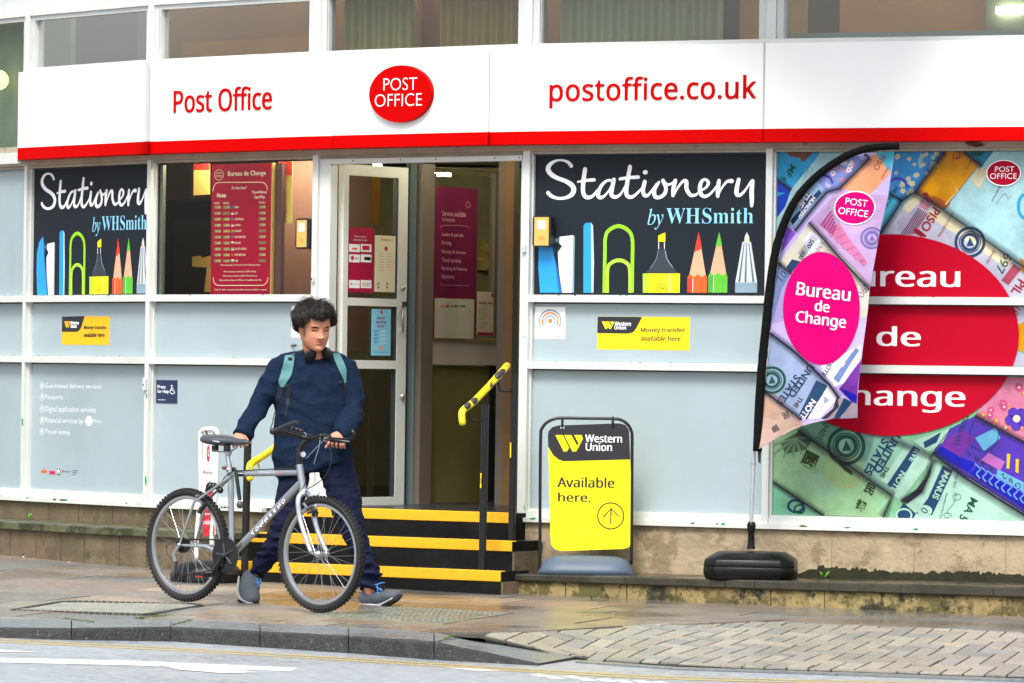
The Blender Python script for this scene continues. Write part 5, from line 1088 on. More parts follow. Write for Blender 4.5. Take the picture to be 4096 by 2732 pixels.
A = Art(f5, FH); k = 'M5'; Q = lambda pts, m, l=1: A.poly(q('M5', *pts), m, l); R = lambda pts, m, l=1: A.poly(q('M6', *pts), m, l)
A.poly(outline, fm2, 0)
Q([(1216,95),(1050,105),(1180,280)], G_("aqua","#5fbfd8")); Q([(1045,105),(1185,275),(1010,460),(750,410)], G_("peach","#f5b08a")); A.rtext("PISO", q1(k, 1085, 190), 50*.47, 238, nt_rus, 3); A.rtext("AMBILACE", q1(k, 1135, 275), 18*.47, 238, nt_rus, 3)
Q([(700,210),(900,130),(950,180),(760,400),(650,440),(560,330)], G_("periwinkle","#8f9fe0")); rn = random.Random(9)
for i in range(16): flower(A, k, (rn.uniform(680, 880), rn.uniform(190, 350)), rn.uniform(16, 26), fpk if i % 2 else G_("pink_petal","#e79ab8"), nt_org, 2+(i % 2)*2)
A.stroke(q(k, (570,330),(620,300),(680,320),(700,360)), 8, nt_vio, 3)
Q([(480,390),(570,340),(650,440),(370,760),(300,700),(400,500)], G_("pale_blue","#a9c6ec")); Q([(420,560),(500,450),(540,480),(420,600)], nt_ink, 2); Q([(330,680),(590,420),(610,450),(350,720)], nt_ink, 2); A.rtext("THE", q1(k, 455, 505), 60*.47, 235, fpk, 3, .03); A.rtext("HUNDRED", q1(k, 480, 575), 36*.47, 232, fpk, 3, .03)
Q([(760,410),(1010,460),(1170,470),(1100,780),(1020,1260),(640,840),(500,700)], G_("orchid","#cdb0dc")); hatch(A, k, (560,690), (720,480), (130,110), 26, G_("orchid_line","#b596c8"), 1, 2)
for i in range(5): Q([(600+i*24,720+i*18),(690+i*10,600+i*30),(705+i*10,605+i*30),(620+i*24,735+i*18)], G_("rose_ink","#b0508a"), 3)
for i in range(6): Q([(660+i*52,760+i*48),(760+i*40,700+i*56),(800+i*40,760+i*56),(700+i*52,830+i*48)], G_("rose_tower","#d987b2"), 3); A.stroke(q(k, (680+i*50,790+i*48),(780+i*40,740+i*56)), 2, G_("rose_ink","#b0508a"), 4)
seal(A, k, (1035,830), 85, G_("seal","#7d74b4"), 3)
Q([(500,700),(640,840),(900,1100),(1020,1270),(1000,1500),(700,1560),(230,1050),(260,1000)], G_("ivory","#e4dfd2"), 2); Q([(450,850),(520,770),(640,850),(560,960),(500,960)], fpk, 3); hatch(A, k, (400,960), (530,790), (50,50), 22, nt_ink, 1.6, 4); A.rtext("500", q1(k, 515,880), 40*.47, 242, nt_ink, 5, .02); A.rtext("500", q1(k, 440,975), 40*.47, 242, nt_ink, 5, .02); A.rtext("BANG", q1(k, 600,900), 50*.47, 238, G_("grey_ink","#9a9aa8"), 4); Q([(300,1080),(350,1010),(430,1030),(340,1130)], nt_ink, 4)
Q([(235,1030),(345,1130),(270,1250),(205,1500),(180,1560)], G_("slate_blue","#8fa3d6"), 3); hatch(A, k, (240,1180), (190,1560), (90,-30), 24, nt_ink, 1.2, 4); A.rtext("10", q1(k, 270,1150), 66*.47, 50, nt_ink, 5); Q([(250,830),(290,720),(380,790),(245,960)], G_("violet","#8a5fd0"), 2)
A.rtext("890", q1(k, 965,1270), 66*.47, 240, G_("grey_ink","#9a9aa8"), 4)
R([(140,230),(260,330),(520,560),(600,660),(350,805),(200,670),(100,620)], G_("powder","#a3b3d6"), 2); seal(A, 'M6', (145,540), 85, nt_dgr, 4); A.rtext("STATES", q1('M6', 255, 610), 54*.593, 236, nt_ink, 4, .03); A.rtext("UNITED", q1('M6', 340, 545), 54*.593, 236, nt_ink, 4, .03); A.rtext("THE", q1('M6', 325, 690), 32*.593, 236, nt_drk, 4, .02)
R([(440,540),(520,580),(390,800),(330,780)], nt_ink, 4); A.rtext("NOTE", q1('M6', 390, 740), 44*.593, 236, fpk, 5, .03); R([(520,560),(600,650),(470,800),(390,805)], fpk, 3); R([(590,640),(560,730),(480,800),(520,800),(600,720)], nt_drk, 5); R([(600,650),(733,700),(733,795),(530,800)], G_("taupe","#a79aa8"), 3); R([(640,660),(700,690),(600,800),(560,800)], nt_ink, 4)
R([(470,440),(640,360),(760,300),(750,420),(640,560),(560,590),(500,510)], fpk, 3); R([(560,530),(720,320),(745,340),(600,560)], G_("blue_line","#7f94cc"), 4); A.rtext("NOTE", q1('M6', 520, 460), 34*.593, 236, nt_ink, 5, .02)
R([(600,600),(640,560),(760,400),(740,600),(733,700),(700,690)], C("plum","#7a3aa5"), 4); R([(610,590),(733,640),(733,690),(690,680)], C("royal","#1c22b8"), 5)
R([(100,620),(350,800),(360,850),(200,920),(80,1005),(88,800)], G_("sand","#c9ada0"), 3); swirl(A, 'M6', (150,720), 90, G_("sand_line","#dcae8f"), 9, 2, 4); A.rtext("民", q1('M6', 240, 775), 50*.593, 205, nt_drk, 5, .02); A.rtext("银", q1('M6', 175, 865), 50*.593, 205, nt_drk, 5, .02)
shade(A, k, [(960,120),(1000,150),(760,410),(650,445),(370,770)], 80); shade(A, k, [(500,700),(640,845),(1015,1270)], 80); shade(A, k, [(230,1040),(345,1135)], 70); shade(A, 'M6', [(140,225),(270,330),(530,570),(600,660)], 70); shade(A, 'M6', [(100,620),(350,805)], 60)
for pts, w in (([(960,120),(1000,150),(760,410),(650,445),(370,770)], 6), ([(500,700),(640,845),(1015,1270)], 6), ([(230,1040),(345,1135)], 6)): A.stroke(q(k, *pts), w, G_("deep_slate","#3c3f6a"), 3, smooth=False)
for pts, w in (([(140,225),(270,330),(530,570),(600,660)], 8), ([(100,620),(350,805)], 6)): A.stroke(q('M6', *pts), w, G_("deep_slate","#3c3f6a"), 6, smooth=False)
A.ell((3286, 1233.5), 155, 226, fm, 7, 60); oval_logo(A, q1('M5', 890, 575), 77, 64, fm, None, None, 'M5', 7, 4)
A.rtext("POST", q1('M5', 904, 528), 27, -7, wht, 9, -.006); A.rtext("OFFICE", q1('M5', 880, 612), 27, -7, wht, 9, -.006)
cu, cz = f5.pix(3286, 1233, FH)
def ftext(body, c, h, ws, off=.02): [A.rtext(body, (c[0]+d, c[1]), h, -6, wht, 8+.1*d, 0, ws) for d in (-1.5, 0, 1.5)]
ftext(ms("Bureau"), q1('M5', 627, 1285), 52, 1.0); ftext(ms("de"), q1('M5', 616, 1408), 44, 1.02); ftext(ms("Change"), q1('M6', 478, 140), 62, 1.0)
# cut to the outline (convex pieces are not needed: faces outside are dropped after slicing), then ripple the cloth
def inside(p, P):
    c = False; n = len(P)
    for i in range(n):
        (x1, y1), (x2, y2) = P[i], P[(i+1) % n]
        if (y1 > p[1]) != (y2 > p[1]) and p[0] < (x2-x1)*(p[1]-y1)/(y2-y1)+x1: c = not c
    return c
OUT = A.sz(outline)
me = bpy.data.meshes.new("c"); me.from_pydata(A.mb.v, [], A.mb.f); me.polygons.foreach_set("material_index", A.mb.mi)
bm = bmesh.new(); bm.from_mesh(me)
def cut(co, no): bmesh.ops.bisect_plane(bm, geom=bm.verts[:]+bm.edges[:]+bm.faces[:], plane_co=co, plane_no=no)
for i in range(0, len(OUT)):
    a, b = OUT[i], OUT[(i+1) % len(OUT)]; d = Vector((b[0]-a[0], b[1]-a[1])); dd = f5.t*(-d.y)+Vector((0, 0, d.x)); cut(f5.pt(*a, FH), dd)
for i in range(1, 22): cut(f5.pt(cu-.6+i*.06, 0, FH), f5.t)
for i in range(1, 30): cut(f5.pt(0, zz(-.7)+i*.075, FH), Vector((0,0,1)))
dead = []
for f in bm.faces:
    c = f.calc_center_median()-f5.O; 
    if not inside((c.dot(f5.t), c.z), OUT): dead.append(f)
bmesh.ops.delete(bm, geom=dead, context='FACES')
for v in bm.verts:
    c = v.co-f5.O; u, z = c.dot(f5.t)-cu, v.co.z-cz; lo = max(0, (-.25-z))
    v.co += f5.n*(.018*math.sin(u*9+z*2.2)+.012*math.sin(z*7-u*5)+.03*lo*math.sin(u*16+z*6))
bm.verts.index_update(); A.mb.v = [v.co.copy() for v in bm.verts]; A.mb.f = [[v.index for v in f.verts] for f in bm.faces]; A.mb.mi = [f.material_index for f in bm.faces]; bm.free(); bpy.data.meshes.remove(me)
A.mb.build("cloth", flg, smooth='all')
sleeve = mat("flag_sleeve", "#08090a", .8, spec=.15, bump=(50, .9, .012))
path = q('M5', (1258,52),(1100,58),(920,92),(730,185),(540,330),(400,490),(300,680),(232,880),(190,1100),(158,1350),(138,1560))+q('M6', (92,330),(72,560),(58,800),(50,1020))
P3 = [tuple(f5.P(x, y, FH+.026)) for x, y in path]; P3 = smooth_path(P3, 5); n = len(P3)
rs = [.021+.006*min(1, i/n*1.6)+.0025*noise.noise(Vector((i*.9, 0, 0))) for i in range(n)]
mb = MB(); mb.tube(P3, rs, sleeve, 12); mb.build("sleeve", flg, smooth='all')
pole_m = mat("pole_aluminium", "#c9cdd0", .3, metal=.7)
pt_ = lambda k, u, v, h=FH: f5.P(*q1(k, u, v), h)
mb = MB(); mb.tube([pt_('M6', 26, 1015), pt_('M6', 8, 1500)], .0125, pole_m, 12); mb.tube([pt_('M6', 25, 1092), pt_('M6', 24, 1108)], .0145, mat("pole_collar", "#8d9093", .4), 12); mb.build("pole", flg, smooth=True)
mb = MB(); a = [f5.pix(*p, FH+.03) for p in q('M6', (52,1015),(76,1015),(70,1108),(55,1090))]; mb.slab(f5, a, FH+.028, FH+.031, black); mb.build("strap", flg)
plast = mat("black_plastic", "#07090a", .35, bump=(90, .15), spec=.3)
ct = f5.P(*q1('I', 518, 640), FH); zb = zz(-1.183)+zl(ct)
mb = MB(); z = lambda v: W(*q1('I', 518, v), ct.y).z
mb.tube([Vector((ct.x, ct.y, z(v))) for v in (668, 640, 560, 545, 512, 500, 486)], [.026, .021, .0195, .024, .0265, .0255, .019], plast, 16); mb.build("socket", flg, smooth=True)
mb = MB(); R0 = []
def oct_ring(a, b, ch, z, yaw=-.12):
    p = [(a, -b+ch), (a, b-ch), (a-ch, b), (-a+ch, b), (-a, b-ch), (-a, -b+ch), (-a+ch, -b), (a-ch, -b)]
    return [Vector((ct.x+x*math.cos(yaw)-y*math.sin(yaw), ct.y+x*math.sin(yaw)+y*math.cos(yaw), z)) for x, y in p]
zt = z(735); mb.rings([oct_ring(.255, .24, .07, zb), oct_ring(.268, .25, .07, zb+.03), oct_ring(.268, .25, .07, zb+.07), oct_ring(.263, .246, .07, zb+.073), oct_ring(.268, .25, .07, zb+.078), oct_ring(.262, .243, .075, zt), oct_ring(.20, .19, .07, zt+.04), oct_ring(.12, .12, .05, zt+.044)], plast); mb.build("base", flg, bevel=.008, smooth=True)

# ================================================================== pavement sign on the ledge
d_ = 30.18; BF = Frame(tuple(W(2350, 1700, d_))[:2], (1, -.05)); bp_ = lambda u, v, h=0: BF.P(*q1('AB', u, v), h)
zbl = zz(-1.183)+zl(W(2350, 2290, d_))
psn = thing("pavement_sign", "yellow and black swing pavement sign in a black tube frame on the ledge", "pavement sign", Vector((bp_(317, 1500).x, d_, zbl)))
tubem = mat("black_tube", "#121417", .4, bump=(220, .35, .002))
fr_p = smooth_path([tuple(bp_(u, v)) for u, v in ((54,1528),(56,1300),(57,1000),(60,760),(66,722),(92,688),(130,668),(180,661),(320,663),(470,665),(515,674),(550,700),(568,735),(572,775),(571,1000),(569,1300),(567,1480))], 4)
mb = MB(); mb.tube(fr_p, .0095, tubem, 10); mb.build("frame", psn, smooth='all')
mb = MB()
for u in (181, 464): mb.tube([bp_(u, 655), bp_(u, 690, .012), bp_(u, 712, .006)], .008, tubem, 8)
mb.build("hook", psn, smooth=True)
pyl = mat("sign_yellow", "#f5e600", .4, coat=.2); A = Art(BF, .004); px = lambda *p: q('AB', *p)
ol = [(100,760),(104,735),(125,712),(160,702),(320,697),(500,690),(535,700),(553,725),(556,760),(561,900),(568,1100),(574,1340),(568,1368),(548,1387),(520,1394),(340,1400),(175,1406),(140,1396),(120,1372),(115,1340),(110,1100),(103,830)]
mb = MB(); mb.slab(BF, A.sz(px(*ol)), -.002, .004, pyl); bo = mb.build("board", psn)
A.poly(px((100,760),(104,735),(125,712),(160,702),(320,697),(500,690),(535,700),(553,725),(556,760),(561,893),(190,903),(160,893),(130,868),(102,822)), wub, 1)
a = px((142,756),(296,848)); wlogo(A, *a[0], *a[1], pyl, 2); A.btext(ms("Western"), q1('AB', 310, 796), q1('AB', 514, 0)[0], q1('AB', 0, 753)[1], wht, 2, 2); A.btext(ms("Union"), q1('AB', 313, 844), q1('AB', 458, 0)[0], q1('AB', 0, 800)[1], wht, 2, 2)
A.btext(ms("Available"), q1('AB', 154, 1048), q1('AB', 471, 0)[0], q1('AB', 0, 990)[1], wub, 2, 3); A.btext(ms("here."), q1('AB', 158, 1128), q1('AB', 338, 0)[0], q1('AB', 0, 1078)[1], wub, 2, 3)
A.ring(q1('AB', 452, 1209), 73*.714, 73*.714, 5, wub, 1); A.stroke(px((452,1250),(454,1168)), 5, wub, 1); A.stroke(px((413,1214),(454,1168),(494,1210)), 5, wub, 1, smooth=False)
A.mb.build("lettering", bo)
mb = MB(); slate = mat("base_slate", "#4a5a6c", .5, bump=(140, .4, .003), stain=[("#7d8894", 60, .7)]); u0_, z0_ = BF.pix(*q1('AB', 46, 1525)); u1_, z1_ = BF.pix(*q1('AB', 584, 1435)); zt = z1_; NN = 14; Rg = []
for i in range(NN+1):
    t = -1+2*i/NN; u = (u0_+u1_)/2+(u1_-u0_)/2*t; e = (1-abs(t)**5); hh = zbl+.015+(zt-zbl-.015)*(e**.5); wv = .17*(.55+.45*e)
    Rg.append([BF.pt(u, zz_, h) for h, zz_ in ((wv, zbl), (wv*.97, zbl+(hh-zbl)*.35), (wv*.55, zbl+(hh-zbl)*.86), (wv*.2, hh), (-wv*.2, hh), (-wv*.55, zbl+(hh-zbl)*.86), (-wv*.97, zbl+(hh-zbl)*.35), (-wv, zbl))])
mb.rings(Rg, slate); mb.build("base", psn, smooth='all')
mb = MB(); mb.hexa([bp_(u, v, h) for v in (720, 708) for u, h in ((171, .006), (192, .006), (192, .001), (171, .001))], mat("clip_white", "#d5d8d8", .5)); mb.build("clip", psn)

# ================================================================== narrow white pavement sign behind the bicycle
d_ = 30.9; MF = Frame(tuple(W(820, 2000, d_))[:2], (.62, -.78)); mp_ = lambda k, u, v, h=0: MF.P(*q1(k, u, v), h)
gz = zg(W(820, 2100, d_).x, d_)
psm = thing("pavement_sign", "narrow white pavement sign with a red swirl logo behind the bicycle's saddle", "pavement sign", Vector((mp_('BK', 120, 1500).x, d_, gz)))
wplas = mat("sign_white_plastic", "#e6e9e8", .4)
mb = MB(); P_ = [tuple(mp_('BK', u, v)) for u, v in ((18,1600),(12,1100),(8,700),(10,330),(35,260),(90,238),(180,236),(222,255),(240,310),(236,700),(226,1100))]
P_ = [tuple(mp_('RW', u, v)) for u, v in ((885,1140),(895,700))]+P_[1:]+[tuple(mp_('RW', 1130, v)) for v in (700, 1000)]
mb.tube(smooth_path(P_, 4), .015, wplas, 8); mb.build("frame", psm, smooth='all')
mb = MB(); A = Art(MF, .004); ol = q('BK', (50,340),(90,300),(190,296),(222,330),(218,700),(210,1100))+q('RW', (1170,640),(1172,740),(990,775),(980,300))+q('BK', (28,1200),(36,800))
mb.slab(MF, A.sz(ol), -.002, .004, wplas); bo = mb.build("board", psm)
grd = mat("mg_red", "#c8162f", .4); A.ell(q1('BK', 118, 585), 6.5, 34, grd, 1); A.rtext("G", q1('BK', 122, 580), 26, 0, wht, 2, .03, .35); A.text("MoneyGram", q1('BK', 48, 900), q1('BK', 180, 0)[0], q1('BK', 0, 815)[1], pgry, 1, .01); A.text("money transfer", q1('BK', 72, 1000), q1('BK', 166, 0)[0], q1('BK', 0, 950)[1], stg, 1)
A.poly(q('BK', (85,1110),(130,1080),(160,1120),(212,1130))+q('RW', (1168,640),(1172,740),(990,775),(978,440),(1000,140),(1030,40)), grd, 1); A.text("money transfer", q1('RW', 985, 440), q1('RW', 1165, 0)[0], q1('RW', 0, 385)[1], wht, 2, .01); A.text("available here", q1('RW', 1000, 575), q1('RW', 1168, 0)[0], q1('RW', 0, 500)[1], wht, 2, .01); A.mb.build("lettering", bo)
mb = MB(); c = mp_('RW', 1060, 1010); mb.rings([[Vector((c.x+a*math.cos(t), c.y+b*math.sin(t), z)) for t in (2*PI*i/20 for i in range(20))] for a, b, z in ((.23, .2, gz), (.23, .2, gz+.05), (.17, .15, gz+.11), (.08, .07, gz+.13))], plast); mb.build("base", psm, smooth=True)
mb = MB()
for u in (95, 205): mb.tube([mp_('BK', u-10, 262), mp_('BK', u+5, 310, .02), mp_('BK', u-18, 355, .01)], .006, black, 6)
mb.build("hook", psm)

# ================================================================== handrails
hyel = mat("handrail_yellow", "#e8cd10", .4, stain=[("#33363a", 7, .57)]); postm = mat("post_black", "#101316", .35, bump=(200, .15))
def step_z(k): return zz((-.858, -1.0186, -1.190)[k])
rl = thing("handrail", "chipped yellow handrail on two black posts at the right of the steps", "handrail", W(1945, 2280, 30.1), "yellow and black handrails by the steps")
S3 = lambda u, v, d: W(*q1('ST', u, v), d)
mb = MB(); a = W(1941, 1617, 30.12); mb.tube([Vector((a.x-.005, a.y, step_z(2)+.001)), a], .0225, postm, 14); mb.build("post", rl, smooth=True)
mb = MB(); a = W(2059, 1498, 30.40); mb.tube([Vector((a.x-.005, a.y, step_z(1)+.001)), a], .0225, postm, 14); mb.build("post", rl, smooth=True)
hp = [S3(705, 188, 30.36), S3(640, 262, 30.26), S3(560, 350, 30.16), S3(480, 430, 30.06), S3(430, 468, 30.0), S3(408, 500, 29.97), S3(412, 560, 29.95)]
mb = MB(); mb.tube(smooth_path([tuple(p) for p in hp], 6), .0215, hyel, 14); e = S3(705, 188, 30.36); mb.ball(e, .0215, hyel); mb.ball(S3(412, 560, 29.95), .0215, hyel); mb.build("rail", rl, smooth='all')
for u, v, d, r_ in ((650, 248, 30.26, .62), (668, 232, 30.28, .5), (485, 422, 30.06, .5), (443, 452, 30.0, .4)):
    mb = MB(); ax_ = (hp[1]-hp[3]).normalized(); M_ = Matrix((ax_, ax_.cross(Vector((0, 1, 0))).normalized(), ax_.cross(ax_.cross(Vector((0, 1, 0)))).normalized())).transposed()
    mb.ball(S3(u, v, d)+Vector((.001, -.0045, 0)), .0193, mat("rail_bare_metal", "#2e3134", .5, bump=(60, .5)), 4*r_, 1, 1, 14, M_); mb.build("worn_patch", rl)
for c in ([(648,285,30.27),(655,330,30.3),(672,355,30.33),(735,355,30.4)], [(448,485,30.03),(458,530,30.06),(480,550,30.08),(540,550,30.12)]):
    mb = MB(); mb.tube(smooth_path([tuple(S3(*p)) for p in c], 4), .006, postm, 8); mb.build("bracket", rl, smooth='all')
for u, v0, v1, d in ((534, 895, 992, 30.1), (730, 693, 792, 30.38)):
    mb = MB(); a = S3(u, v0, d); b = S3(u, v1, d); mb.box((a.x-.004, a.y-.02, b.z), (a.x+.004, a.y+.02, a.z), hyel); mb.build("tag_plate", rl)
rl2 = thing("handrail", "yellow handrail on a black post at the left of the steps, half behind the cyclist", "handrail", W(990, 2270, 31.0), "yellow and black handrails by the steps")
mb = MB(); a = W(992, 1740, 30.85); g_ = step_z(2); mb.tube([Vector((a.x-.01, a.y, zg(a.x, a.y)-.02)), a], .0235, postm, 14); mb.build("post", rl2, smooth=True)
B3 = lambda u, v, d: W(*q1('BK', u, v), d)
mb = MB(); mb.tube(smooth_path([tuple(B3(*p)) for p in ((1300,310,31.5),(1040,520,31.1),(860,645,30.85),(760,705,30.75),(715,755,30.7),(705,830,30.68),(712,930,30.66))], 5), .0225, hyel, 14); mb.ball(B3(712, 930, 30.66), .0225, hyel); mb.build("rail", rl2, smooth='all')
mb = MB(); mb.tube([B3(830, 730, 30.86), B3(855, 850, 30.88), B3(700, 860, 30.86)], .006, hyel, 8); mb.build("bracket", rl2)

# ================================================================== covers in the pavement, leaves, weeds
cov = mat("cover_infill", "#8f9085", .4, var=(20, .2), bump=(120, .5, .004), wet=(4, .2)); iron = mat("cast_iron", "#2a2c2c", .4, var=(30, .4), bump=(180, .8, .006))
def ground_slab(mb, pts, h0, h1, mt):
    P = [gpix(*p) for p in pts]; n = len(P)
    mb.add([p+Vector((0,0,h0)) for p in P]+[p+Vector((0,0,h1)) for p in P], [tuple(range(n, 2*n))]+[(i, (i+1) % n, n+(i+1) % n, n+i) for i in range(n)], mt)
cv = thing("manhole_cover", "recessed manhole cover with a dark ribbed frame, near the back wheel", "manhole cover", gpix(*q1('G', 700, 1070)))
mb = MB(); ground_slab(mb, q('G', (200,1076),(420,1034),(1250,1044),(1330,1052),(1010,1102),(960,1106)), -.01, .007, cov); mb.build("infill", cv)
mb = MB(); ring_ = q('G', (70,1083),(400,1027),(520,1024),(1290,1042),(1365,1052),(1040,1108),(960,1112),(70,1083)); Pg = [gpix(*p) for p in ring_]
for a, b in zip(Pg, Pg[1:]):
    n_ = max(2, int((b-a).length/.035))
    for i in range(n_):
        c0 = a.lerp(b, (i+.1)/n_)+Vector((0,0,.011)); c1 = a.lerp(b, (i+.85)/n_)+Vector((0,0,.011)); mb.tube([c0-Vector((0,0,.011)), c1-Vector((0,0,.011))], .009, iron, 6)
mb.build("frame", cv)
cv2 = thing("manhole_cover", "flat studded metal cover in the pavement by the man's front foot", "manhole cover", gpix(*q1('H', 700, 1115)))
pts = q('H', (30,1120),(640,1062),(1430,1104),(960,1178)); mb = MB(); ground_slab(mb, pts, -.01, .008, mat("cover_steel", "#7d8276", .4, var=(12, .2), bump=(60, .3, .004), wet=(4, .2), stain=[("#9a8a66", 3, .6)])); mb.build("plate", cv2)
Pg = [gpix(*p)+Vector((0,0,.009)) for p in pts]; mb = MB()
for i in range(1, 26):
    for j in range(1, 16):
        if (i+j) % 2: continue
        c = Pg[0].lerp(Pg[1], i/26).lerp(Pg[3].lerp(Pg[2], i/26), j/16); mb.box((c.x-.006, c.y-.006, c.z-.004), (c.x+.006, c.y+.006, c.z+.003), mat("stud_steel", "#5c6058", .4))
mb.build("stud", cv2)["kind"] = "stuff"
leafm = mat("dead_leaf", "#5e3a24", .8, var=(20, .3))
def leaf_at(fr, pts, h, label, stalk=None):
    mb = MB(); uv = [fr.pix(*p, h) for p in pts]; tri = geometry.tessellate_polygon([[Vector((a, b, 0)) for a, b in uv]]); c = sum(a for a, b in uv)/len(uv)
    mb.add([fr.pt(a, b, h+.012*math.sin((a-c)*60)) for a, b in uv], [tuple(t) for t in tri], leafm)
    if stalk: mb.tube([fr.P(*p, h) for p in stalk], .0012, leafm, 5)
    tag(mb.build("dead_leaf", loc=fr.pt(*uv[0], h)), label, "leaf", "dead plane leaves caught on the shop front")
leaf_at(f5, [(3858,572),(3873,565),(3868,558),(3912,556),(3913,570),(3938,582),(3915,585),(3912,590),(3890,586),(3884,580),(3868,587),(3871,580)], .02, "dead brown leaf stuck under the red stripe at the right end", [(3887,581),(3873,602)])
leaf_at(BAY[2], q('HD', (430,1110),(470,1130),(505,1060),(540,1120),(610,1100),(620,1150),(520,1160),(440,1160)), -REC+.02, "dead brown leaf on the rail behind the man's neck")
weed = mat("weed_green", "#4f9a25", .7); lit = mat("litter_white", "#d5d3cc", .6)
def weed_at(p, label, s=.03, n=7, seed=1):
    r = random.Random(seed); mb = MB()
    for i in range(n):
        a = r.uniform(0, 2*PI); l = s*r.uniform(.5, 1); d = Vector((math.cos(a), math.sin(a), r.uniform(.6, 1.4))); t = p+d*l*.7; sd = Vector((-math.sin(a), math.cos(a), 0))*l*.32
        mb.add([p, t+sd, t+d*l*.4, t-sd], [(0,1,2,3)], weed)
    tag(mb.build("weed", loc=p), label, "weed", "small weeds growing out of joints")
pw = f5.P(*q1('I', 1010, 850), .05); pw.z = zz(-1.182)+zl(pw); weed_at(pw, "small green weed on the stone ledge right of the flag base", .035, 9, 2)
weed_at(BAY[0].P(*q1('G', 195, 462), .42), "small weed on the mossy ledge at far left", .03, 7, 3); weed_at(gpix(*q1('G', 98, 705)), "tiny weed at the foot of the plinth at far left", .03, 6, 4)
weed_at(gpix(*q1('H', 1968, 1012)), "tiny weed at the foot of the lower plinth below the pavement sign", .03, 6, 5)
mossm = MB(); rm = random.Random(8)
for k, a, b, n_ in (('G', (0,1100), (250,1090), 30), ('G', (420,1132), (640,1160), 50), ('G', (905,1132), (1160,1108), 40), ('G', (1150,1180), (1300,1140), 26), ('H', (935,1285), (1050,1242), 30), ('G', (1860,1155), (1930,1142), 14), ('I', (190,1195), (270,1148), 24), ('I', (1040,1230), (1075,1190), 12), ('I', (1400,1210), (1470,1192), 12), ('I', (2000,1305), (2250,1245), 20)):
    for i in range(n_):
        t = rm.random(); p = q1(k, a[0]+(b[0]-a[0])*t+rm.uniform(-6, 6), a[1]+(b[1]-a[1])*t+rm.uniform(-4, 4)); c = gpix(*p) if k != 'I' or True else None
        rr_ = ramp(c.x, c.y)
        if rr_ is not None: c = rpix(*p); c.z = max(c.z, rr_)
        mossm.ball(c+Vector((0, 0, .001)), rm.uniform(.004, .008), moss, 1.4, 1.4, .35, 6)
tag(mossm.build("moss"), "bright green moss in the joints of the kerb and paving", "moss", kind="stuff")
for i, (k, u, v, lab) in enumerate((('G', 173, 724, "white scrap of litter at the foot of the left plinth"), ('G', 463, 762, "small pinkish scrap of litter left of the back wheel"))):
    c = gpix(*q1(k, u, v)); mb = MB(); mb.box((c.x-.022 if i == 0 else c.x-.008, c.y-.012, c.z), (c.x+.022 if i == 0 else c.x+.008, c.y+.012, c.z+.007), lit if i == 0 else mat("litter_pink", "#c98f80", .6)); tag(mb.build("litter", loc=c, bevel=.002), lab, "litter")

# ================================================================== the terrace across the street, mirrored in the glass
brick = mat("terrace_brick", "#9a6a48", .85, var=(3, .15)); opp = thing("brick_terrace", "plain brick terrace across the street behind the viewer", "building", (0, -8, ZC-1.5))
mb = MB(); mb.box((-22, -14, ZC-1.6), (22, -8, ZC+6.5), brick); mb.build("wall", opp)
mb = MB(); mb.box((-22.3, -14.3, ZC+6.5), (22.3, -7.7, ZC+6.8), mat("terrace_coping", "#cfc8ba", .8)); mb.build("coping", opp)
opw = mat("terrace_window", "#26302f", .2); opf = mat("terrace_frame", "#dcdad2", .6)
for i in range(14):
    for z0 in (-.4, 3.0):
        x = -20.5+i*3.1; mb = MB(); mb.box((x, -8.02, ZC+z0), (x+1.3, -7.94, ZC+z0+2), opf); w = mb.build("window", opp); mb = MB(); mb.box((x+.1, -7.95, ZC+z0+.1), (x+1.2, -7.93, ZC+z0+1.9), opw); mb.build("pane", w)
# ================================================================== bicycle
Rr, Rf = Vector((-1.850, 28.74, 0)), Vector((-1.054, 28.03, 0)); BK = Frame(Rr, Rf-Rr); WB = (Rf-Rr).length
zr0, zf0 = zg(Rr.x, Rr.y)+.008, zg(Rf.x, Rf.y)+.006; RW_ = .3275
silver = mat("frame_silver", "#a9b0b8", .32, metal=.75, var=(8, .08)); silver2 = mat("fork_silver", "#c3ccd6", .28, metal=.6); rubber = mat("tyre_rubber", "#17181a", .7, bump=(120, .3)); rimm = mat("rim_alloy", "#b9bec4", .3, metal=.85); spokem = mat("spoke_steel", "#aeb2b5", .3, metal=.9)
blk = mat("bike_black", "#0f1113", .4); chainm = mat("chain_rust", "#3a2f26", .5, metal=.6); saddm = mat("saddle_vinyl", "#3b4148", .35)
bike = thing("bicycle", "silver mountain bicycle with black knobbly tyres pushed along the pavement", "bicycle", Vector(((Rr.x+Rf.x)/2, (Rr.y+Rf.y)/2, zr0)))
bp = lambda k, u, v, l=0: BK.P(*q1(k, u, v), l)
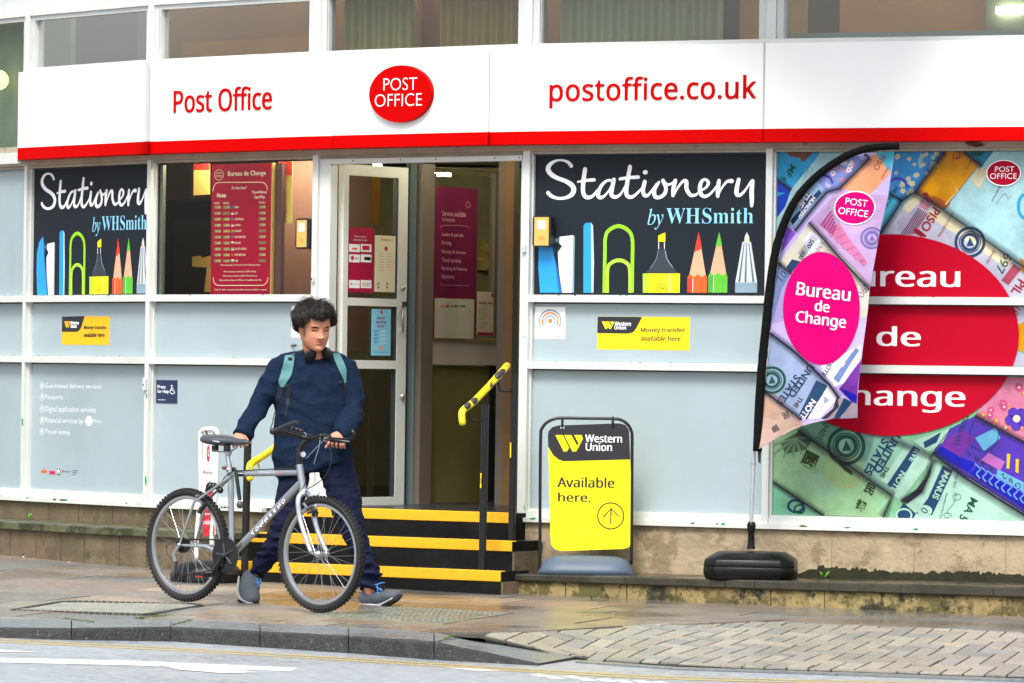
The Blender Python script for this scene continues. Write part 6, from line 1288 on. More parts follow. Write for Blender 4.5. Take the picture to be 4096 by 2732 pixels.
def wheel_parts(u, zc, rear):
    c = lambda r, t, l=0: BK.pt(u+r*math.sin(t), zc-r*math.cos(t), l); N_ = 72
    w = MB()
    prof = [(.284, .012), (.284, -.012), (.268, -.012), (.264, -.004), (.264, .004), (.268, .012)]; n = len(prof); R = [[c(r, 2*PI*i/N_, l) for r, l in prof] for i in range(N_)]
    w.add([p for r in R for p in r], [(i*n+k, i*n+(k+1) % n, ((i+1) % N_)*n+(k+1) % n, ((i+1) % N_)*n+k) for i in range(N_) for k in range(n)], rimm)
    wo = w.build("wheel", bike, smooth=True)
    mb = MB(); prof = [(RW_-.006, 0), (RW_-.009, .014), (RW_-.018, .0235), (RW_-.032, .022), (RW_-.044, .013), (RW_-.044, -.013), (RW_-.032, -.022), (RW_-.018, -.0235), (RW_-.009, -.014)]
    R = [[c(r, 2*PI*i/N_, l) for r, l in prof] for i in range(N_)]; n = len(prof)
    mb.add([p for r in R for p in r], [(i*n+k, i*n+(k+1) % n, ((i+1) % N_)*n+(k+1) % n, ((i+1) % N_)*n+k) for i in range(N_) for k in range(n)], rubber)
    for i in range(76):
        for l, ww, off in ((0, .010, 0), (.017, .007, .5), (-.017, .007, .5)):
            t = 2*PI*(i+off)/76; t1 = t+.045; r0, r1 = (RW_-.010, RW_+.001) if l == 0 else (RW_-.018, RW_-.004)
            mb.hexa([c(r, a, b) for r in (r0, r1) for a, b in ((t, l-ww/2), (t1, l-ww/2), (t1, l+ww/2), (t, l+ww/2))], rubber)
    mb.build("tyre", wo)
    mb = MB()
    for i in range(32):
        t = 2*PI*i/32; s = 1 if i % 2 else -1; hub = t+(.75 if (i//2) % 2 else -.75); mb.tube([c(.02, hub, s*.028), c(.266, t, s*.003)], .0011, spokem, 5, cap=False)
    mb.build("spokes", wo)
    mb = MB(); mb.tube([BK.pt(u, zc, l) for l in (-.062, -.05, -.045, -.03, -.025, .025, .03, .045, .05, .062)], [.006, .006, .011, .021, .013, .013, .021, .011, .006, .006], spokem, 14)
    mb.build("hub", wo, smooth=True); return wo
zcr, zcf = zr0+RW_, zf0+RW_
wheel_parts(0, zcr, True); wheel_parts(WB, zcf, False)
BB = BK.P(927.5, 2221, 0); bbu, bbz = BK.pix(927.5, 2221, 0)
mb = MB()
st = [bp('BK', 412, 735), bp('BK', 425, 830), bp('BK', 440, 960), BB]; mb.tube([st[0], st[1], st[2], BB], .0165, silver, 12)
mb.tube([bp('BK', 425, 878), bp('BK', 700, 872), bp('BK', 1405, 855)], .0165, silver, 14)
mb.tube([bp('BK', 1455, 985), BB.lerp(bp('BK', 1455, 985), .5), BB], .0215, silver, 14)
mb.tube([bp('BK', 1415, 745), bp('BK', 1470, 1105)], .0205, silver, 14)
mb.tube([BK.pt(bbu, bbz, -.036), BK.pt(bbu, bbz, .036)], .022, silver, 14)
for s in (1, -1):
    mb.tube([bp('BK', 432, 915, s*.018), BK.pt(.10, zcr+.25, s*.05), BK.pt(0, zcr, s*.064)], [.0085, .008, .007], silver, 10); mb.tube([BK.pt(bbu-.03, bbz, s*.03), BK.pt(.2, zcr+.0, s*.05), BK.pt(0, zcr, s*.064)], [.011, .010, .007], silver, 10)
mb.tube([BK.pt(.115, zcr+.285, -.05), BK.pt(.115, zcr+.285, .05)], .007, silver, 8)
for s in (1, -1): mb.ball(BK.pt(0, zcr, s*.066), .014, spokem, 1, 1, 1, 8)
fr_o = mb.build("frame", bike, smooth=True)
A = Art(BK, .0225); wb_ = mat("decal_white", "#dfe4ea", .4); 
for k_, ch in enumerate("TOWNSEND"):
    t = .30+k_*.062; p = q1('BK', 1455, 985); x = p[0]+(927.5-p[0])*(1-t); y = p[1]+(2221-p[1])*(1-t); A.rtext(ch, (x, y), 15, 57, wb_, 1, .04, 1.5)
A.mb.build("decal", fr_o)
A = Art(BK, .0172); A.rtext("TOWNSEND", q1('BK', 950, 853), 8.5, .8, mat("decal_pale", "#c7cfe0", .4), 1, .01, 1.4); A.rect(q1('BK', 540, 842), q1('BK', 625, 905), pdk, 1); A.rect(q1('BK', 545, 858), q1('BK', 620, 872), wb_, 2); A.rect(q1('BK', 1075, 850), q1('BK', 1180, 858), pred, 1); A.rect(q1('BK', 1195, 848), q1('BK', 1295, 855), pgry, 1); A.mb.build("decal", fr_o)
# fork
mb = MB(); cr = bp('BK', 1483, 1118)
for s, pts in ((1, [('FW',655,85),('FW',590,120),('FW',560,230),('FW',585,470),('FW',655,720),('FW',755,1000)]), (-1, [('FW',690,90),('FW',745,170),('FW',795,330),('FW',815,480),('FW',880,720),('FW',1005,1005)])):
    P = [tuple(BK.P(*q1(*p), s*.058*min(1, .35+.35*i))) for i, p in enumerate(pts)]; P = smooth_path(P, 4); n = len(P); mb.tube(P, [.0165-.0045*i/n for i in range(n)], silver2, 12)
    mb.tube([BK.P(*q1(*pts[-1]), s*.058), BK.pt(WB, zcf, s*.06)], .008, spokem, 8)
mb.tube([bp('BK', 1470, 1100), bp('BK', 1480, 1135)], .022, silver2, 12)
fk = mb.build("fork", bike, smooth=True)
mb = MB(); 
for s in (1, -1): mb.tube([BK.P(*q1('FW', 640 if s > 0 else 800, 240 if s > 0 else 330), s*.06), BK.P(*q1('FW', 700 if s > 0 else 860, 325 if s > 0 else 400), s*.045)], .008, spokem if s > 0 else blk, 8)
mb.tube([BK.P(*q1('FW', 690, 345), .05), BK.P(*q1('FW', 795, 305), .03)], .009, blk, 8); mb.tube([BK.P(*q1('FW', 700, 400), .05), BK.P(*q1('FW', 860, 345), .0)], .008, blk, 8); mb.ball(BK.P(*q1('FW', 825, 420), -.05), .017, blk); mb.build("brake", bike, smooth=True)
mb = MB()
for u, v, l in ((960,330,.05), (1000,270,.045), (930,370,.055)): mb.ball(BK.P(*q1('RW', u, v), l), .014, blk)
mb.tube([BK.P(*q1('RW', 930, 390), .055), BK.P(*q1('RW', 1040, 250), .05)], .012, blk, 8); mb.build("brake", bike, smooth=True)
# seat post, saddle
mb = MB(); mb.tube([bp('BK', 388, 590), bp('BK', 413, 742)], .0125, rimm, 12); mb.ball(bp('BK', 400, 580), .02, rimm); mb.tube([bp('BK', 180, 555, .02), bp('BK', 330, 560, .02), bp('BK', 450, 555, .02), bp('BK', 540, 490, .02)], .0038, spokem, 6); mb.tube([bp('BK', 200, 560, -.02), bp('BK', 430, 550, -.02), bp('BK', 530, 495, -.02)], .0038, spokem, 6)
mb.tube([bp('BK', 425, 828), bp('BK', 405, 800)], .02, silver, 12); mb.build("seat_post", bike, smooth=True)
mb = MB(); ax = [(118,400,.012,.035,.05),(135,385,.05,.08,.07),(200,395,.055,.098,.075),(290,405,.058,.088,.075),(380,405,.055,.06,.06),(470,412,.042,.038,.05),(560,425,.034,.026,.04),(640,425,.03,.022,.04),(690,425,.022,.018,.03),(705,428,.008,.008,.02)]; Rg = []
for u, v, hh, hw, _ in ax:
    c = bp('BK', u, v); Rg.append([c+BK.n*(hw*math.cos(t))+Vector((0, 0, hh*.62*(math.sin(t) if math.sin(t) > 0 else math.sin(t)*.8))) for t in (2*PI*i/16 for i in range(16))])
mb.rings(Rg, saddm); mb.build("saddle", bike, smooth='all')
for u in (215, 385): 
    for l in (.03, -.03): mb = MB(); mb.tube([bp('BK', u, 470, l), bp('BK', u, 545, l)], .02, blk, 10); mb.build("saddle_spring", bike, smooth=True)
mb = MB()
mb.tube([bp('BK', 118, 405, .05), bp('BK', 180, 405, .075), bp('BK', 275, 420, .075)], .004, mat("saddle_trim", "#aab2b8", .4), 6); mb.build("saddle_trim", bike, smooth=True)
# stem, handlebar, bar ends, grips, levers, lamp
mb = MB(); mb.tube([bp('BK', 1418, 748), bp('BK', 1420, 640), bp('BK', 1435, 520), bp('BK', 1480, 440), bp('BK', 1560, 385)], [.018, .017, .016, .016, .018], blk, 12); mb.build("stem", bike, smooth=True)
mb = MB(); bar = [(1050,275,.29),(1170,272,.24),(1330,325,.13),(1440,350,.06),(1560,372,0),(1700,362,-.07),(1800,372,-.12),(1900,390,-.19),(2000,398,-.24),(2085,402,-.28)]; mb.tube(smooth_path([tuple(bp('BK', *p)) for p in bar], 4), .0115, blk, 12); hb_ = mb.build("handlebar", bike, smooth=True)
mb = MB(); mb.tube([bp('BK', 1085, 276, .275), bp('BK', 1230, 290, .2)], .0155, blk, 12); mb.build("grip", hb_, smooth=True)
mb = MB(); mb.tube([bp('BK', 1870, 388, -.17), bp('BK', 2080, 402, -.275)], .0155, blk, 12); mb.build("grip", hb_, smooth=True)
mb = MB(); mb.tube(smooth_path([tuple(bp('BK', *p)) for p in ((1040,262,.29),(1070,258,.292),(1210,195,.292),(1330,150,.29),(1385,132,.288))], 4), [.012]*17, mat("bar_end", "#26292d", .35), 10); mb.ball(bp('BK', 1040, 270, .29), .019, blk); mb.build("bar_end", hb_, smooth=True)
mb = MB(); mb.tube(smooth_path([tuple(bp('BK', *p)) for p in ((2085,395,-.285),(2140,375,-.29),(2185,330,-.29),(2190,290,-.288),(2170,262,-.286))], 4), .011, blk, 10); mb.build("bar_end", hb_, smooth=True)
for pts in ([(1490,318,.10),(1430,300,.13),(1280,265,.20)], [(1790,382,-.06),(1870,392,-.12),(2000,405,-.17),(2130,418,-.2)]):
    mb = MB(); P = [tuple(bp('BK', u, v, l+.03)) for u, v, l in pts]; mb.tube(smooth_path(P, 3), [.009]+[.006]*(3*(len(P)-1)), blk, 8); mb.ball(bp('BK', *pts[0]), .014, chrome); mb.build("brake_lever", hb_, smooth=True)
mb = MB()
for u, v, l, r in ((1430,262,.12,.018),(1380,240,.14,.014),(1760,335,-.07,.02),(1725,330,-.05,.015),(1830,350,-.12,.016)): mb.ball(bp('BK', u, v, l), r, blk, 1.2, 1, .8, 8)
mb.tube([bp('BK', 1310, 215, .16), bp('BK', 1420, 255, .12)], .012, blk, 8); mb.build("gear_shifter", hb_, smooth=True)
cab = mat("cable_black", "#1c1d1f", .45); cabg = mat("cable_grey", "#7f8890", .4)
def cable(name, pts, m_, r=.0025):
    mb = MB(); mb.tube(smooth_path([tuple(bp('BK', *p)) for p in pts], 6), r, m_, 6); mb.build(name, bike, smooth='all')
cable("cable", [(1490,300,.1),(1600,325,.08),(1700,380,.03),(1800,440,-.02),(1860,540,-.03),(1870,700,-.03),(1800,880,-.02),(1680,1000,0),(1540,1085,.02)], cab); cable("cable", [(1800,385,-.05),(1740,420,0),(1620,540,.03),(1510,660,.04)], cabg, .0022); cable("cable", [(1710,360,0),(1700,470,.02),(1650,640,.03),(1620,740,.03)], cabg, .0022)
cable("cable", [(310,1000,.02),(360,915,.02),(470,840,.02),(700,822,.0),(1000,808,0),(1300,795,.01),(1380,770,.02)], cab, .0032); cable("cable", [(1470,760,.025),(1490,900,.028),(1505,990,.028),(1450,1100,.03)], cab)
mb = MB(); e = bp('BK', 1440, 590, .02); mb.tube([e-Vector((.012, -.03, 0)), e+Vector((.012, -.02, -.002))], [.012, .017], blk, 14); mb.tube([e+Vector((.0125, -.0205, -.002)), e+Vector((.0135, -.023, -.002))], .0155, mat("lamp_lens", "#cfd6db", .15), 16); mb.tube([bp('BK', 1400, 560, 0), bp('BK', 1380, 520, .0), e], .009, blk, 8); mb.build("front_lamp", bike, smooth=True)
mb = MB(); rf = mat("reflector_white", "#e6e6e2", .25); P_ = [BK.pix(*p, -.004) for p in q('BK', (1665,1000),(1700,1015),(1808,1215),(1560,1215))]; mb.slab(BK, P_, -.006, -.003, rf); P_ = [BK.pix(*q1('BK', 1660+45*math.cos(t), 1122+62*math.sin(t)), .0) for t in (2*PI*i/16 for i in range(16))]; mb.slab(BK, P_, -.003, .006, mat("reflector_lens", "#c3c9ce", .15)); mb.tube([bp('BK', 1500, 1130, 0), bp('BK', 1560, 1200, 0), bp('BK', 1650, 1175, 0)], .004, spokem, 6); mb.build("reflector", bike)
mb = MB()
for u, v, r in ((150,1060,.028),(120,1110,.02),(195,1050,.022),(290,1110,.018)): mb.ball(bp('BK', u, v, .02), r, blk)
mb.tube([bp('BK', 190, 1030, .02), bp('BK', 240, 1050, .02), bp('BK', 290, 1110, .02)], .014, blk, 8); mb.build("rear_lamp", bike, smooth=True)
mb = MB(); mb.ball(bp('BK', 350, 788, 0), .014, mat("rear_red", "#6a2420", .4), 1.2, 1, .8); mb.build("rear_reflector", bike, smooth=True)
mb = MB(); mb.tube(smooth_path([tuple(bp('BK', *p)) for p in ((470,830,.03),(475,800,.032),(500,805,.034),(515,880,.035),(545,1080,.035),(565,1250,.035))], 4), [.0085]*13+[.011]*7+[.0125], blk, 10); mb.ball(bp('BK', 570, 1315, .035), .021, saddm); mb.build("lock", bike, smooth=True)
# drivetrain
def disc3(u, z, l0, l1, r, mt, mb, n=40): mb.rings([[BK.pt(u+r*math.cos(2*PI*i/n), z+r*math.sin(2*PI*i/n), l) for i in range(n)] for l in (l0, l1)], mt)
mb = MB(); disc3(bbu, bbz, .045, .049, .095, blk, mb); disc3(bbu, bbz, .052, .055, .103, mat("chain_guard", "#1a1c1e", .25), mb)
for k in range(5):
    t = 2*PI*k/5+.5; mb.tube([BK.pt(bbu, bbz, .056), BK.pt(bbu+.07*math.cos(t), bbz+.07*math.sin(t), .056)], .006, saddm, 6)
mb.build("chainring", bike)
mb = MB(); pe = BK.pix(*q1('RW', 1130, 1365), .075); mb.tube([BK.pt(bbu, bbz, .07), BK.pt(*pe, .075)], [.016, .012], blk, 10); mb.tube([BK.pt(bbu, bbz, .05), BK.pt(bbu, bbz, .08)], .014, saddm, 10); du, dz = pe[0]-bbu, pe[1]-bbz; mb.tube([BK.pt(bbu, bbz, -.06), BK.pt(bbu-du, bbz-dz, -.075)], [.015, .012], blk, 10); mb.build("crank", bike, smooth=True)
for s, c in ((1, pe), (-1, (bbu-du, bbz-dz))):
    mb = MB(); l0, l1 = (.09, .18) if s > 0 else (-.18, -.09)
    for a, b in ((-.045, -.032), (.032, .045)): mb.fbox(BK, c[0]+a, c[0]+b, c[1]-.012, c[1]+.012, l0, l1, blk)
    for l in (l0, (l0+l1)/2-.004, l1-.008): mb.fbox(BK, c[0]-.046, c[0]+.046, c[1]-.011, c[1]+.011, l, l+.008, blk)
    mb.tube([BK.pt(*c, l0-.01), BK.pt(*c, l1)], .008, spokem, 8)
    if s > 0: mb.fbox(BK, c[0]-.03, c[0]+.03, c[1]-.014, c[1]-.004, l1, l1+.003, mat("pedal_reflector", "#8c2d18", .3))
    mb.build("pedal", bike)
mb = MB(); disc3(0, zcr, .02, .045, .045, blk, mb, 24); disc3(0, zcr, .046, .05, .03, chainm, mb, 20); mb.build("cassette", bike)
mb = MB(); top = [BK.pt(0, zcr+.034, .045), BK.pt(bbu-.02, bbz+.088, .047)]; mb.tube(top, .0048, chainm, 6); c1 = BK.pix(*q1('RW', 545, 1400), .045); mb.tube([BK.pt(*c1, .045), BK.pt(bbu-.05, bbz-.078, .047)], .0048, chainm, 6); mb.build("chain", bike)
mb = MB(); d1 = BK.pix(*q1('RW', 545, 1040), .06); d2 = BK.pix(*q1('RW', 570, 1160), .06); mb.tube([BK.pt(0, zcr, .066), BK.pt(*d1, .068), BK.pt(*d2, .065)], [.011, .013, .012], spokem, 8); mb.tube([BK.pt(*d2, .06), BK.pt(*c1, .055)], [.012, .006], saddm, 8); disc3(*c1, .04, .05, .02, blk, mb, 16); mb.build("derailleur", bike, smooth=True)
mb = MB(); mb.tube(smooth_path([tuple(BK.P(*q1('RW', u, v), .07)) for u, v in ((480,1120),(425,1030),(420,940),(460,880),(530,862),(600,880),(700,940),(800,1010))], 5), .0022, cab, 6); mb.build("cable", bike, smooth='all')
# ================================================================== the man pushing the bicycle
DM = 28.9
mpx = lambda k, u, v, dd=0: W(*q1(k, u, v), DM+dd)
PX = DM/F
skin = mat("skin", "#d09a7c", .58, spec=.3, attr="col", var=(30, .05), bump=(200, .06, .002)); jump = mat("navy_wool", "#122238", .95, var=(40, .25), bump=(260, .9, .006), spec=.15); jean = mat("navy_denim", "#0f1731", .85, var=(26, .3), bump=(300, .4, .003), spec=.2)
hairm = mat("black_hair", "#120d0a", .42, var=(40, .3)); shoem = mat("grey_shoe", "#4c535c", .7, var=(20, .15), bump=(160, .3, .003)); solem = mat("pale_sole", "#aeb2ae", .6); soled = mat("dark_sole", "#17181a", .8); lacem = mat("blue_lace", "#3f86c8", .6); shoeb = mat("blue_shoe_trim", "#2b4f96", .6)
man = thing("person", "young man with black hair in navy jumper and jeans pushing the silver bicycle", "person", Vector((-1.1, DM, zg(-1.1, DM))))
def loft(mb, rings, mt, seg=20, p=1.0, sub=3):
    """rings: (photo pixel x, y, half width in pixels, half depth in m, depth offset); the path is smoothed"""
    R = smooth_path([tuple(r) for r in rings], sub); n = len(R); out = []
    C_ = [W(r[0], r[1], DM+r[4]) for r in R]
    for i, r in enumerate(R):
        t = C_[min(i+1, n-1)]-C_[max(i-1, 0)]; side = Vector((t.z, 0, -t.x)); 
        side = side.normalized() if side.length > 1e-5 else Vector((1, 0, 0)); dep = t.normalized().cross(side).normalized()
        if dep.y < 0: dep = -dep
        hw = max(r[2], .5)*PX
        out.append([C_[i]+side*(hw*math.copysign(abs(math.cos(a))**p, math.cos(a)))+dep*(max(r[3], .002)*math.copysign(abs(math.sin(a))**p, math.sin(a))) for a in (2*PI*k/seg for k in range(seg))])
    mb.rings(out, mt)
def remesh(mb, voxel, smooth_it=4, disp=None):
    """weld overlapping shells into one continuous skin"""
    me = bpy.data.meshes.new("r"); me.from_pydata(mb.v, [], mb.f); bm = bmesh.new(); bm.from_mesh(me); bmesh.ops.recalc_face_normals(bm, faces=bm.faces); bm.to_mesh(me); bm.free()
    o = bpy.data.objects.new("r", me); COL.objects.link(o); r = o.modifiers.new("r", 'REMESH'); r.mode = 'VOXEL'; r.voxel_size = voxel
    if smooth_it: s = o.modifiers.new("s", 'SMOOTH'); s.factor = .5; s.iterations = smooth_it
    bpy.context.view_layer.update(); m2 = bpy.data.meshes.new_from_object(o.evaluated_get(bpy.context.evaluated_depsgraph_get()))
    out = MB(); out.v = [v.co.copy() for v in m2.vertices]
    if disp: out.v = [c+v.normal*disp(c) for c, v in zip(out.v, m2.vertices)]
    out.f = [list(p.vertices) for p in m2.polygons]; out.ms = [mb.ms[0]]; out.mi = [0]*len(out.f)
    bpy.data.objects.remove(o); bpy.data.meshes.remove(me); bpy.data.meshes.remove(m2); return out
N3 = lambda c, s, o=0: noise.noise(Vector((c.x*s+o, c.y*s, c.z*s)))
# ---- head: horizontal rings in face coordinates, then turned and placed
YAW, PIT = math.radians(26), math.radians(-13)
EYE = W(1283, 1323, DM-.125); HS = 1.06
HM = Matrix.Rotation(YAW, 4, 'Z') @ Matrix.Rotation(-PIT, 4, 'X') @ Matrix.Rotation(math.radians(-2), 4, 'Y')
def hp(x, y, z):    # x right of the picture, y forwards (out of the face), z up, eye line at z=0, y=.085
    return EYE+HM @ Vector((x*HS, -(y-.085)*HS, z*HS))
TAB = [(-.121,.012,.074,-.045),(-.116,.032,.086,-.02),(-.106,.047,.092,.0),(-.092,.058,.0935,.03),(-.075,.066,.094,.06),(-.056,.071,.0945,.078),(-.035,.072,.094,.09),(-.01,.0745,.091,.098),(.015,.0765,.094,.102),(.035,.077,.0965,.103),(.06,.075,.092,.102),(.085,.068,.078,.093),(.105,.054,.058,.075),(.118,.034,.034,.048),(.124,.012,.012,.018)]
g2 = lambda x, s: math.exp(-(x/s)**2)
def face_y(x, z, y):
    if y < 0: return 0
    d = 0
    if -.050 < z < .012:                                   # nose: bridge to tip
        t = (.012-z)/.050; pr = (.005+.021*t)*(1 if z > -.037 else max(0, 1-(-.037-z)/.011)); d += pr*g2(x, .0095+.008*t)
    d += .008*(g2(x-.0155, .008)+g2(x+.0155, .008))*g2(z+.037, .008)          # nostril wings
    d -= .0095*(g2(x-.034, .017)+g2(x+.034, .017))*g2(z-.001, .012)            # eye hollows
    d += .004*(g2(x-.034, .014)+g2(x+.034, .014))*g2(z-.002, .007)             # lids
    d += .0035*(g2(x-.03, .024)+g2(x+.03, .024))*g2(z-.021, .009)              # brow
    d += .0055*g2(x, .022)*g2(z+.057, .005)+.0065*g2(x, .019)*g2(z+.069, .006)-.005*g2(x, .026)*g2(z+.063, .003)
    d += .006*g2(x, .02)*g2(z+.100, .012)-.004*g2(x, .025)*g2(z+.083, .006)
    d += .004*(g2(x-.046, .02)+g2(x+.046, .02))*g2(z+.03, .022)
    return d
body = MB(); T2 = smooth_path(TAB, 7); Rg = []; SEG = 72
for z, w, f, b in T2:
    ring = []
    for k in range(SEG):
        a = 2*PI*k/SEG; x = w*math.copysign(abs(math.sin(a))**.88, math.sin(a)); c = math.cos(a); y = (f if c > 0 else b)*math.copysign(abs(c)**.86, c)
        if b < 0 and c < 0: y = -b*abs(c)*.6
        y += face_y(x, z, y) if c > .15 else 0; ring.append(hp(x, y, z))
    Rg.append(ring)
body.rings(Rg, skin)
for s in (-1, 1):                                            # ears
    E_ = []
    for i in range(7):
        t = i/6; z = .022-.06*t; rr_ = (.010+.016*math.sin(PI*min(1, t*1.15+.12)))
        E_.append([hp(s*(.072+.012*(.4+.6*math.sin(a))), -.012+rr_*math.cos(a)-.004*t, z) for a in (2*PI*j/10 for j in range(10))])
    body.rings(E_, skin)
nk = [hp(0, -.02, -.045), hp(0, -.025, -.10), W(1259, 1408, DM+.0), W(1258, 1445, DM+.04), W(1257, 1490, DM+.06)]
body.tube(smooth_path([tuple(p) for p in nk], 3), [.055]*4+[.056]*3+[.058]*3+[.065]*3, skin, 20)
# ---- trunk and limbs under the clothes
loft(body, [(1256,1470,70,.06,.05),(1250,1510,110,.09,.05),(1250,1620,125,.10,.04),(1252,1750,120,.10,.03),(1255,1850,118,.10,.02)], skin, 16)
ARM_R = [(1116,1480,46,.062,.06),(1078,1548,43,.060,.03),(1030,1632,38,.052,-.02),(990,1700,36,.047,-.10),(966,1748,38,.05,-.15)]
ARM_L = [(1386,1482,44,.062,.06),(1408,1560,42,.060,.05),(1414,1640,41,.056,.02),(1396,1692,40,.052,-.07),(1366,1732,36,.047,-.17),(1352,1746,35,.045,-.2)]
thin = lambda R, k: [(x, y, w*k, d*k, e) for x, y, w, d, e in R]
loft(body, thin(ARM_R, .72)+[(963,1768,20,.024,-.17)], skin, 14); loft(body, thin(ARM_L, .72)+[(1352,1760,20,.024,-.215)], skin, 14)
LEG_R = [(1180,1850,62,.10,.04),(1172,1930,62,.095,.03),(1150,2040,56,.085,.01),(1122,2120,47,.072,.0),(1085,2200,42,.066,.03),(1040,2268,36,.058,.06),(1022,2296,34,.056,.07)]
LEG_L = [(1340,1850,74,.10,.02),(1362,1930,72,.098,.0),(1390,2040,64,.088,-.02),(1414,2120,49,.072,-.02),(1442,2200,43,.064,.0),(1474,2280,42,.062,.01),(1484,2322,50,.064,.02),(1486,2350,52,.064,.012),(1486,2362,50,.062,.01)]
loft(body, thin(LEG_R, .6)+[(1012,2330,24,.034,.075)], skin, 14); loft(body, thin(LEG_L, .6)+[(1487,2366,24,.034,.03)], skin, 14)
# ---- hands
def finger(k, pts, r0=.0088, r1=.0068):
    P = smooth_path([tuple(mpx(k, *p)) for p in pts], 3); n = len(P); body.tube(P, [r0+(r1-r0)*i/(n-1) for i in range(n)], skin, 8); body.ball(P[-1], r1, skin, seg=6); body.ball(P[0], r0, skin, seg=6)
# right hand over the saddle nose: back of the hand towards us, fingers hooked down
Rg = []
for u, v, w, d, e in ((575,290,68,.019,-.17),(560,315,78,.020,-.185),(552,345,92,.017,-.205),(548,375,94,.014,-.222)):
    c = mpx('BK', u, v, e); Rg.append([c+Vector((w*.2807*PX*math.cos(a), d*math.sin(a), 0)) for a in (2*PI*j/14 for j in range(14))])
body.rings(Rg, skin)
for u, e in ((470, 0), (520, .004), (573, .006), (622, .004)):
    finger('BK', [(u+6,362,-.224+e),(u+1,400,-.240+e),(u-1,440,-.238+e),(u+4,476,-.222+e),(u+12,490,-.2+e)])
finger('BK', [(640,345,-.19),(668,385,-.195),(690,425,-.205),(668,462,-.215)], .0105, .008); finger('BK', [(690,425,-.205),(715,432,-.205),(732,438,-.2)], .009, .007)
# left hand closed on the far grip
Rg = []
for u, v, w, d, e in ((1930,300,62,.018,-.205),(1945,330,82,.020,-.22),(1965,365,96,.018,-.24),(1975,395,98,.014,-.252)):
    c = mpx('BK', u, v, e); Rg.append([c+Vector((w*.2807*PX*math.cos(a), d*math.sin(a), w*.1*PX*math.cos(a)*-.3)) for a in (2*PI*j/14 for j in range(14))])
body.rings(Rg, skin)
for u, v, e in ((1885,392,0), (1945,402,.0), (2003,408,.002), (2052,408,.006)):
    finger('BK', [(u+6,v-10,-.25+e),(u+1,v+25,-.266+e),(u-2,v+62,-.262+e),(u+2,v+90,-.24+e),(u+12,v+96,-.215+e)])
finger('BK', [(1880,345,-.22),(1850,400,-.228),(1825,450,-.232),(1792,495,-.228)], .0105, .0075)
bodym = remesh(body, .0032, 2)
IH = (HM.to_3x3()*HS).inverted(); cols = []
base = Vector(lin("#bd8365")); 
for p in bodym.v:
    l = IH @ (p-EYE); x, y, z = l.x, -l.y+.085, l.z; c = base.copy()
    if abs(x) < .12 and -.14 < z < .14:
        wl = max(0, 1-(x/.025)**2); lip = max(g2(z+.0585, .0042), g2(z+.067, .0048))*(1 if abs(x) < .025 else 0)*wl**.5*(1 if y > .075 else 0); c = c.lerp(Vector(lin("#a5565c")), min(1, lip*.8)); c = c.lerp(Vector(lin("#5f302e")), .5*g2(z+.0628+.002*wl, .0016)*(1 if abs(x) < .027 and y > .07 else 0))
        if y > .07: 
            for s in (-1, 1): c = c.lerp(Vector(lin("#cf8674")), .45*g2(x-s*.045, .02)*g2(z+.035, .02))
            c = c.lerp(Vector(lin("#c9806e")), .4*g2(x, .016)*g2(z+.036, .012))
            for s in (-1, 1):
                if g2(x-s*.034, .019)*g2(z-.0165-.004*g2(x-s*.034, .012), .005) > .36: c = Vector(lin("#2a1d17"))   # eyebrows
        if y < .02 and z > .0 and abs(x) < .09: c = Vector(lin("#241a15"))
        if .0 < y < .05 and abs(x) > .055 and -.045 < z < .03: c = c.lerp(Vector(lin("#3a2a22")), .8*g2(y-.028, .012))       # sideburn
    else: c = c.lerp(Vector(lin("#d98f80")), .35)
    cols.append(tuple(c))
bo = bodym.build("body", man, smooth='all', cols=cols)
dk = mat("lash_dark", "#120d0b", .5); eyw = mat("eye_white", "#c9bfb8", .3)
for s in (-1, 1):
    cx = s*.0345; yy = lambda x, z: .0905*(1-abs(x/.0745)**2*.33)+face_y(x, z, .09)
    mb = MB(); P = []
    for i in range(9):
        t = -1+i/4; x = cx+t*.0155; z = -.0035+.0032*(1-t*t)+.0016*s*t; P.append(hp(x, yy(x, z)+.0012, z))
    mb.tube(P, [.0012]+[.0026]*7+[.0012], dk, 6); mb.build("eyelash", man)
    mb = MB(); c = hp(cx+s*0+.001, yy(cx, -.001)-.0085, -.001); mb.ball(c, .0118, dk, 1.2, .95, .5, 10); mb.build("eye", man, smooth='all')
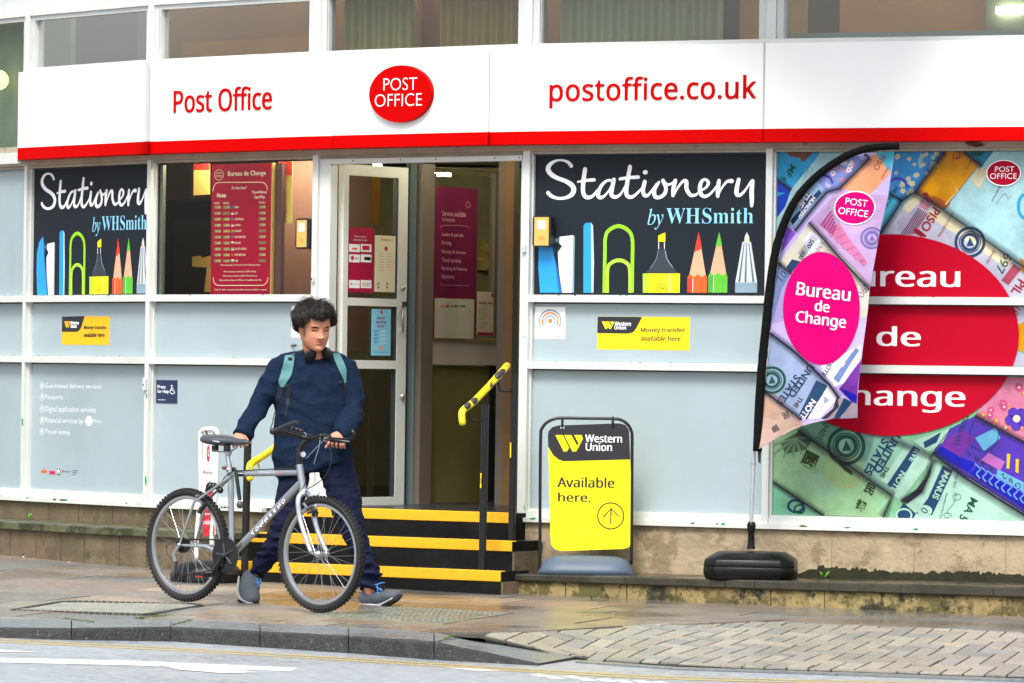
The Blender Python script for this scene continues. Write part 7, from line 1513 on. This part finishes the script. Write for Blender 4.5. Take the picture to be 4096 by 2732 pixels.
# ---- hair: a cap of thick curls
mb = MB(); rh = random.Random(21); cap = []
def scalp(a, e):   # azimuth from the face, elevation
    ce, se = math.cos(e), math.sin(e); return Vector((.083*ce*math.sin(a), (.1 if math.cos(a) > 0 else .112)*ce*math.cos(a)-.006, .033+.079*se))
Rg = []
for i in range(11):
    e = math.radians(-8+98*i/10.2); ring = []
    for k in range(36):
        a = 2*PI*k/36; ee = e
        if math.cos(a) > .25: ee = max(e, math.radians(20+16*abs(math.cos(a))))
        elif math.cos(a) < -.3 and i == 0: ee = math.radians(-42)
        v = scalp(a, min(ee, math.radians(89))); ring.append(hp(v.x*1.1, v.y*1.1, v.z+.010))
    Rg.append(ring)
mb.rings(Rg, hairm)
def lock(a0, e0, e1, lift, sw, wv, r, n, seed, spread=.006):
    """a wavy clump of n fine strands lying over the scalp from elevation e0 down to e1"""
    q_ = random.Random(seed); ph = q_.uniform(0, 6.3); fr_ = q_.uniform(6, 9)
    for j in range(n):
        o = Vector((q_.gauss(0, spread), q_.gauss(0, spread), q_.gauss(0, spread))); pts = []; k = 9; dl = q_.uniform(-.004, .004); pj = ph+q_.uniform(-.35, .35)
        for i in range(k+1):
            t = i/k; e = e0+(e1-e0)*t; ce = max(.3, math.cos(e)); a = a0+sw*t+wv*math.sin(pj+fr_*t)/ce
            v = scalp(a, e); d = Vector((math.sin(a)*math.cos(e), math.cos(a)*math.cos(e), math.sin(e)))
            c = v+d*(.006+(lift+dl)*(.35+.65*math.sin(PI*min(1, .15+t*.8)))+.0055*math.cos(pj+fr_*t))+o*(.4+.8*t); pts.append(hp(*c))
        mb.tube(pts, [r*(1-.6*max(0, i/k-.6)/.4) for i in range(k+1)], hairm, 4, cap=False)
D_ = math.radians
for i in range(170):
    a = rh.uniform(-PI, PI); e0 = D_(rh.uniform(35, 88)); front = math.cos(a)
    lo = 22 if front > .35 else (-8 if front > -.4 else -40); e1 = max(D_(lo+rh.uniform(0, 14)), e0-D_(rh.uniform(35, 75)))
    lock(a, e0, e1, rh.uniform(.014, .034), rh.uniform(-.5, .7), rh.uniform(.05, .13), rh.uniform(.0013, .0019), 11, i)
for i in range(46):                                            # fringe swept over the forehead, low in the middle and at the temples
    a = rh.uniform(-1.15, 1.05); lowest = 12+10*abs(math.sin(a*2.6+.5))-(16 if abs(a) > .8 else 0); lock(a-.25, D_(rh.uniform(40, 62)), D_(lowest+rh.uniform(0, 8)), rh.uniform(.012, .026), rh.uniform(.1, .6), rh.uniform(.04, .1), rh.uniform(.0013, .0018), 10, 1000+i, .005)
for i in range(44):                                            # sides
    s = rh.choice((-1, 1)); lock(s*rh.uniform(1.15, 2.2), D_(rh.uniform(20, 45)), D_(rh.uniform(-22, -2)), rh.uniform(.012, .028), s*rh.uniform(0, .35), rh.uniform(.05, .11), rh.uniform(.0013, .0018), 11, 2000+i)
for i in range(44):                                            # nape
    lock(PI+rh.uniform(-1.2, 1.2), D_(rh.uniform(0, 30)), D_(rh.uniform(-62, -35)), rh.uniform(.01, .022), rh.uniform(-.2, .2), rh.uniform(.04, .1), rh.uniform(.0013, .0018), 10, 3000+i)
for i in range(34): lock(rh.uniform(-PI, PI), D_(rh.uniform(60, 88)), D_(rh.uniform(30, 55)), rh.uniform(.035, .055), rh.uniform(-.8, .8), .2, .0008, 2, 4000+i, .006)
mb.build("hair", man, smooth='all')
# ---- jumper
jm_ = MB()
KA = 1.13
ARM_R = [(x, y, w*KA, d*KA, e) for x, y, w, d, e in ARM_R]; ARM_L = [(x, y, w*KA, d*KA, e) for x, y, w, d, e in ARM_L]
TOR = [(1257,1404,62,.062,.045),(1256,1424,78,.075,.05),(1252,1446,128,.09,.05),(1247,1475,152,.105,.05),(1245,1520,150,.118,.045),(1245,1600,148,.128,.035),(1248,1680,150,.130,.03),(1250,1760,156,.130,.02),(1251,1820,162,.130,.01),(1252,1862,158,.124,.01),(1256,1880,148,.118,.01)]
loft(jm_, TOR, jump, 28, .9); loft(jm_, [(1200,1455,50,.07,.06)]+ARM_R, jump, 20); loft(jm_, [(1310,1455,50,.07,.06)]+ARM_L, jump, 20)
loft(jm_, [(1256,1398,58,.060,.04),(1257,1412,64,.066,.042),(1256,1424,70,.07,.045)], jump, 20)
def wr(c):
    a = N3(c, 7)*.010+N3(c, 16, 3)*.005+N3(c, 60, 9)*.0012; return a
jmesh = remesh(jm_, .0065, 5, lambda c: (.006-abs(N3(Vector((c.x*.8+c.z*.3, c.y, c.z*1.5)), 7))*.03)+N3(Vector((c.x+c.z*.4, c.y, c.z-c.x*.3)), 15, 3)*.007+N3(c, 80, 9)*.0016)
jo = jmesh.build("jumper", man, smooth='all')
for pts, r in (([(918+8*0,1748),(922,1752),(945,1742),(985,1745),(1012,1768)], .004),): pass
# ---- jeans
jn = MB(); loft(jn, [(1254,1815,140,.115,.02),(1254,1850,146,.115,.02),(1256,1890,140,.112,.02)], jean, 24, .9); loft(jn, LEG_R, jean, 20); loft(jn, LEG_L, jean, 20)
def jw(c):
    low = max(0, min(1, (ZC-.75-c.z)/.5)); return (.006-abs(N3(Vector((c.x*.7+c.z*.5, c.y*.7, c.z*1.9)), 8))*.034)*(.35+low)+(.003-abs(N3(Vector((c.x-c.z*.5, c.y, c.z*1.6)), 15, 5))*.016)*(.5+low)+N3(c, 26, 7)*.0015
remesh(jn, .006, 4, jw).build("jeans", man, smooth='all')
# ---- shoes
def shoe(up, so, label=None):
    mb = MB()
    for r in up: loft(mb, r, shoem, 18)
    o = remesh(mb, .006, 3, lambda c: N3(c, 30)*.0015).build("shoe", man, smooth='all')
    for (pts, mt, nm) in so:
        mb = MB(); loft(mb, pts, mt, 14, .7); mb.build(nm, o, smooth='all')
    return o
Lp = lambda k, u, v, w, d, e: (*q1(k, u, v), w*Z[k][2], d, e)
s1 = shoe([[Lp('FL',1540,985,60,.030,.05),Lp('FL',1575,965,108,.038,.045),Lp('FL',1680,945,140,.042,.03),Lp('FL',1790,945,128,.044,.0),Lp('FL',1900,945,112,.046,-.04),Lp('FL',2010,925,98,.047,-.08),Lp('FL',2095,905,78,.043,-.11),Lp('FL',2135,895,45,.03,-.125)], [Lp('FL',1640,960,90,.036,.04),Lp('FL',1650,880,100,.04,.03),Lp('FL',1690,790,92,.042,.025),Lp('FL',1715,735,78,.04,.02)]],
          [([Lp('FL',1522,1060,24,.032,.05),Lp('FL',1600,1062,30,.042,.04),Lp('FL',1720,1056,30,.045,.02),Lp('FL',1840,1046,26,.046,-.01),Lp('FL',1930,1010,26,.048,-.05),Lp('FL',2030,950,24,.048,-.09),Lp('FL',2090,905,20,.044,-.115)], solem, "midsole"), ([Lp('FL',1518,1086,12,.034,.05),Lp('FL',1700,1084,14,.046,.02),Lp('FL',1850,1072,26,.048,-.015),Lp('FL',1960,1030,46,.05,-.06),Lp('FL',2070,975,52,.05,-.105),Lp('FL',2135,925,40,.044,-.13),Lp('FL',2150,900,16,.03,-.135)], soled, "outsole")])
mb = MB(); loft(mb, [Lp('FL',1700,775,60,.034,.012),Lp('FL',1730,720,58,.032,.008),Lp('FL',1740,695,40,.028,.006)], shoeb, 14); mb.build("tongue", s1, smooth='all')
mb = MB()
for pts in ([(1795,735,-.03),(1800,800,-.045),(1810,900,-.055),(1820,1000,-.06),(1832,1085,-.06)], [(1760,740,-.03),(1800,735,-.035),(1850,715,-.03),(1915,708,-.02)], [(1740,770,-.03),(1800,790,-.05),(1860,830,-.06)], [(1780,830,-.04),(1840,800,-.05),(1880,840,-.06)]):
    mb.tube(smooth_path([tuple(mpx('FL', *p)) for p in pts], 4), .0032, lacem, 6)
mb.build("lace", s1, smooth='all')
s2 = shoe([[Lp('RL',1745,560,120,.05,.09),Lp('RL',1735,650,150,.052,.07),Lp('RL',1720,760,165,.052,.03),Lp('RL',1712,860,162,.05,-.01),Lp('RL',1728,950,160,.046,-.04),Lp('RL',1742,1010,142,.036,-.06),Lp('RL',1748,1038,90,.02,-.065)]],
          [([Lp('RL',1552,640,16,.034,.07),Lp('RL',1542,780,24,.04,.04),Lp('RL',1548,880,26,.042,.0),Lp('RL',1590,960,26,.042,-.03),Lp('RL',1680,1012,22,.04,-.05),Lp('RL',1780,1028,14,.036,-.06)], solem, "midsole"), ([Lp('RL',1575,1000,14,.03,-.0),Lp('RL',1650,1034,16,.05,-.03),Lp('RL',1760,1044,16,.05,-.05),Lp('RL',1880,1036,18,.04,-.05)], soled, "outsole")])
mb = MB()
for pts in ([(1830,640,-.0),(1850,700,-.02),(1845,770,-.035)], [(1880,640,.0),(1895,700,-.01),(1870,780,-.03)], [(1790,700,-.0),(1840,715,-.02),(1890,690,-.01)]): mb.tube(smooth_path([tuple(mpx('RL', *p)) for p in pts], 4), .003, lacem, 6)
mb.build("lace", s2, smooth='all')
# ---- backpack and headphones
bv = BVHTree.FromPolygons(jmesh.v, jmesh.f)
def on_jumper(x, y, off):
    a, b = ray(x, y); D = Vector((a, 1, b)).normalized(); o_ = Vector((0, 0, ZC)); h = bv.ray_cast(o_, D)
    return (h[0]-D*off) if h[0] is not None else None
def ribbon(mb, L_, R_, mt, off=.006, th=.010, n=5):
    """a strap following the jumper between two outlines of equal length (photo pixels)"""
    L_, R_ = smooth_path(L_, 4), smooth_path(R_, 4); rows = []; last = None
    for a, b in zip(L_, R_):
        row = []
        for k in range(n):
            t = k/(n-1); p = (a[0]+(b[0]-a[0])*t, a[1]+(b[1]-a[1])*t); h = on_jumper(*p, off)
            if h is None: h = W(*p, last if last else DM-.05)
            row.append(h); 
        m_ = sorted(h.y for h in row)[n//2]; last = m_
        if any(on_jumper(a[0]+(b[0]-a[0])*k/(n-1), a[1]+(b[1]-a[1])*k/(n-1), off) is None for k in (1, n//2, n-2)): continue
        rows.append(row)
    V = []; 
    for row in rows:
        for h in row: V += [h+Vector((0, -.0, 0)), h+Vector((0, th, 0))]
    f = []; w = 2*n
    for i in range(len(rows)-1):
        for k in range(n-1):
            a = i*w+2*k; f += [(a, a+2, a+w+2, a+w), (a+1, a+w+1, a+w+3, a+3)]
        a = i*w; f += [(a, a+w, a+w+1, a+1)]; a = i*w+2*(n-1); f += [(a, a+1, a+w+1, a+w)]
    f += [tuple(2*k for k in range(n))+tuple(2*k+1 for k in reversed(range(n))), tuple((len(rows)-1)*w+2*k for k in range(n))+tuple((len(rows)-1)*w+2*k+1 for k in reversed(range(n)))]
    mb.add(V, f, mt)
pack = thing("backpack", "black backpack with teal shoulder straps on the man's back", "backpack", W(1250, 1640, DM+.2))
tealm = mat("strap_teal", "#4a7c80", .6, var=(10, .08)); teald = mat("strap_lining", "#2f3239", .8); webm = mat("webbing_black", "#101216", .7)
mb = MB(); loft(mb, [(1250,1440,70,.05,.22),(1250,1470,110,.09,.25),(1250,1560,128,.11,.27),(1250,1680,128,.11,.26),(1250,1740,112,.08,.24),(1250,1760,80,.05,.23)], webm, 20, .8); mb.build("bag", pack, smooth='all')
T_ = lambda *p: q('TS', *p)
mb = MB(); ribbon(mb, T_((1010,-70),(998,0),(965,180),(912,390),(885,480),(918,560)), T_((1120,-60),(1096,0),(1120,150),(1085,360),(1008,490),(960,565)), tealm); mb.build("strap", pack, smooth=True)
mb = MB(); ribbon(mb, T_((1700,-60),(1722,20),(1722,110),(1795,285),(1868,440),(1888,500)), T_((1760,-70),(1795,10),(1850,130),(1912,280),(1915,400),(1908,500)), tealm); mb.build("strap", pack, smooth=True)
mb = MB(); ribbon(mb, T_((1096,-60),(1096,20),(1100,80),(1092,125)), T_((1140,-50),(1138,20),(1135,80),(1130,150)), teald, .004); ribbon(mb, T_((1670,-40),(1690,40),(1712,95)), T_((1705,-60),(1722,20),(1735,90)), teald, .004); mb.build("strap_lining", pack, smooth=True)
mb = MB(); ribbon(mb, T_((960,540),(1005,560),(1005,680),(1002,800),(985,960),(975,1035)), T_((1010,520),(1055,560),(1058,680),(1050,800),(1005,960),(1000,1040)), webm, .004, .004); ribbon(mb, T_((870,480),(880,600),(850,720),(830,800)), T_((930,560),(940,640),(900,740),(850,850)), webm, .004, .006); mb.build("webbing", pack, smooth=True); mb = MB(); ribbon(mb, T_((1880,490),(1885,580),(1875,700)), T_((1908,490),(1900,600),(1895,720)), webm, .004, .005); mb.build("webbing", pack, smooth=True)
mb = MB()
for u, v in ((1010,548), (1820,490), (1062,128)): 
    h = on_jumper(*q1('TS', u, v), .014); mb.box((h.x-.012, h.y-.004, h.z-.007), (h.x+.012, h.y+.006, h.z+.007), webm, None)
mb.build("buckle", pack, bevel=.002)
mb = MB(); mb.tube(smooth_path([tuple(mpx('TS', *p)) for p in ((838,930,-.02),(815,1000,-.02),(800,1080,-.02),(780,1150,-.02),(757,1200,-.02))], 4), .0028, webm, 6); mb.build("cord", pack, smooth='all')
hph = thing("headphones", "black over ear headphones resting round the man's neck", "headphones", W(1262, 1420, DM-.05))
hpb = mat("headphone_black", "#0e0f11", .38)
mb = MB(); cc = W(1262, 1412, DM+.03); P_ = []
for i in range(13):
    t = math.radians(-20+220*i/12); P_.append(cc+Vector((.086*math.cos(t), .092*math.sin(t)+.0, .018*math.sin(t)+.004)))
mb.tube(P_, .011, hpb, 10); mb.build("headband", hph, smooth='all')
for (u, v, rx, tilt, e) in ((898,1340,128,.55,-.075), (1268,1290,95,-.9,-.06)):
    c = mpx('HD', u, v, e); M_ = Matrix.Rotation(tilt*.8, 3, 'Z') @ Matrix.Rotation(.35, 3, 'X')
    mb = MB(); mb.ball(c, .034, hpb, 1.0, .4, 1.0, 14, M_); mb.build("ear_cup", hph, smooth='all')
    mb = MB(); mb.ball(c+Vector((0, .012, -.004)), .038, webm, 1.03, .5, 1.03, 14, M_); mb.build("ear_pad", hph, smooth='all')
